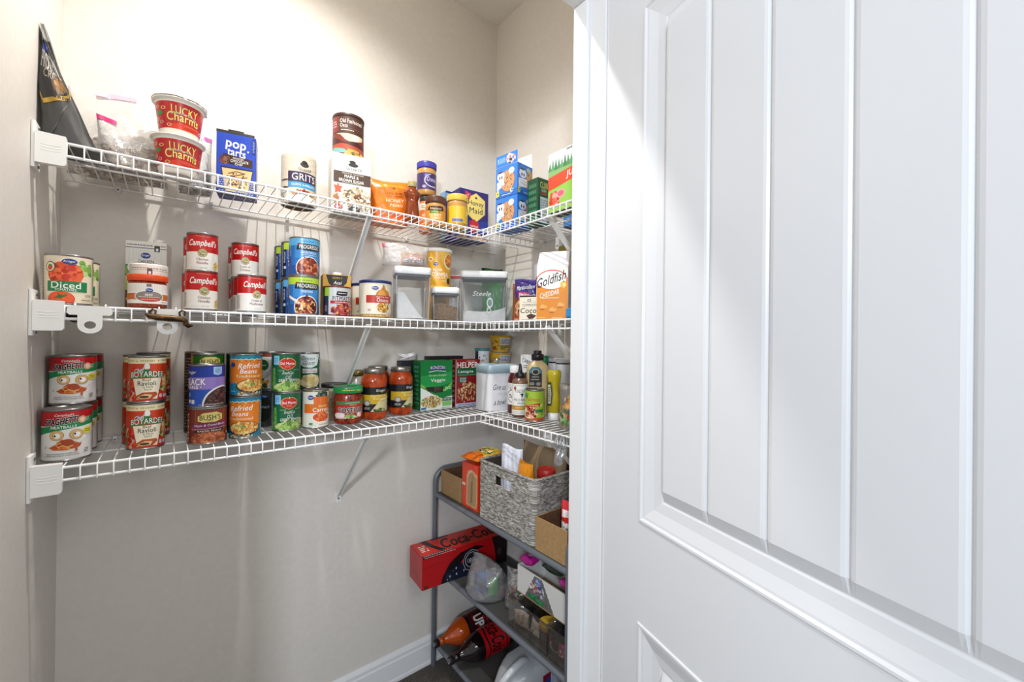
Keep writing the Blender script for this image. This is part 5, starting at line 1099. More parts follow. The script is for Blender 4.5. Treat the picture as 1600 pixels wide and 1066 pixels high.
ym = mat('#b8a61e', .25); b = MB(); V = []; rings = [(.021, .019, .026), (.0245, .021, .032), (.0268, .0225, .060), (.0262, .022, .078), (.0195, .0195, .105), (.0190, .019, .118), (.0235, .021, .146), (.0255, .022, .160), (.0245, .0215, .174), (.021, .018, .179)]; 
for a, c2, z in rings: V += [(a * cos(2 * pi * i / n), c2 * sin(2 * pi * i / n), z) for i in range(n)]
b.add(V, [(k * n + i, k * n + (i + 1) % n, (k + 1) * n + (i + 1) % n, (k + 1) * n + i) for k in range(len(rings) - 1) for i in range(n)] + [tuple(range(n - 1, -1, -1)), tuple((len(rings) - 1) * n + i for i in range(n))], ym, True); b.build('bottle', t)
b = MB(); b.lathe([(.0004, .0005), (.0215, .0005), (.0225, .002), (.0225, .024), (.020, .027), (.0004, .027)], mat('#ecebe8', .4), 30); b.build('cap', t)
c = Cv(.3); c.poly([(-.75, .02), (-.2, .05), (-.1, .5), (-.25, .98), (-.75, .95)], '#3a3f2c'); c.poly([(-.66, .1), (-.3, .12), (-.22, .5), (-.35, .88), (-.66, .85)], '#c9c4b0'); c.bits(-.6, .2, -.32, .8, 2, '#3a3f2c', 8)
wrap_label(c, 'label', t, lambda z: .0270, .050, .140)
syr = mat('#1c0f12', .1)
def cv_syrup():
    c = Cv(.35); c.rect(-2.52, .56, 2.52, 1, '#dfdfe3'); c.bits(-.7, .62, .9, .92, 5, '#3a3a48', 4); c.ell(.0, .22, .75, .22, '#dfdfe3'); c.bits(-.4, .12, .4, .32, 3, '#3a3a48', 3); c.text('BBQ', .1, .3, .7, .08, '#2a2a33', .03); return c
def syrup(label, loc, first=None):
    if first: return dup(first, loc, face(loc[0], loc[1], .3), label, 'dark sauce bottles')
    t = thing('sauce_bottle', label, 'bottle', loc, face(loc[0], loc[1], .0), 'dark sauce bottles')
    glassjar(t, [(.0005, .001), (.031, .001), (.0325, .005), (.0325, .085), (.0300, .110), (.0285, .140), (.0285, .196), (.026, .202)], syr, name='bottle'); wrap_label(cv_syrup(), 'label', t, interp([(.0325, .0), (.0325, .085), (.0300, .110), (.0285, .140), (.0285, .2)]), .030, .196); jarlid(t, .0285, .2005, .216, '#c9c9d0', .35, name='cap'); return t
s = syrup('dark sauce bottle with white labels beside the yellow mustard', (1.1650, 1.1150, Z)); syrup('dark sauce bottle half hidden behind the yellow mustard', (1.1980, 1.1880, Z), s)
t = thing('hot_sauce_bottle', 'slim bottle with a green cap behind the tan mustard', 'bottle', (1.2070, 1.2620, Z), 0)
glassjar(t, [(.0005, .001), (.022, .001), (.0235, .004), (.0235, .150), (.017, .175), (.016, .190)], mat('#7a1f14', .15), name='bottle'); jarlid(t, .0200, .189, .221, '#1f8a5c', .35, ribs=24, name='cap')
c = Cv(.4); c.rect(0, 0, 1, 1, '#e6e5e3'); c.text('CARB', .4, .88, .6, .07, INK, .03, slope=-.1); c.bits(.2, .75, .8, .82, 4, '#4a4a4a', 2); c.poly([(.1, .3), (.6, .4), (.5, .7), (.2, .65)], '#33302c')
carton('baking_box', 'small white box with black print behind the barbecue bottle', 'box', (1.1600, 1.3120, Z), -.85, .060, .034, .224, '#e6e5e3', c)
# salad / trail bag at the right end
c = Cv(.22); c.rect(.02, .02, .98, .97, '#77706a'); c.blobs(.45, .40, .44, .36, ['#8a7a5c', '#5f6a4a', '#a86a3a', '#c98a3a', '#4a5a3a', '#b5a88a'], 90, .055, 3); c.blobs(.42, .52, .2, .1, ['#d98a2a', '#e0a84c'], 14, .05, 4); c.blobs(.38, .16, .28, .1, ['#4f8a4c', '#6fae6a', '#3a6a3a', '#a84a3a'], 30, .05, 5)
bagthing('snack_bag', 'grey brown produce bag at the right end of the bottom shelf', 'bag', (1.0330, .9330, Z), -1.0, .105, .150, .050, '#77706a', c, 8, wob=.005)
# clear plastic gadget on the rail of the short shelf
t = thing('plastic_hanger', 'clear plastic hook hanging from the right end of the bottom shelf', 'hook', (XF - .012, .8830, ZL - .004), 0)
cl = film('clear_acrylic', '#eef0f2', .5, .06, .10)
b = MB()
for k in range(2):
    y = -.009 + .018 * k
    b.tube([(-.002 + .016 * cos(2 * pi * i / 20), y, -.016 + .016 * sin(2 * pi * i / 20)) for i in range(20)], .0042, cl, 8, closed=True)
    b.tube([(.004, y, -.032), (-.004, y, -.048), (-.012, y * .6, -.066)], [.008, .010, .011], cl, 10)
b.tube([(.008, 0, -.006), (.017, 0, .004), (.020, 0, .000)], .003, cl, 8)
b.build('clear_hook', t)
b = MB(); b.lathe([(.0115, -.011), (.0135, -.008), (.0135, .008), (.0115, .011)], cl, 24, axis=(1, 1, 0), c=(-.013, 0, -.070)); b.build('roller', t)
# ---------------------------------------------------------------- top shelf
Z = ZU + .0004
# black stand-up pouch leaning in the left corner
t = thing('snack_pouch', 'black stand-up pouch leaning on the left wall above the bracket', 'pouch', (-.1720, 1.4100, Z), 0)
pm = mat('#3a3a3a', .32); pk = mat('#2c2c2e', .3)
b = MB(); NV = 14; NU = 8
def PP(u, v, s):
    """side of the pouch towards the camera and its far side; narrowing upwards to a crimped edge at the wall"""
    x0 = -.050 - .005 * v; x1 = .046 - .098 * v ** .8
    y = (-.042 + .020 * v if s < 0 else .050 - .020 * v); y += (-1 if s < 0 else 1) * .012 * sin(pi * u) * (1 - v) ** .7
    return Vector((x0 + (x1 - x0) * u + .002 * sin(9 * v + 5 * u), y + .0015 * sin(14 * u + 11 * v), .268 * v))
rows = []
for j in range(NV + 1):
    v = j / NV; rows.append([PP(i / NU, v, -1) for i in range(NU + 1)] + [PP(i / NU, v, 1) for i in range(NU, -1, -1)])
b.grid(rows, pm, True, closed_u=True); b.add(rows[0], [tuple(range(len(rows[0]) - 1, -1, -1))], pk); b.add(rows[-1], [tuple(range(len(rows[-1])))], pk); b.build('pouch', t)
c = Cv(.28); c.poly([(0, .42), (.5, .36), (1, .47), (1, 1), (0, 1)], '#232326'); c.rect(0, .86, 1, 1, '#8f8d88'); c.poly([(0, .43), (.1, .36), (.9, .44), (1, .50), (1, .46), (.88, .40), (.1, .32), (0, .39)], '#a8842a'); c.bits(.15, .375, .85, .42, 7, '#2a2418')
c.ell(.35, .80, .30, .035, '#2c3f8f'); c.text('PROTEIN', .42, .67, .78, .15, '#d0ccc2', .02, .2, slope=-.12); c.text('CRISPS', .5, .56, .7, .07, '#b5a898', .01, .2, slope=-.1); c.blobs(.65, .50, .25, .05, ['#7a5a34', '#a87a44', '#5a4024'], 24, .035, 3); c.poly([(.0, .0), (.03, .0), (.93, .44), (.90, .44)], '#4a4a4a')
m = MB(); flat_label(c, m, (0, 0, 0), (1, 0, 0), (0, 0, 1), fun=lambda x, y, o: PP(x, y, -1) - Vector((0, .0008 + o, 0)), step=.04); m.build('printed_label', t)
# clear zip bags of cereal
GR = ['#a8845a', '#c9ab80', '#e3d2ac', '#8a6844', '#d4b88c', '#f2e6ca', '#77593a']
def granola(w, h, d, n, sz, pal=GR, top=.55, seed=3, lean=.5):
    def f(t, P):
        def reg(r):
            while True:
                u, v = .08 + .84 * r.random(), .03 + (top - .03) * r.random()
                if v < top * (1 - lean * (1 - u) * .5): break
            a, c2 = P(u, v, -1), P(u, v, 1); k = .12 + .76 * r.random(); q = a.lerp(c2, k); q.z = max(q.z, sz * 1.2); return q
        lumps(t, 'contents', n, reg, sz, pal, seed)
    return f
zipbag('big clear zip bag of brown granola behind the black pouch', (-.1080, 1.5800, Z), -.04, .205, .236, .066, '#e8b4c4', 31, granola(.205, .236, .066, 900, .0066), top=.62, wob=.010, zu=(.25, .65), bot=.05)
zipbag('second clear bag of cereal lying in front of the granola bag', (-.0850, 1.4880, Z), .10, .125, .130, .048, '#c8286e', 33, granola(.125, .12, .048, 330, .0062, top=.6), top=.7, wob=.008, zu=(.0, .30), bot=.05)
zipbag('clear zip bag with a purple strip between the red cups and the blue pastry box', (.0580, 1.5780, Z), -.30, .080, .180, .060, '#a84a96', 35, granola(.080, .18, .06, 330, .0066, ['#8f8478', '#a89a88', '#c9bda8', '#77695a'], .42, 4), top=.6, wob=.007, bot=.05)
# red cereal cups
def cv_lucky():
    c = Cv(.3); c.rect(-1.30, 0, 1.30, 1, '#b8171d'); c.poly([(-.5, 0), (.9, 0), (.9, .22), (.0, .25), (-.4, .15)], '#cf3a1c')
    c.text('LUCKY', .16, .735, .96, .30, '#f0dc7a', .03, .0, bow=-.03, ol='#8a1a14', olw=.05, slope=-.03); c.line([(-.32, .54), (-.0, .60), (.3, .60), (.62, .50)], .035, '#9a9aa0', 2.0); c.text('Charms', .12, .43, 1.22, .32, '#f0dc7a', .03, .0, bow=.03, ol='#8a1a14', olw=.05, slope=-.03)
    c.ell(-.82, .56, .14, .075, '#2f8a3c')
    for k in range(8): c.ell(-.82 + .17 * cos(k * .785), .56 + .09 * sin(k * .785), .03, .018, '#2f8a3c', 8)
    for x, y, q in ((-.62, .74, '#e8c890'), (-.92, .80, '#e0b87a'), (-.98, .34, '#e8d0a8'), (-.75, .22, '#e8b0a0'), (-.42, .12, '#e0b87a'), (.95, .70, '#d98a90'), (.98, .46, '#d98a90'), (-1.08, .12, '#efe0d8'), (.95, .12, '#efe8e4')):
        c.ring(x, y, .10, .06, .022, q, asp=1.7)
    c.bits(.15, .15, .72, .19, 7, '#e87a5a'); c.bits(.1, .06, .6, .09, 8, '#8a1014'); return c
def lucky(label, loc, rot, first=None):
    g = 'red cereal cups'
    if first: return dup(first, loc, rot, label, g)
    t = thing('cereal_cup', label, 'cup', loc, rot, g); h = .097
    b = MB(); b.lathe([(.0005, .004), (.034, .004), (.036, 0), (.0385, .001), (.0400, .006), (.0430, .018), (.0515, h - .012), (.0525, h - .006), (.0585, h - .005), (.0590, h - .002), (.0575, h - .0012), (.0005, h - .0012)], mat('#e9e4da', .4), 48); b.build('cup', t)
    wrap_label(cv_lucky(), 'label', t, interp([(.0430, .018), (.0515, h - .012)]), .018, h - .013); return t
l0 = lucky('red cereal cup at the bottom of the pair', (.0150, 1.4400, Z), face(.015, 1.44, .02))
l1 = lucky('red cereal cup on top with its peeled white lid', (.0170, 1.4430, Z + .0976), face(.017, 1.443, .03), l0)
b = MB(); n = 40; rad = [.0600 + .0025 * sin(3 * i) * .3 + (.010 if i == 3 else .004 if i in (2, 4) else 0) for i in range(n)]
V = [(rad[i] * cos(2 * pi * i / n), rad[i] * sin(2 * pi * i / n), .0975 + .001 * sin(5 * i)) for i in range(n)] + [(rad[i] * .985 * cos(2 * pi * i / n), rad[i] * .985 * sin(2 * pi * i / n), .0988 + .001 * sin(5 * i)) for i in range(n)]
b.add(V, [tuple(range(n - 1, -1, -1)), tuple(range(n, 2 * n))] + [(i, (i + 1) % n, n + (i + 1) % n, n + i) for i in range(n)], mat('#e3ddd2', .45)); b.build('peel_lid', l1)
# pastry box with a chip clip on its top
def cv_pop():
    c = Cv(.3); c.rect(0, 0, 1, 1, '#2246b8'); c.poly([(0, 0), (1, 0), (1, .2), (0, .14)], '#1b2f86'); c.text('pop', .48, .80, .52, .15, WHITE, .06, .08, slope=-.05); c.text('tarts', .50, .685, .46, .11, WHITE, .06, .08, slope=-.05); c.ell(.80, .745, .022, .016, WHITE)
    c.poly([(.16, .50), (.92, .47), (.92, .61), (.16, .66)], '#3a1f1a'); c.blobs(.20, .56, .11, .06, ['#5a2f24', '#7a4030', '#4a241c', '#8f5a48'], 18, .035, 3, 1.5); c.text('FROSTED', .55, .60, .28, .03, WHITE, .02); c.text('CHOCOLATE', .58, .555, .46, .045, WHITE, .04); c.text('CHIP', .56, .505, .2, .035, WHITE, .04)
    c.poly([(.10, .44), (.95, .44), (.82, .02), (.2, .02)], '#2f1a14'); c.poly([(.13, .415), (.92, .415), (.80, .03), (.22, .03)], '#e8c890'); c.line([(.30, .33), (.5, .38), (.72, .36), (.5, .31), (.34, .29), (.6, .27), (.78, .30)], .016, '#6a3a20', 1.8); c.line([(.35, .14), (.6, .18), (.72, .12)], .014, '#6a3a20', 1.8)
    c.blobs(.52, .24, .30, .16, ['#3f2418', '#5a3420'], 26, .012, 6, 1.8); c.rect(.90, .72, .99, .97, '#16286a'); c.bits(.92, .74, .975, .95, 1, '#8fa0d9', 8); c.bits(.06, .12, .25, .26, 3, '#9fb4e8', 4); c.bits(.82, .1, .97, .26, 3, '#9fb4e8', 4); c.bits(.05, .0, .95, .05, 12, '#9fb4e8', 2); return c
cb = Cv(.4); cb.rect(0, 0, 1, 1, '#232f7a'); cb.bits(.1, .35, .9, .65, 10, '#8f9ac9', 2)
pt = carton('pastry_box', 'blue toaster pastry box closed with a dark chip clip', 'box', (.1510, 1.4920, Z), -.195, .0990, .070, .1780, '#2246b8', cv_pop(), cv_side('#1f3f9f', '#8fa0d9', 12), cv_side('#1f3f9f'), None, bottom=cb)
t = thing('bag_clip', 'dark chip clip gripping the top of the blue pastry box', 'clip', (.1510 - .002, 1.4920 + .0048, Z + .1786), -.195)
b = MB(); cm = mat('#33302f', .35); b.rbox((-.048, -.004, 0), (.048, .004, .0075), .003, cm); b.rbox((-.019, -.003, .006), (.021, .003, .0125), .003, cm); b.build('clip_bar', t)
# canisters and boxes
def cv_grits():
    c = Cv(.45); c.rect(-2.52, 0, 2.52, 1, '#d9cdb8')
    for k in range(9): c.line([(-2.5, .12 * k), (-1.2, .12 * k + .3), (.2, .12 * k + .05), (1.6, .12 * k + .25), (2.5, .12 * k)], .006, '#cabda5', 2)
    c.text('QUAKER', .28, .700, .62, .065, '#26221f', .03, bow=-.02); c.ell(.25, .80, .2, .055, '#3a3532'); c.ell(.25, .845, .13, .04, '#26221f')
    c.rect(-.50, .42, .92, .64, '#38294a'); c.text('GRITS', .25, .53, 1.12, .145, WHITE, .0); c.rect(-.50, .30, .92, .42, '#3f96c4'); c.text('QUICK 5-MINUTE', .22, .36, 1.1, .05, WHITE, .03)
    for y in (.46, .30): c.ell(-.72, y, .25, .018, '#4a4238')
    c.ell(.25, .0, .95, .20, '#efe8da', 34); c.ell(.25, -.01, .85, .17, '#f7f2e6', 34); c.blobs(.25, .19, .65, .05, ['#a83a2a', '#3f6a2a', '#d9864a', '#8a2a20'], 40, .035, 5, 2.0, 1.4); c.ell(.25, .10, .5, .06, '#f4ecd8', 24); c.bits(-.98, .05, -.7, .2, 3, '#4a4238', 5); return c
t = thing('grits_canister', 'beige round grits canister standing alone between blue and white boxes', 'canister', (.3230, 1.5000, Z), face(.323, 1.5, .0))
r, h = .0515, .1640; b = MB(); b.lathe([(.0005, .006), (r - .004, .006), (r - .004, 0), (r, 0), (r, h - .012), (r - .0015, h - .003), (r - .006, h), (.0005, h)], mat('#d9cdb8', .5), 48, mats=[mat('#6f5a42', .6)] * 2 + [mat('#d9cdb8', .5)] * 5); b.build('canister', t); wrap_label(cv_grits(), 'label', t, lambda z: r, .003, h - .012)
def cv_maple():
    c = Cv(.35); c.rect(0, 0, 1, 1, '#eceae4'); c.text('QUAKER', .56, .765, .42, .055, '#221e1b', .03, bow=-.012, slope=-.02); c.ell(.54, .835, .13, .035, '#2c2825'); c.ell(.52, .885, .085, .026, '#221e1b'); c.bits(.84, .82, .93, .92, 2, '#b9b4aa', 4)
    c.rect(.04, .50, 1, .70, '#4a3524'); c.text('INSTANT OATMEAL', .54, .675, .56, .022, '#d9cfc0', .03); c.text('MAPLE &', .50, .625, .36, .05, WHITE, .05); c.text('BROWN SUGAR', .50, .555, .64, .05, WHITE, .05); c.bits(.26, .51, .74, .525, 12, '#d9cfc0')
    c.poly([(.04, .46), (.12, .44), (.15, .50), (.19, .44), (.27, .44), (.22, .38), (.26, .33), (.15, .34), (.08, .31), (.08, .38)], '#c95a34'); c.blobs(.14, .22, .12, .10, ['#d9a878', '#b5835a', '#efd8b8', '#a8683f'], 34, .025, 3, 1.4)
    c.ell(.66, .25, .46, .24, '#eeeae2', 44); c.ell(.66, .255, .42, .21, '#d9ccb4', 40); c.blobs(.66, .26, .40, .195, ['#e8dcc4', '#c9b594', '#f4ecdc', '#b59f7c', '#8f7552', '#6f5638'], 170, .026, 5, 1.5, 1.8); c.blobs(.66, .31, .10, .06, ['#5a321c', '#7a4628'], 12, .02, 6, 1.5)
    c.ell(.17, .085, .11, .045, '#b82a30'); c.bits(.1, .07, .24, .10, 3, WHITE, 2); c.poly([(.42, .02), (.72, .02), (.72, .12), (.42, .12)], '#2f2a26'); c.text('8', .56, .07, .05, .06, WHITE, .02); c.bits(.74, .02, .95, .12, 4, '#77706a', 3); return c
cb = Cv(.4); cb.rect(0, 0, 1, 1, '#b5ab9c'); cb.bits(.1, .2, .9, .8, 8, '#8a8072', 4)
carton('oatmeal_box', 'tall white and brown maple oatmeal box holding up the oats canister', 'box', (.4785, 1.4600, Z), -.165, .1270, .096, .2000, '#eceae4', cv_maple(), cv_side('#e0dcd2', '#a89f90', 12), cv_side('#e0dcd2'), None, bottom=cb)
def cv_oats():
    c = Cv(.45); c.rect(-2.52, 0, 2.52, 1, '#4a2a20'); c.rect(-.95, .60, -.52, .98, '#8a2a2a'); c.bits(-.9, .70, -.58, .88, 3, '#d9a8a0', 3); c.rect(-.47, .60, -.455, .95, '#8f7a6a')
    c.text('Old Fashioned', .22, .87, 1.20, .105, '#efe6d8', .01); c.text('Oats', -.18, .755, .40, .09, '#efe6d8', .01); c.rect(-.35, .685, .9, .69, '#8f7a6a'); c.bits(-.32, .62, .35, .66, 8, '#d9ccba')
    c.rect(-2.52, 0, 2.52, .55, '#7a2f24'); c.poly([(-.6, .55), (.9, .55), (.9, .46), (.6, .40), (.2, .34), (-.1, .40), (-.35, .52)], '#e8cfa4'); c.poly([(-1.2, .5), (-.7, .45), (-.2, .34), (.5, .38), (1.2, .30), (1.2, .22), (-1.2, .26)], '#4a1c1c'); c.poly([(-1.2, .26), (-.3, .30), (.4, .25), (1.2, .22), (1.2, .14), (-1.2, .17)], '#a84a34')
    c.poly([(-1.2, .17), (-.7, .20), (-.1, .15), (.05, .06), (-1.2, .07)], '#6fa8a4'); c.poly([(.05, .17), (.5, .16), (1.2, .10), (1.2, 0), (-.2, 0)], '#c99a4c'); c.blobs(.6, .06, .4, .06, ['#e0b870', '#a87434', '#4f5a2a'], 24, .03, 3, 2, 2.4); c.poly([(-1.2, .07), (-.4, .05), (0, 0), (-1.2, 0)], '#efe0cc')
    c.ell(.45, .46, .20, .07, '#efe9df'); c.bits(.34, .44, .58, .48, 3, '#8a7a6a', 2); return c
t = thing('oats_canister', 'brown oats canister standing on the white oatmeal box', 'canister', (.4860, 1.5230, Z + .2004), face(.48, 1.52, -.08))
r, h = .0515, .1520; b = MB(); b.lathe([(.0005, 0), (r, 0), (r, h - .014), (.0005, h - .014)], mat('#e0d5c4', .5), 48); b.build('canister', t); wrap_label(cv_oats(), 'label', t, lambda z: r, .002, h - .014, xlim=1.22); jarlid(t, r + .0018, h - .015, h - .004, '#3a2018', .4, name='lid_band'); 
b = MB(); b.lathe([(r + .001, h - .004), (r - .001, h - .0005), (.0004, h)], mat('#e9e6e0', .35), 44); b.build('lid', t)
def cv_honeybag():
    c = Cv(.25); c.rect(.015, .02, .985, .98, '#e0741a'); c.poly([(.02, .90), (.98, .88), (.98, .80), (.6, .84), (.3, .80), (.02, .84)], '#ec8a2a'); c.poly([(.02, .02), (.98, .02), (.98, .24), (.5, .27), (.02, .24)], '#d05a24')
    c.ell(.60, .80, .04, .025, '#7a3a14'); c.text('100% PURE', .62, .68, .46, .045, '#5a3014', .03); c.text('RAW & UNFILTERED', .62, .62, .50, .03, '#5a3014', .02); c.text('HONEY', .63, .525, .46, .075, '#f4dcb8', .03); c.text('Minis', .66, .42, .36, .075, '#f4dcb8', .0, .3); c.bits(.1, .06, .5, .12, 6, '#e8a070', 2); return c
bagthing('candy_pouch', 'orange honey candy pouch standing right of the oatmeal box', 'pouch', (.6350, 1.5200, Z), -.20, .146, .168, .052, '#e0741a', cv_honeybag(), 11, wob=.005, top=.22, pinch=.04)
honey_m = mat('#9a4410', .06, 0, .6); honey_m.node_tree.nodes['Principled BSDF'].inputs['Transmission Weight'].default_value = .55
t = thing('honey_bottle', 'amber honey bottle with a pale green cap beside the orange pouch', 'bottle', (.6930, 1.4420, Z), face(.693, 1.442))
b = MB(); b.lathe([(.0005, .001), (.023, .001), (.0265, .006), (.0275, .030), (.0255, .055), (.0235, .072), (.0215, .082), (.0235, .090), (.0268, .102), (.0265, .114), (.0215, .124), (.0150, .130), (.0140, .136)], honey_m, 36); b.build('bottle', t)
b = MB()
for s in (-1, 1): b.lathe([(.0005, -.009), (.0065, -.005), (.008, 0), (.0065, .005), (.0005, .009)], honey_m, 14, c=(s * .0205, -.004, .113), axis=(s, 0, 0)); 
b.build('moulded_ear', t); jarlid(t, .0155, .1355, .157, '#a89a66', .35, ribs=30, name='cap')
def cv_bjar():
    c = Cv(.35); c.rect(-2.52, 0, 2.52, 1, '#e0792a'); c.rect(-2.52, .75, 2.52, 1, '#e8dccb'); c.bits(-.6, .82, .6, .94, 5, '#8a6a4a', 2); c.text('HONEY', 0, .55, .9, .1, WHITE, .03); return c
t = thing('spread_jar', 'slim orange labelled jar with a black lid under the purple lidded jar', 'jar', (.8000, 1.5400, Z), face(.80, 1.54))
b = MB(); b.lathe([(.0005, .001), (.0240, .001), (.0255, .004), (.0255, .120), (.022, .128)], mat('#c9672a', .3), 32); b.build('jar_body', t); wrap_label(cv_bjar(), 'label', t, lambda z: .0256, .010, .116); jarlid(t, .0240, .1275, .1490, '#201e20', .4)
pb_m = mat('#b98a4c', .25)
def pbjar(name, label, loc, rot, r, h, cv, lidc, y0, y1):
    t = thing(name, label, 'jar', loc, rot); lh = .026
    b = MB(); b.lathe([(.0005, .001), (r - .004, .001), (r - .0015, .004), (r - .0012, .015), (r - .0003, .020), (r - .0003, h - lh - .020), (r - .0012, h - lh - .014), (r - .002, h - lh - .004), (r - .004, h - lh)], pb_m, 44); b.build('jar_body', t)
    wrap_label(cv, 'label', t, lambda z: r - .0003, y0, y1); jarlid(t, r, h - lh + .0002, h, lidc, .35, ribs=70); return t
def cv_crunch():
    c = Cv(.3); c.rect(-2.52, 0, 2.52, 1, '#3a2a5f'); c.text('Crunchy', .42, .58, 1.05, .34, '#cfc8da', .01, .25, ol='#6a5aa0', olw=.08, slope=-.03); c.ring(.38, .55, .70, .40, .05, '#b9b0cc', a0=1.8, a1=5.2, asp=2); c.text('JIF', -.1, .86, .4, .12, '#8fa0d9', .04); c.ell(-.32, .16, .16, .09, '#a8a0c0'); c.text('Peanut Butter', .5, .20, .8, .10, '#e0dcea', .0, .2); return c
pbjar('spread_jar', 'purple labelled crunchy spread jar raised above the others', (.8060, 1.5450, Z + .1496), face(.806, 1.545, .15), .0392, .1360, cv_crunch(), '#3f3a9f', .022, .088)
def cv_nat():
    c = Cv(.3); c.rect(-2.52, 0, 2.52, 1, '#d9943a'); c.rect(-2.52, .74, 2.52, .95, '#c9812c'); c.poly([(-.68, .76), (-.5, .96), (.62, .98), (.72, .76), (.1, .68)], '#3a2018'); c.text('Natural', .03, .84, .92, .12, '#e8d0a8', .02, .15); c.blobs(-.05, .66, .42, .07, ['#5f8a34', '#7fae4c', '#3f6a24'], 20, .04, 3, 2, 2); c.text('HONEY', .02, .50, .92, .14, '#f4e6b8', .04); c.text('PEANUT', .05, .34, .80, .12, '#f4e6b8', .03); c.poly([(-.6, .16), (.7, .2), (.7, .06), (-.6, .02)], '#c05a2a'); return c
pbjar('spread_jar', 'tan spread jar with a brown lid at the front of the top shelf', (.7900, 1.4390, Z), face(.79, 1.439, -.02), .0388, .1160, cv_nat(), '#5a3420', .006, .078)
def cv_yel():
    c = Cv(.3); c.rect(-2.52, 0, 2.52, 1, '#dfb52c'); c.ell(.92, .62, .10, .16, '#efe0a0'); c.rect(-.42, .06, .46, .24, '#6f78a8'); c.bits(-.34, .11, .38, .19, 8, '#3a4480'); c.bits(1.05, .1, 1.4, .9, 4, '#8a7a2a', 10); return c
pbjar('spread_jar', 'yellow labelled spread jar with a yellow lid near the corner', (.8800, 1.4260, Z), face(.88, 1.426, .0), .0412, .1400, cv_yel(), '#e0bc4a', .026, .092)
def cv_hm():
    c = Cv(.3); c.rect(0, 0, 1, 1, '#2b2372'); c.poly([(0, .1), (.5, .2), (1, .1), (1, .42), (.5, .36), (0, .42)], '#233f9a')
    hx = [(.56, .95), (.87, .83), (.87, .56), (.56, .37), (.25, .52), (.25, .82)]; c.poly([((x - .56) * 1.06 + .56, (y - .67) * 1.05 + .67) for x, y in hx], '#c9b04a'); c.poly(hx, '#ecd678')
    c.text('Honey', .56, .735, .54, .125, '#211c3a', .02); c.text('Maid', .56, .60, .46, .115, '#211c3a', .02); c.ell(.56, .86, .04, .022, '#3a2f4a'); c.poly([(.17, .97), (.38, .93), (.34, .82), (.26, .77), (.19, .84)], '#b8365a'); c.line([(.22, .88), (.30, .91), (.25, .82)], .012, '#e8b0c0', .7)
    c.poly([(.33, .36), (.50, .42), (.67, .34), (.67, .22), (.50, .13), (.33, .21)], '#c02a34'); c.text('ORIGINAL', .5, .275, .30, .035, WHITE, .03); c.bits(.74, .2, .96, .28, 4, '#8f9ad0', 3); c.bits(.03, .26, .2, .32, 3, '#8f9ad0', 2)
    c.poly([(0, .20), (.30, .02), (.55, .0), (0, .0)], '#b5805a'); c.poly([(.32, .0), (.66, .15), (1, 0)], '#b5805a'); c.poly([(.02, .17), (.30, .0), (.02, .0)], '#c9966c'); c.poly([(.38, .0), (.66, .13), (.95, 0)], '#c9966c'); return c
carton('cracker_box', 'dark blue graham cracker box with a yellow hexagon by the corner', 'box', (1.0090, 1.4980, Z), -.058, .142, .072, .2120, '#2b2372', cv_hm(), cv_side('#251e66', '#7f8ad0', 12), cv_side('#251e66'))
ct = Cv(.3); ct.rect(0, 0, 1, 1, '#2b2372'); ct.poly([(0, .80), (.2, .80), (.2, .96), (0, .96)], '#7fa8c9'); ct.poly([(.18, .86), (.26, .93), (.34, .86), (.34, .8), (.18, .8)], '#ecd678')
carton('cracker_box', 'dark blue cracker box peeping out left behind the graham cracker box', 'box', (.9900, 1.5820, Z), -.03, .142, .052, .2160, '#2b2372', ct, cv_side('#7fa8c9', '#4f78a0', 8))
# cookie boxes on the short shelf
def cv_cook(big):
    c = Cv(.3); c.rect(0, 0, 1, 1, '#2f78d0'); c.poly([(0, 0), (1, 0), (1, .2), (.5, .12), (0, .16)], '#2364b8')
    x = .56 if big else .95; c.ell(x, .50, .33 if big else .42, .36, '#8a5a34', 36); c.ell(x - .005, .51, .315 if big else .40, .34, '#c4946a', 36); c.blobs(x, .51, .29 if big else .38, .31, ['#3a1f1a', '#4f2a24', '#5a3430'], 26, .022, 4, 1.0, 1.6); c.blobs(x, .51, .29, .31, ['#d0a47a', '#b5835a'], 30, .03, 5)
    c.poly([(.06, .24), (.06, .52), (.36 if big else .62, .62 if big else .54), (.42 if big else .62, .42 if big else .28)], '#eae8ee'); c.ell(.24 if big else .34, .70, .17 if big else .24, .15, '#e3e6f0'); c.text('Complete', .22 if big else .34, .46, .26 if big else .46, .045, '#3a4a8a', .02, .1, slope=.2 if big else -.1); c.text('Cookie', .23 if big else .34, .38, .22 if big else .36, .05, '#3a4a8a', .02, .1, slope=.2 if big else -.1)
    for k in (-.05, .05): c.ell((.24 if big else .34) + k * (1 if big else 1.5), .66, .028 if big else .04, .055, '#221e22')
    c.ell(.22 if big else .32, .83, .12 if big else .16, .03, '#3a3540'); c.poly([(.02, .04), (.02, .22), (.17, .26), (.17, .07)], '#d9cf4a'); c.text('4', .095, .15, .06, .10, INK, .02)
    if big: c.ell(.74, .80, .13, .10, '#e3ecec'); c.text('16g', .74, .80, .14, .06, '#3a4a6a', .02); c.bits(.3, .05, .75, .09, 8, '#dfe8f4'); c.blobs(.75, .16, .1, .06, ['#bfe0a8', '#e0ecc0'], 8, .025, 8)
    else: c.ell(.72, .86, .14, .07, '#b9c4a0'); c.bits(.4, .08, .85, .13, 6, '#dfe8f4', 2)
    return c
g = 'blue cookie boxes'
k0 = carton('cookie_box', 'blue cookie box at the bottom of the pair on the short top shelf', 'box', (.9920, 1.2564, Z), -1.431, .1140, .086, .1200, '#2f78d0', cv_cook(True), None, cv_cook(False), None, g)
k1 = dup(k0, (.9920, 1.2564, Z + .1206), -1.431, 'open blue cookie box on top with its flaps standing up', g)
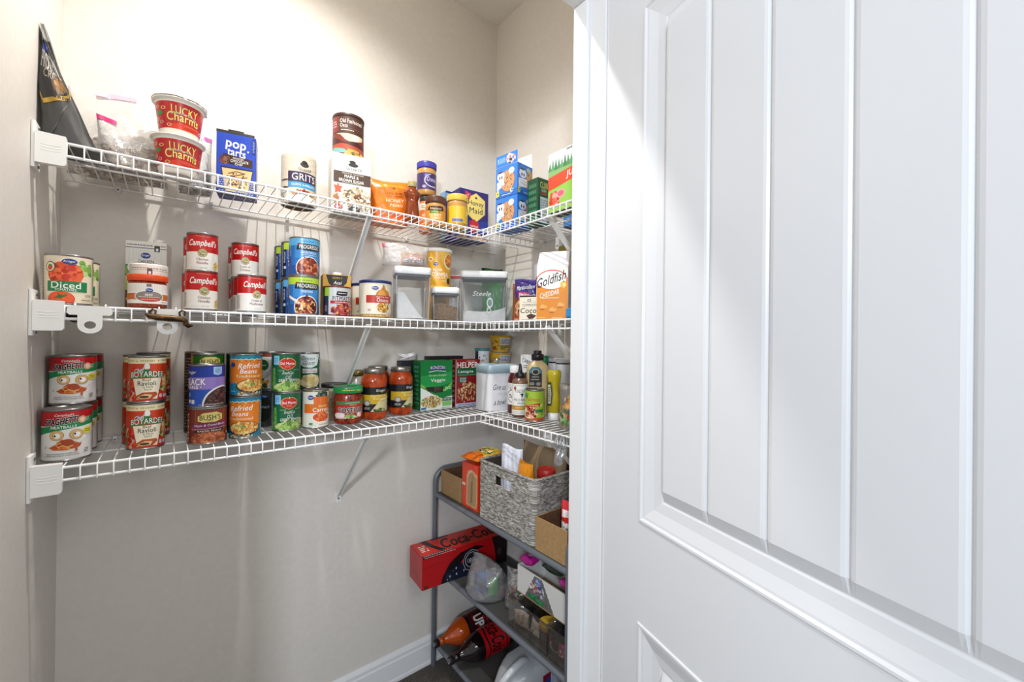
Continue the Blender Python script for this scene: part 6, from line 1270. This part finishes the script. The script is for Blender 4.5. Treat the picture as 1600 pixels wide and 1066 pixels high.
b = MB(); cf = Cv(.35); cf.rect(0, 0, 1, 1, '#2f78d0'); cf.blobs(.70, .5, .22, .42, ['#d9a088', '#4a2a24', '#efe0d8', '#c97a6a', '#e8c8b8'], 30, .10, 3, .4); cf.bits(.08, .3, .45, .75, 5, '#a8d0f4', 4)
b.box((-.057, .0002, .1202), (.057, .0012, .166), mat('#e8e6e2', .5)); b.box((-.055, .0848, .1202), (.055, .0858, .176), mat('#efece6', .5)); fl = b.build('top_flap', k1)
m = MB(); flat_label(cf, m, (-.0565, .0002, .1208), (.113, 0, 0), (0, 0, .0447)); m.build('printed_label', fl)
def cv_club():
    c = Cv(.3); c.rect(0, 0, 1, 1, '#14502f'); c.rect(.22, .04, .92, .60, '#cfd3d2'); c.bits(.26, .08, .88, .56, 4, '#8a8f90', 9); c.text('CLUB', .55, .86, .70, .13, '#d9d46a', .03); c.text('CRACKERS', .55, .745, .46, .06, '#d0d8c8', .03); c.rect(.35, .655, .8, .70, '#b8281f'); return c
carton('cracker_box', 'dark green cracker box between the blue cookie boxes and the fruit snack box', 'box', (1.0670, 1.1300, Z), 0, .056, .056, .1720, '#14502f', cv_club(), cv_side('#0f4528', '#3f7a5a', 6))
def cv_fruit():
    c = Cv(.3); c.rect(0, 0, 1, 1, '#7db544'); c.poly([(0, .72), (1, .72), (1, 1), (0, 1)], '#dfe6ea'); c.poly([(0, .55), (1, .5), (1, .82), (.5, .78), (0, .74)], '#7fae6a')
    for k in range(9):
        x = .04 + .075 * k; hh = .12 + .05 * ((k * 7) % 4) / 3; c.poly([(x - .045, .70), (x + .045, .70), (x, .74 + hh)], ['#4f8a5a', '#5f9a6a', '#3f7a4c'][k % 3])
    c.poly([(0, .38), (1, .50), (1, .70), (0, .60)], '#cf4220'); c.poly([(.60, .45), (1, .49), (1, .56), (.60, .52)], '#8a2a1c'); c.text('JUICY BURST', .90, .60, .90, .13, WHITE, .04, .08, slope=.12); c.text('MIXED FRUIT', .88, .51, .50, .04, '#e8dcd0', .03, slope=.1)
    c.poly([(.62, .74), (.64, .90), (.78, .97), (1, .96), (1, .72), (.8, .70)], '#2c3a2c'); c.text('BLACK', .95, .885, .52, .085, WHITE, .03); c.text('FOREST', .95, .785, .54, .085, WHITE, .03); c.bits(.45, .95, .6, .99, 4, '#3a4a3a')
    c.poly([(0, .0), (1, .0), (1, .46), (.5, .44), (0, .36)], '#8cc04c'); c.blobs(.18, .22, .14, .12, ['#d0342a', '#e85a44', '#b8241e', '#f0a090'], 26, .05, 3, .9); c.ell(.32, .28, .11, .07, '#e0a0a8'); c.ell(.32, .28, .08, .05, '#d0606a'); c.blobs(.75, .22, .16, .12, ['#3f6a2a', '#5f8a3a'], 16, .05, 4); return c
carton('fruit_snack_box', 'tall green and white fruit snack box cut off by the door frame', 'box', (.9870, .9290, Z), -pi / 2, .186, .060, .2000, '#7db544', cv_fruit(), cv_side('#5f9a3a', '#c9dcb0', 10), None, None, bottom=cv_side('#4f5a48', '#3a4436', 6))
carton('cookie_box', 'blue box at the back of the short top shelf, seen from below through the wires', 'box', (1.1450, 1.0420, Z), -pi / 2, .120, .080, .140, '#2f78d0', cv_side('#2f78d0', '#8fc0f0', 5), None, None, None, bottom=cv_side('#2a5f9f', '#5f90c8', 4))
# ---------------------------------------------------------------- things on the rack
S1, S2, S3 = R1 + .0004, R2 + .0004, R3 + .0004
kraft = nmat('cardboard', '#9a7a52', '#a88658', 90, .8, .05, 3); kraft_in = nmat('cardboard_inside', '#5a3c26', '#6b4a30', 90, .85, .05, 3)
def open_box(name, label, loc, w, d, h, rot=0, flap=0):
    t = thing(name, label, 'box', loc, rot); th = .0035; b = MB()
    b.box((0, 0, 0), (w, d, th), kraft)
    for lo, hi in (((0, 0, 0), (w, th, h)), ((0, d - th, 0), (w, d, h)), ((0, th, 0), (th, d - th, h)), ((w - th, th, 0), (w, d - th, h))): b.box((lo[0], lo[1], th if lo[2] == 0 else 0), hi, kraft)
    b.build('cardboard_box', t)
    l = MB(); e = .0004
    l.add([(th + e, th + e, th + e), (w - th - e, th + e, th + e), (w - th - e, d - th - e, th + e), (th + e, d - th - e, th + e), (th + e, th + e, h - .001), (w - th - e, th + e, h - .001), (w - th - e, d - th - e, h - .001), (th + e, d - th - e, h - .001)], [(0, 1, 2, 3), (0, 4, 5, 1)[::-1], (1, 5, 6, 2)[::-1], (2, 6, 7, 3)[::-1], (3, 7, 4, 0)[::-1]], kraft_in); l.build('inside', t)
    return t
open_box('cardboard_box', 'open brown cardboard box at the left end of the upper rack shelf', (.9260, 1.4480, S1), .240, .162, .098)
# orange window box
c = Cv(.3); c.rect(0, 0, 1, 1, '#dc3d1c'); c.poly([(.28, .06), (.92, .05), (.98, .2), (.98, .80), (.85, .80), (.62, .88), (.40, .84), (.30, .70)], '#c9a878'); c.poly([(.33, .09), (.88, .08), (.93, .22), (.93, .74), (.80, .76), (.62, .83), (.44, .79), (.36, .66)], '#a8845a'); c.bits(.58, .15, .70, .62, 1, '#5a4430', 10); c.rect(.0, .47, .20, .53, '#e8d0c0'); c.line([(.30, .70), (.62, .88), (.98, .80)], .012, '#f0c8b0', .6)
carton('baked_goods_box', 'orange red window box standing between the cardboard box and the basket', 'box', (.9240, 1.3820, S1), -pi / 2, .110, .150, .176, '#dc3d1c', c, cv_side('#c93415', '#e89a80', 5))
c = Cv(.25); c.rect(.02, .02, .98, .98, '#e0b83a'); c.poly([(.02, .02), (.98, .02), (.98, .28), (.5, .34), (.02, .25)], '#dd6a1c'); c.blobs(.55, .62, .35, .25, ['#e8cf5c', '#3a3420', '#d9902a', '#b8c05c', '#efe6c0'], 60, .06, 3); c.text('CHIPS', .45, .45, .6, .16, '#3a2a1a', .03, .2)
o = bagthing('snack_bag', 'orange and yellow snack bag lying on top of the orange window box', 'bag', (.9180, 1.3800, S1 + .197), -pi / 2 + .12, .105, .150, .032, '#dd7a24', c, 14, wob=.004, top=.2, bot=.2, tilt=-1.52, gus=0)
# woven basket
def weave():
    m = bpy.data.materials.new('grey_weave'); m.use_nodes = True; nt = m.node_tree; N = nt.nodes.new; L = nt.links.new; bs = nt.nodes['Principled BSDF']
    tc = N('ShaderNodeTexCoord'); sp = N('ShaderNodeSeparateXYZ'); ad = N('ShaderNodeMath'); cb = N('ShaderNodeCombineXYZ'); L(tc.outputs['Object'], sp.inputs[0]); L(sp.outputs[0], ad.inputs[0]); L(sp.outputs[1], ad.inputs[1]); L(ad.outputs[0], cb.inputs[0]); L(sp.outputs[2], cb.inputs[1])
    br = N('ShaderNodeTexBrick'); br.inputs['Scale'].default_value = 1.0; br.inputs['Brick Width'].default_value = .0105; br.inputs['Row Height'].default_value = .0030; br.inputs['Mortar Size'].default_value = .0004; br.inputs['Mortar Smooth'].default_value = .4
    br.inputs['Color1'].default_value = rgb('#efebe2'); br.inputs['Color2'].default_value = rgb('#85817a'); br.inputs['Mortar'].default_value = rgb('#4a4642'); L(cb.outputs[0], br.inputs['Vector'])
    mp = N('ShaderNodeMapping'); mp.inputs['Scale'].default_value = (30, 110, 1); nz = N('ShaderNodeTexNoise'); nz.inputs['Scale'].default_value = 1.0; nz.inputs['Detail'].default_value = 3; L(cb.outputs[0], mp.inputs[0]); L(mp.outputs[0], nz.inputs['Vector'])
    cr = N('ShaderNodeValToRGB'); cr.color_ramp.elements[0].position = .36; cr.color_ramp.elements[1].position = .62; cr.color_ramp.elements[0].color = rgb('#7d7a75'); cr.color_ramp.elements[1].color = rgb('#ffffff'); L(nz.outputs[0], cr.inputs[0])
    mx = N('ShaderNodeMix'); mx.data_type = 'RGBA'; mx.blend_type = 'MULTIPLY'; mx.inputs[0].default_value = .6; L(br.outputs['Color'], mx.inputs[6]); L(cr.outputs[0], mx.inputs[7]); L(mx.outputs[2], bs.inputs['Base Color'])
    bp = N('ShaderNodeBump'); bp.inputs['Distance'].default_value = .002; bp.inputs['Strength'].default_value = .8; bp.invert = True; L(br.outputs['Fac'], bp.inputs['Height']); L(bp.outputs[0], bs.inputs['Normal']); bs.inputs['Roughness'].default_value = .85
    return m
wv = weave()
t = thing('woven_basket', 'grey woven basket with a cut-out handle on the upper rack shelf', 'basket', (.9140, .9940, S1), 0)
w, d, h, th = .268, .318, .212, .006
def ringpts(w, d, r, o):
    P = []
    segs = [((w - r, r), -pi / 2), ((w - r, d - r), 0), ((r, d - r), pi / 2), ((r, r), pi)]
    for k, ((cx, cy), a0) in enumerate(segs):
        for i in range(5): a = a0 + pi / 2 * i / 4; P.append((cx + (r - o) * cos(a), cy + (r - o) * sin(a)))
        if k == 2:
            for y in (.212, .118): P.append((o, y))
    return P
b = MB(); rr_ = .022; zs = [0, .06, .146, .180, h]; O = ringpts(w, d, rr_, 0); I = ringpts(w, d, rr_, th); n = len(O); hole = 15      # column between the two added points
for k in range(len(zs) - 1):
    for i in range(n):
        j = (i + 1) % n
        if k == 2 and i == hole: continue
        b.add([(*O[i], zs[k]), (*O[j], zs[k]), (*O[j], zs[k + 1]), (*O[i], zs[k + 1])], [(0, 1, 2, 3)], wv, True)
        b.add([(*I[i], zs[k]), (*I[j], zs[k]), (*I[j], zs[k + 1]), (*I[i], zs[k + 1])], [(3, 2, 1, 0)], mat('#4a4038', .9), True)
i, j = hole, hole + 1
for (p, q, z0, z1) in ((i, i, zs[2], zs[3]), (j, j, zs[2], zs[3])): b.add([(*O[p], z0), (*I[p], z0), (*I[p], z1), (*O[p], z1)], [(0, 1, 2, 3)], wv)
for z in (zs[2], zs[3]): b.add([(*O[i], z), (*O[j], z), (*I[j], z), (*I[i], z)], [(0, 1, 2, 3)], wv)
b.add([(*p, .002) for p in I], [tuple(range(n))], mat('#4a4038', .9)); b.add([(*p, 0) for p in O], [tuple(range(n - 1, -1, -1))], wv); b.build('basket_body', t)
b = MB(); b.tube([(x, y, h) for x, y in ringpts(w, d, rr_, th / 2)], .0052, wv, 8, closed=True); b.build('rim', t)
BX, BY = .9140, .9940
c = Cv(.3); c.rect(.02, .02, .98, .98, '#d9dde8'); c.blobs(.6, .35, .3, .2, ['#c9cfe0', '#e8ebf2'], 10, .1, 3)
bagthing('paper_bag', 'crumpled white paper bag sticking up out of the basket', 'bag', (BX + .075, BY + .205, S1 + .010), -pi / 2 + .25, .095, .262, .050, '#e2e5ee', c, 15, wob=.008, top=.35, rough=.5)
bagthing('paper_bag', 'brown paper bag filling the back of the basket', 'bag', (BX + .185, BY + .150, S1 + .008), -pi / 2, .235, .262, .070, '#8a745a', None, 16, wob=.006, top=.3, rough=.7)
c = Cv(.25); c.rect(.02, .02, .98, .98, '#dd8a1c'); c.blobs(.5, .5, .4, .4, ['#e8a83a', '#d06a1c', '#f0d08a', '#a83a1c'], 40, .07, 3)
bagthing('snack_bag', 'orange snack bag poking out of the right side of the basket', 'bag', (BX + .060, BY + .110, S1 + .008), -pi / 2 - .15, .085, .232, .045, '#dd8a1c', c, 17, top=.3)
t = thing('candy_jar', 'red topped jar inside the basket', 'jar', (BX + .105, BY + .055, S1 + .0085), 0)
b = MB(); b.lathe([(.0005, .0), (.027, 0), (.030, .004), (.030, .175), (.028, .182)], mat('#b5863a', .3), 30); b.build('jar_body', t); jarlid(t, .0315, .182, .214, '#a8231a', .4)
# cardboard box with red packets
open_box('cardboard_box', 'open brown cardboard box of red packets, right of the basket', (.9140, .8500, S1), .240, .138, .104)
c = Cv(.25); c.rect(.02, .02, .98, .98, '#c9232a'); c.rect(.05, .05, .95, .62, '#e6e2dc'); c.bits(.15, .1, .85, .55, 4, '#8a8682', 7); c.poly([(.1, .70), (.9, .76), (.9, .88), (.1, .84)], '#efe0dc')
pk0 = bagthing('snack_packet', 'red and white packet standing tallest in the right cardboard box', 'packet', (.9700, .8920, S1 + .0045), -pi / 2 + .4, .055, .162, .026, '#c9232a', c, 18, top=.2, group='red packets')
dup(pk0, (1.0150, .9350, S1 + .0045), -pi / 2 - .2, 'red packet sunk low in the right cardboard box', 'red packets').scale = (1, 1, .68)
# cola carton, lying lengthwise and sticking out of the rack
def cv_cola():
    c = Cv(.3); c.rect(0, 0, 1, 1, '#b31217'); c.poly([(.20, .0), (.22, .25), (.30, .60), (.42, .82), (.60, .90), (.72, .78), (.55, .72), (.44, .56), (.40, .40), (.40, .0)], '#150e12'); c.poly([(.24, .0), (.29, .36), (.52, .56), (.58, .0)], '#161a30'); 
    for x, y, s in ((.30, .16, .030), (.37, .36, .034), (.375, .17, .034), (.335, .30, .012), (.46, .2, .03), (.27, .08, .02)):
        pts = []
        for k in range(10): a = pi / 2 + k * pi / 5; q = (1 if k % 2 == 0 else .4); pts.append((x + s * .33 * q * cos(a) * 1.0, y + s * 1.0 * q * sin(a) * 1.6))
        c.poly(pts, '#c9ccd4')
    c.ell(.55, .46, .105, .36, '#9a9ca4', 8); c.ell(.55, .46, .098, .335, '#1a1c28', 8); c.ring(.55, .48, .075, .25, .02, '#b9bcc4', asp=.33); c.text('1886', .55, .46, .09, .14, '#c9ccd4', .02)
    c.poly([(.86, 0), (1, 0), (1, 1), (.80, 1), (.84, .6)], '#1a0e10'); c.ell(.90, .45, .03, .12, '#3a3034'); c.rect(.0, .965, .20, 1, '#16121a'); c.bits(.02, .972, .36, .995, 16, '#e0dcd8'); c.poly([(.02, .02), (.055, .02), (.055, .12), (.02, .12)], '#4a2a10'); c.line([(.16, 1), (.165, .72), (.0, .66)], .010, '#7a0c10', .33); return c
def cv_colatop():
    c = Cv(.3); c.rect(0, 0, 1, 1, '#cf2a1a'); c.text('Coca-Cola', .60, .50, .66, .62, '#1a0d10', .09, .4); c.poly([(.17, 1), (.20, .55), (.28, .15), (.22, .1), (.14, .6), (.10, 1)], '#150e12'); c.bits(.04, .30, .12, .75, 1, '#f0d8cc', 4); c.rect(0, .0, .34, .09, '#16121a'); c.bits(.02, .02, .33, .07, 14, '#e0dcd8'); c.rect(.22, .9, .42, 1, '#1c2038'); return c
def cv_colaend():
    c = Cv(.3); c.rect(0, 0, 1, 1, '#b31217'); c.line([(0, .52), (1, .60)], .012, '#6a0a0e'); c.line([(0, .1), (1, .16)], .012, '#6a0a0e'); c.text('ZERO', .5, .36, .7, .12, '#7a0c10', .02); c.bits(.15, .2, .85, .28, 5, '#7a0c10'); return c
carton('soda_carton', 'red and black cola carton jutting out from the middle rack shelf', 'box', (.9720, 1.4660, S2), -.07, .400, .128, .128, '#b31217', cv_cola(), cv_colaend(), None, cv_colatop(), edge=.003)
# clear bags, white dispenser box and clear bins
wrapm = film('clear_wrap', '#f4f6f8', .5, .08, .10, .7, .6, 60, .004)
def blueinside(t, P):
    b = MB(); b.box((-.050, -.022, .004), (.012, .022, .062), mat('#2f4f86', .35)); b.box((-.050, -.0225, .020), (.012, -.022, .036), mat('#20202c', .35)); b.box((-.020, -.024, .062), (.012, .018, .070), mat('#4a78b5', .4)); b.build('blue_packet', t)
    b = MB(); b.obox((.038, 0, .036), (.006, .018, 0), (-.006, .010, .004), (0, 0, .024), mat('#4f9a3c', .35)); b.build('green_packet', t)
t = thing('plastic_bag', 'crinkled clear bag with blue and green packets at the middle shelf edge', 'bag', (.9720, 1.3250, S2), -pi / 2 + .10)
P = pouch_fun(.170, .128, .105, .010, 41, top=.75, bot=.06, pinch=.06); pouch(t, P, wrapm, 'clear_bag', 22, 22); blueinside(t, P)
t = thing('plastic_bag', 'grey clear bag of red wrapped sweets beside the crinkled bag', 'bag', (1.0300, 1.1950, S2), -pi / 2 + .5)
P = pouch_fun(.110, .125, .085, .008, 43, top=.7, bot=.06, pinch=.06); pouch(t, P, wrapm, 'clear_bag', 18, 20)
lumps(t, 'contents', 90, lambda r: Vector(((r.random() - .5) * .08, (r.random() - .5) * .05, .012 + r.random() * .06)), .011, ['#8a2a24', '#b5b0aa', '#7a7672', '#a83a30', '#1f7a4a', '#d9d5cf'], 5, .5)
smoke = film('grey_clear_plastic', '#dedad5', .14, .05, .03, .22)
def binbox(label, loc, w, d, h, fill):
    """open bin, w along the rack, d deep; front faces -X"""
    t = thing('storage_bin', label, 'bin', loc, 0, 'clear storage bins'); b = MB(); th = .0022
    for lo, hi in (((0, 0, 0), (d, w, th)), ((0, 0, th), (th, w, h)), ((d - th, 0, th), (d, w, h)), ((th, 0, th), (d - th, th, h)), ((th, w - th, th), (d - th, w, h))): b.box(lo, hi, smoke)
    b.build('bin_body', t)
    r = MB(); e = .003
    r.tube([(-e, -e, h), (d + e, -e, h), (d + e, w + e, h), (-e, w + e, h)], .0030, smoke, 8, closed=True); r.build('rim', t)
    r = MB(); r.tube([(-.002, w * .80, h * .66), (-.007, w * .76, h * .52), (-.008, w * .55, h * .45), (-.007, w * .30, h * .50), (-.002, w * .26, h * .66)], .0028, smoke, 8); r.build('handle_lip', t)
    return t
binbox('clear smoky bin of wrappers at the edge of the middle rack shelf', (.9180, .9360, S2), .190, .220, .100, None)
binbox('clear smoky bin of bright packets next to the door frame', (.9180, .8570, S2), .071, .220, .100, None)
def crumple(label, loc, rot, s, cols, seed, name='wrapper'):
    t = thing(name, label, 'wrapper', loc, rot); P = pouch_fun(s, s * .8, s * .35, s * .09, seed, top=.5, bot=.25, pinch=.2)
    c = Cv(.3); c.rect(.03, .03, .97, .97, cols[0]); c.blobs(.5, .5, .42, .42, cols, 24, .10, seed); pouch(t, P, mat(cols[0], .35), 'foil', 12, 12); pouch_label(c, t, P, step=.12); return t
crumple('pale pink and white crumpled wrapper in the left smoky bin', (.9480, 1.0900, S2 + .0030), -1.3, .062, ['#d9c9c4', '#efe9e6', '#b5847a', '#8a8682'], 51)
crumple('white crumpled wrapper lying low in the left smoky bin', (.9600, 1.0300, S2 + .0030), -1.9, .054, ['#e0dcd9', '#c9bdb8', '#9a928e'], 52)
t = thing('dip_jar', 'small dark jar with a yellow lid in the left smoky bin', 'jar', (.9660, .9780, S2 + .0030), 0)
b = MB(); b.lathe([(.0005, 0), (.026, 0), (.029, .004), (.029, .042), (.027, .046)], mat('#3a3634', .25), 30); b.build('jar_body', t); jarlid(t, .0295, .0462, .066, '#c9a63a', .35, ribs=40)
crumple('pink and green packet in the bin next to the door frame', (.9550, .8930, S2 + .0030), -1.45, .048, ['#d03a6a', '#2f8a4a', '#3f6ab0', '#efe6e8', '#c9283f'], 53, 'snack_packet')
crumple('blue and red packet behind the pink one in the bin by the door frame', (1.0050, .8930, S2 + .0030), -1.65, .048, ['#3a5aa8', '#b82a34', '#d9dde8', '#6f4a9a'], 54, 'snack_packet')
# white dispenser box resting on the bins
t = thing('dispenser_box', 'white display box with a zigzag window resting on the smoky bins', 'box', (.9560, .9890, S2 + .1042), -pi / 2)
w, d, h = .268, .130, .094; b = MB(); wm = mat('#e0ded9', .5); th = .003
b.box((-w / 2, 0, 0), (w / 2, d, th), mat('#a88658', .7)); b.box((-w / 2, 0, th), (w / 2, th, h), wm); b.box((-w / 2, d - th, th), (w / 2, d, h), wm); b.box((-w / 2, th, th), (-w / 2 + th, d - th, h), wm); b.box((w / 2 - th, th, th), (w / 2, d - th, h), wm)
b.build('box_body', t)
c = Cv(.35); zig = [(.34 + .0165 * k + (.012 if k % 2 else -.004), .95 - (.075 * k)) for k in range(12)]
c.poly([(.30 - .00 * k, 0) for k in (0,)] + [(.14 + .014 * k + (.010 if k % 2 else 0), .02 + .073 * k) for k in range(14)] + [(.40, .97), (.46, .97)] + [(.47 + .0155 * k + (.010 if k % 2 else 0), .93 - .07 * k) for k in range(14)], '#6f6a68')
c.blobs(.39, .80, .06, .14, ['#7f90c0', '#a8b4d9', '#5f70a8'], 26, .030, 3, .5); c.blobs(.32, .52, .09, .18, ['#c0342c', '#e0dcd8', '#8f2a24', '#b9b4b0', '#d9d5d0'], 40, .035, 4, .5, 2.2); c.blobs(.44, .50, .08, .2, ['#c9c4be', '#9a9690', '#3a4a8a'], 26, .035, 5, .5, 2); c.blobs(.38, .16, .19, .12, ['#1f7a4c', '#2f8f5a', '#176038'], 40, .04, 6, .5, 1.8); c.rect(.14, 0, .70, .03, '#b5945a'); c.ell(.86, .52, .012, .06, '#c9c6c0')
m = MB(); flat_label(c, m, (-w / 2 + .001, 0, .001), (w - .002, 0, 0), (0, 0, h - .002)); m.build('window_print', t)
mg = ['#b81f8a', '#d04aa8', '#8f1268']
def pinkbag(label, y, x, rot, s, cols, seed, tilt=-1.1):
    c = Cv(.2); c.rect(.02, .02, .98, .98, cols[0]); c.blobs(.5, .5, .4, .4, cols, 18, .10, seed); c.bits(.3, .45, .7, .6, 4, '#e8c0d8', 2)
    return bagthing('candy_packet', label, 'packet', (x, y, S2 + .1042 + .0945 + .019), rot, s, s * .75, .030, cols[0], c, seed, wob=.003, top=.25, bot=.25, tilt=-1.55, gus=0, rough=.2)
pinkbag('shiny magenta candy packet on the left end of the white display box', 1.0900, .9620, -pi / 2 + .1, .060, mg, 61)
pinkbag('shiny magenta candy packet on the right end of the white display box', .8980, .9600, -pi / 2 - .1, .072, mg, 62)
pinkbag('dark green and yellow candy packet between the two magenta packets', .9950, .9900, -pi / 2, .085, ['#2c3a2c', '#b8a83a', '#1f4a3a', '#5a4a2a'], 63)
# drink bottles lying on the lowest shelf, caps towards the doorway
def soda(label, y, liquid, cv, lab_y, x0, spin):
    t = thing('soda_bottle', label, 'bottle', (x0, y, S3 + .0552), 0); t.rotation_mode = 'ZYX'; t.rotation_euler = (0, pi / 2, spin)
    b = MB(); b.lathe([(.0125, .020), (.0128, .030), (.0165, .034), (.0140, .038), (.0150, .046), (.0270, .070), (.0420, .098), (.0520, .125), (.0548, .150), (.0548, .262), (.0520, .285), (.0420, .302), (.0005, .302)], liquid, 44); b.build('bottle', t)
    wrap_label(cv, 'label', t, lambda z: .0549, .140, .262, base=.0003); b = MB(); b.lathe([(.0004, .0), (.0135, .0), (.0148, .002), (.0148, .0195), (.0140, .0200)], mat('#1a191b', .4), 28)
    for k in range(36): a = 2 * pi * k / 36; b.tube([(.0148 * cos(a), .0148 * sin(a), .003), (.0148 * cos(a), .0148 * sin(a), .019)], .0006, mat('#1a191b', .4), 4)
    b.tube([(.0075 * cos(2 * pi * k / 20), .0075 * sin(2 * pi * k / 20), -.0002) for k in range(20)], .0007, mat('#a8a8aa', .4), 5, closed=True); b.build('cap', t); return t
def cv_drp():
    c = Cv(.25); c.rect(-2.52, 0, 2.52, 1, '#3a0c12'); c.rect(-2.52, 0, 2.52, .10, '#141014'); c.rect(-2.52, .9, 2.52, 1, '#141014'); c.blobs(0, .5, 2.2, .40, ['#6a1418', '#1a0e12', '#8a1c1c'], 90, .06, 3, 2)
    for s, y in (('U', .30), ('P', .52)): pass
    c.text('UP', -.05, .46, .66, .34, '#d9d5d2', .12); c.bits(.5, .3, .9, .6, 3, '#b9b4b0', 2); return c
def cv_coke():
    c = Cv(.25); c.rect(-2.52, 0, 2.52, 1, '#a8141a'); 
    c.text('Coca-Cola', -.1, .52, 1.9, .50, '#170a0c', .05, .4)
    c.line([(-.9, .2), (-.2, .12), (.6, .2), (1.1, .12)], .05, '#170a0c', 2); c.line([(-.9, .9), (0, .86), (.9, .92)], .03, '#170a0c', 2); return c
soda('lying soda bottle with an orange shoulder and dark label, nearest the wall', 1.5300, mat('#a8430c', .08, 0, .7), cv_drp(), 0, .8560, -.75)
soda('lying black cola bottle with a red label, cap towards the door', 1.4130, mat('#120a0b', .06, 0, .7), cv_coke(), 0, .8560, -.75)
# milk jug on its side
t = thing('milk_jug', 'empty cloudy plastic jug lying on the lowest rack shelf', 'jug', (.8600, 1.1500, S3 + .0790), 0)
jm = film('cloudy_plastic', '#dfe3e6', .35, .22, .42, .35)
b = MB(); n = 32; R = []
def sq(a, e): return (abs(cos(a)) ** e) * (1 if cos(a) >= 0 else -1), (abs(sin(a)) ** e) * (1 if sin(a) >= 0 else -1)
for x, ry, e, oy, oz in ((0, .0175, 1, 0, .012), (.012, .0175, 1, 0, .012), (.014, .0150, 1, 0, .012), (.022, .0160, 1, 0, .012), (.045, .034, .85, 0, .009), (.075, .056, .75, 0, .004), (.105, .070, .6, 0, .001), (.130, .0760, .5, 0, 0), (.250, .0770, .45, 0, 0), (.270, .0760, .5, 0, 0), (.278, .068, .55, 0, 0)):
    R.append([(x, oy + ry * sq(2 * pi * i / n, e)[0], oz + ry * sq(2 * pi * i / n, e)[1]) for i in range(n)])
b.grid(R, jm, True, closed_u=True); b.add(R[-1], [tuple(range(n))], jm); b.build('jug_body', t)
b = MB(); b.tube([(.028, -.010, .030), (.040, -.018, .052), (.062, -.024, .073), (.092, -.026, .086), (.118, -.024, .090), (.140, -.020, .084), (.150, -.016, .074)], [.010, .0115, .012, .012, .012, .0115, .010], film('cloudy_handle', '#e6e9ec', .4, .25, .55, .3), 12); b.build('handle', t)
b = MB(); b.lathe([(.0150, -.004), (.0185, -.004), (.0192, -.001), (.0185, .003), (.0150, .003)], film('cloudy_ring', '#f0f2f4', .4, .25, .6, .3), 26, axis=(1, 0, 0), c=(.004, 0, .012)); b.build('neck_ring', t)
c = Cv(.3); c.rect(0, 0, 1, 1, '#8a1c2c'); c.rect(.0, .0, .62, .98, '#7a1626'); c.rect(.62, .0, 1, 1, '#c9ccd6'); c.text('MILK', .34, .30, .42, .18, '#b9c4e8', .03); c.ell(.4, .6, .2, .2, '#2c3a8a'); c.bits(.66, .1, .96, .9, 3, '#4a5a9a', 8)
m = MB(); flat_label(c, m, (.178, -.0768, -.030), (.062, 0, 0), (0, 0, .072)); m.build('label', t)
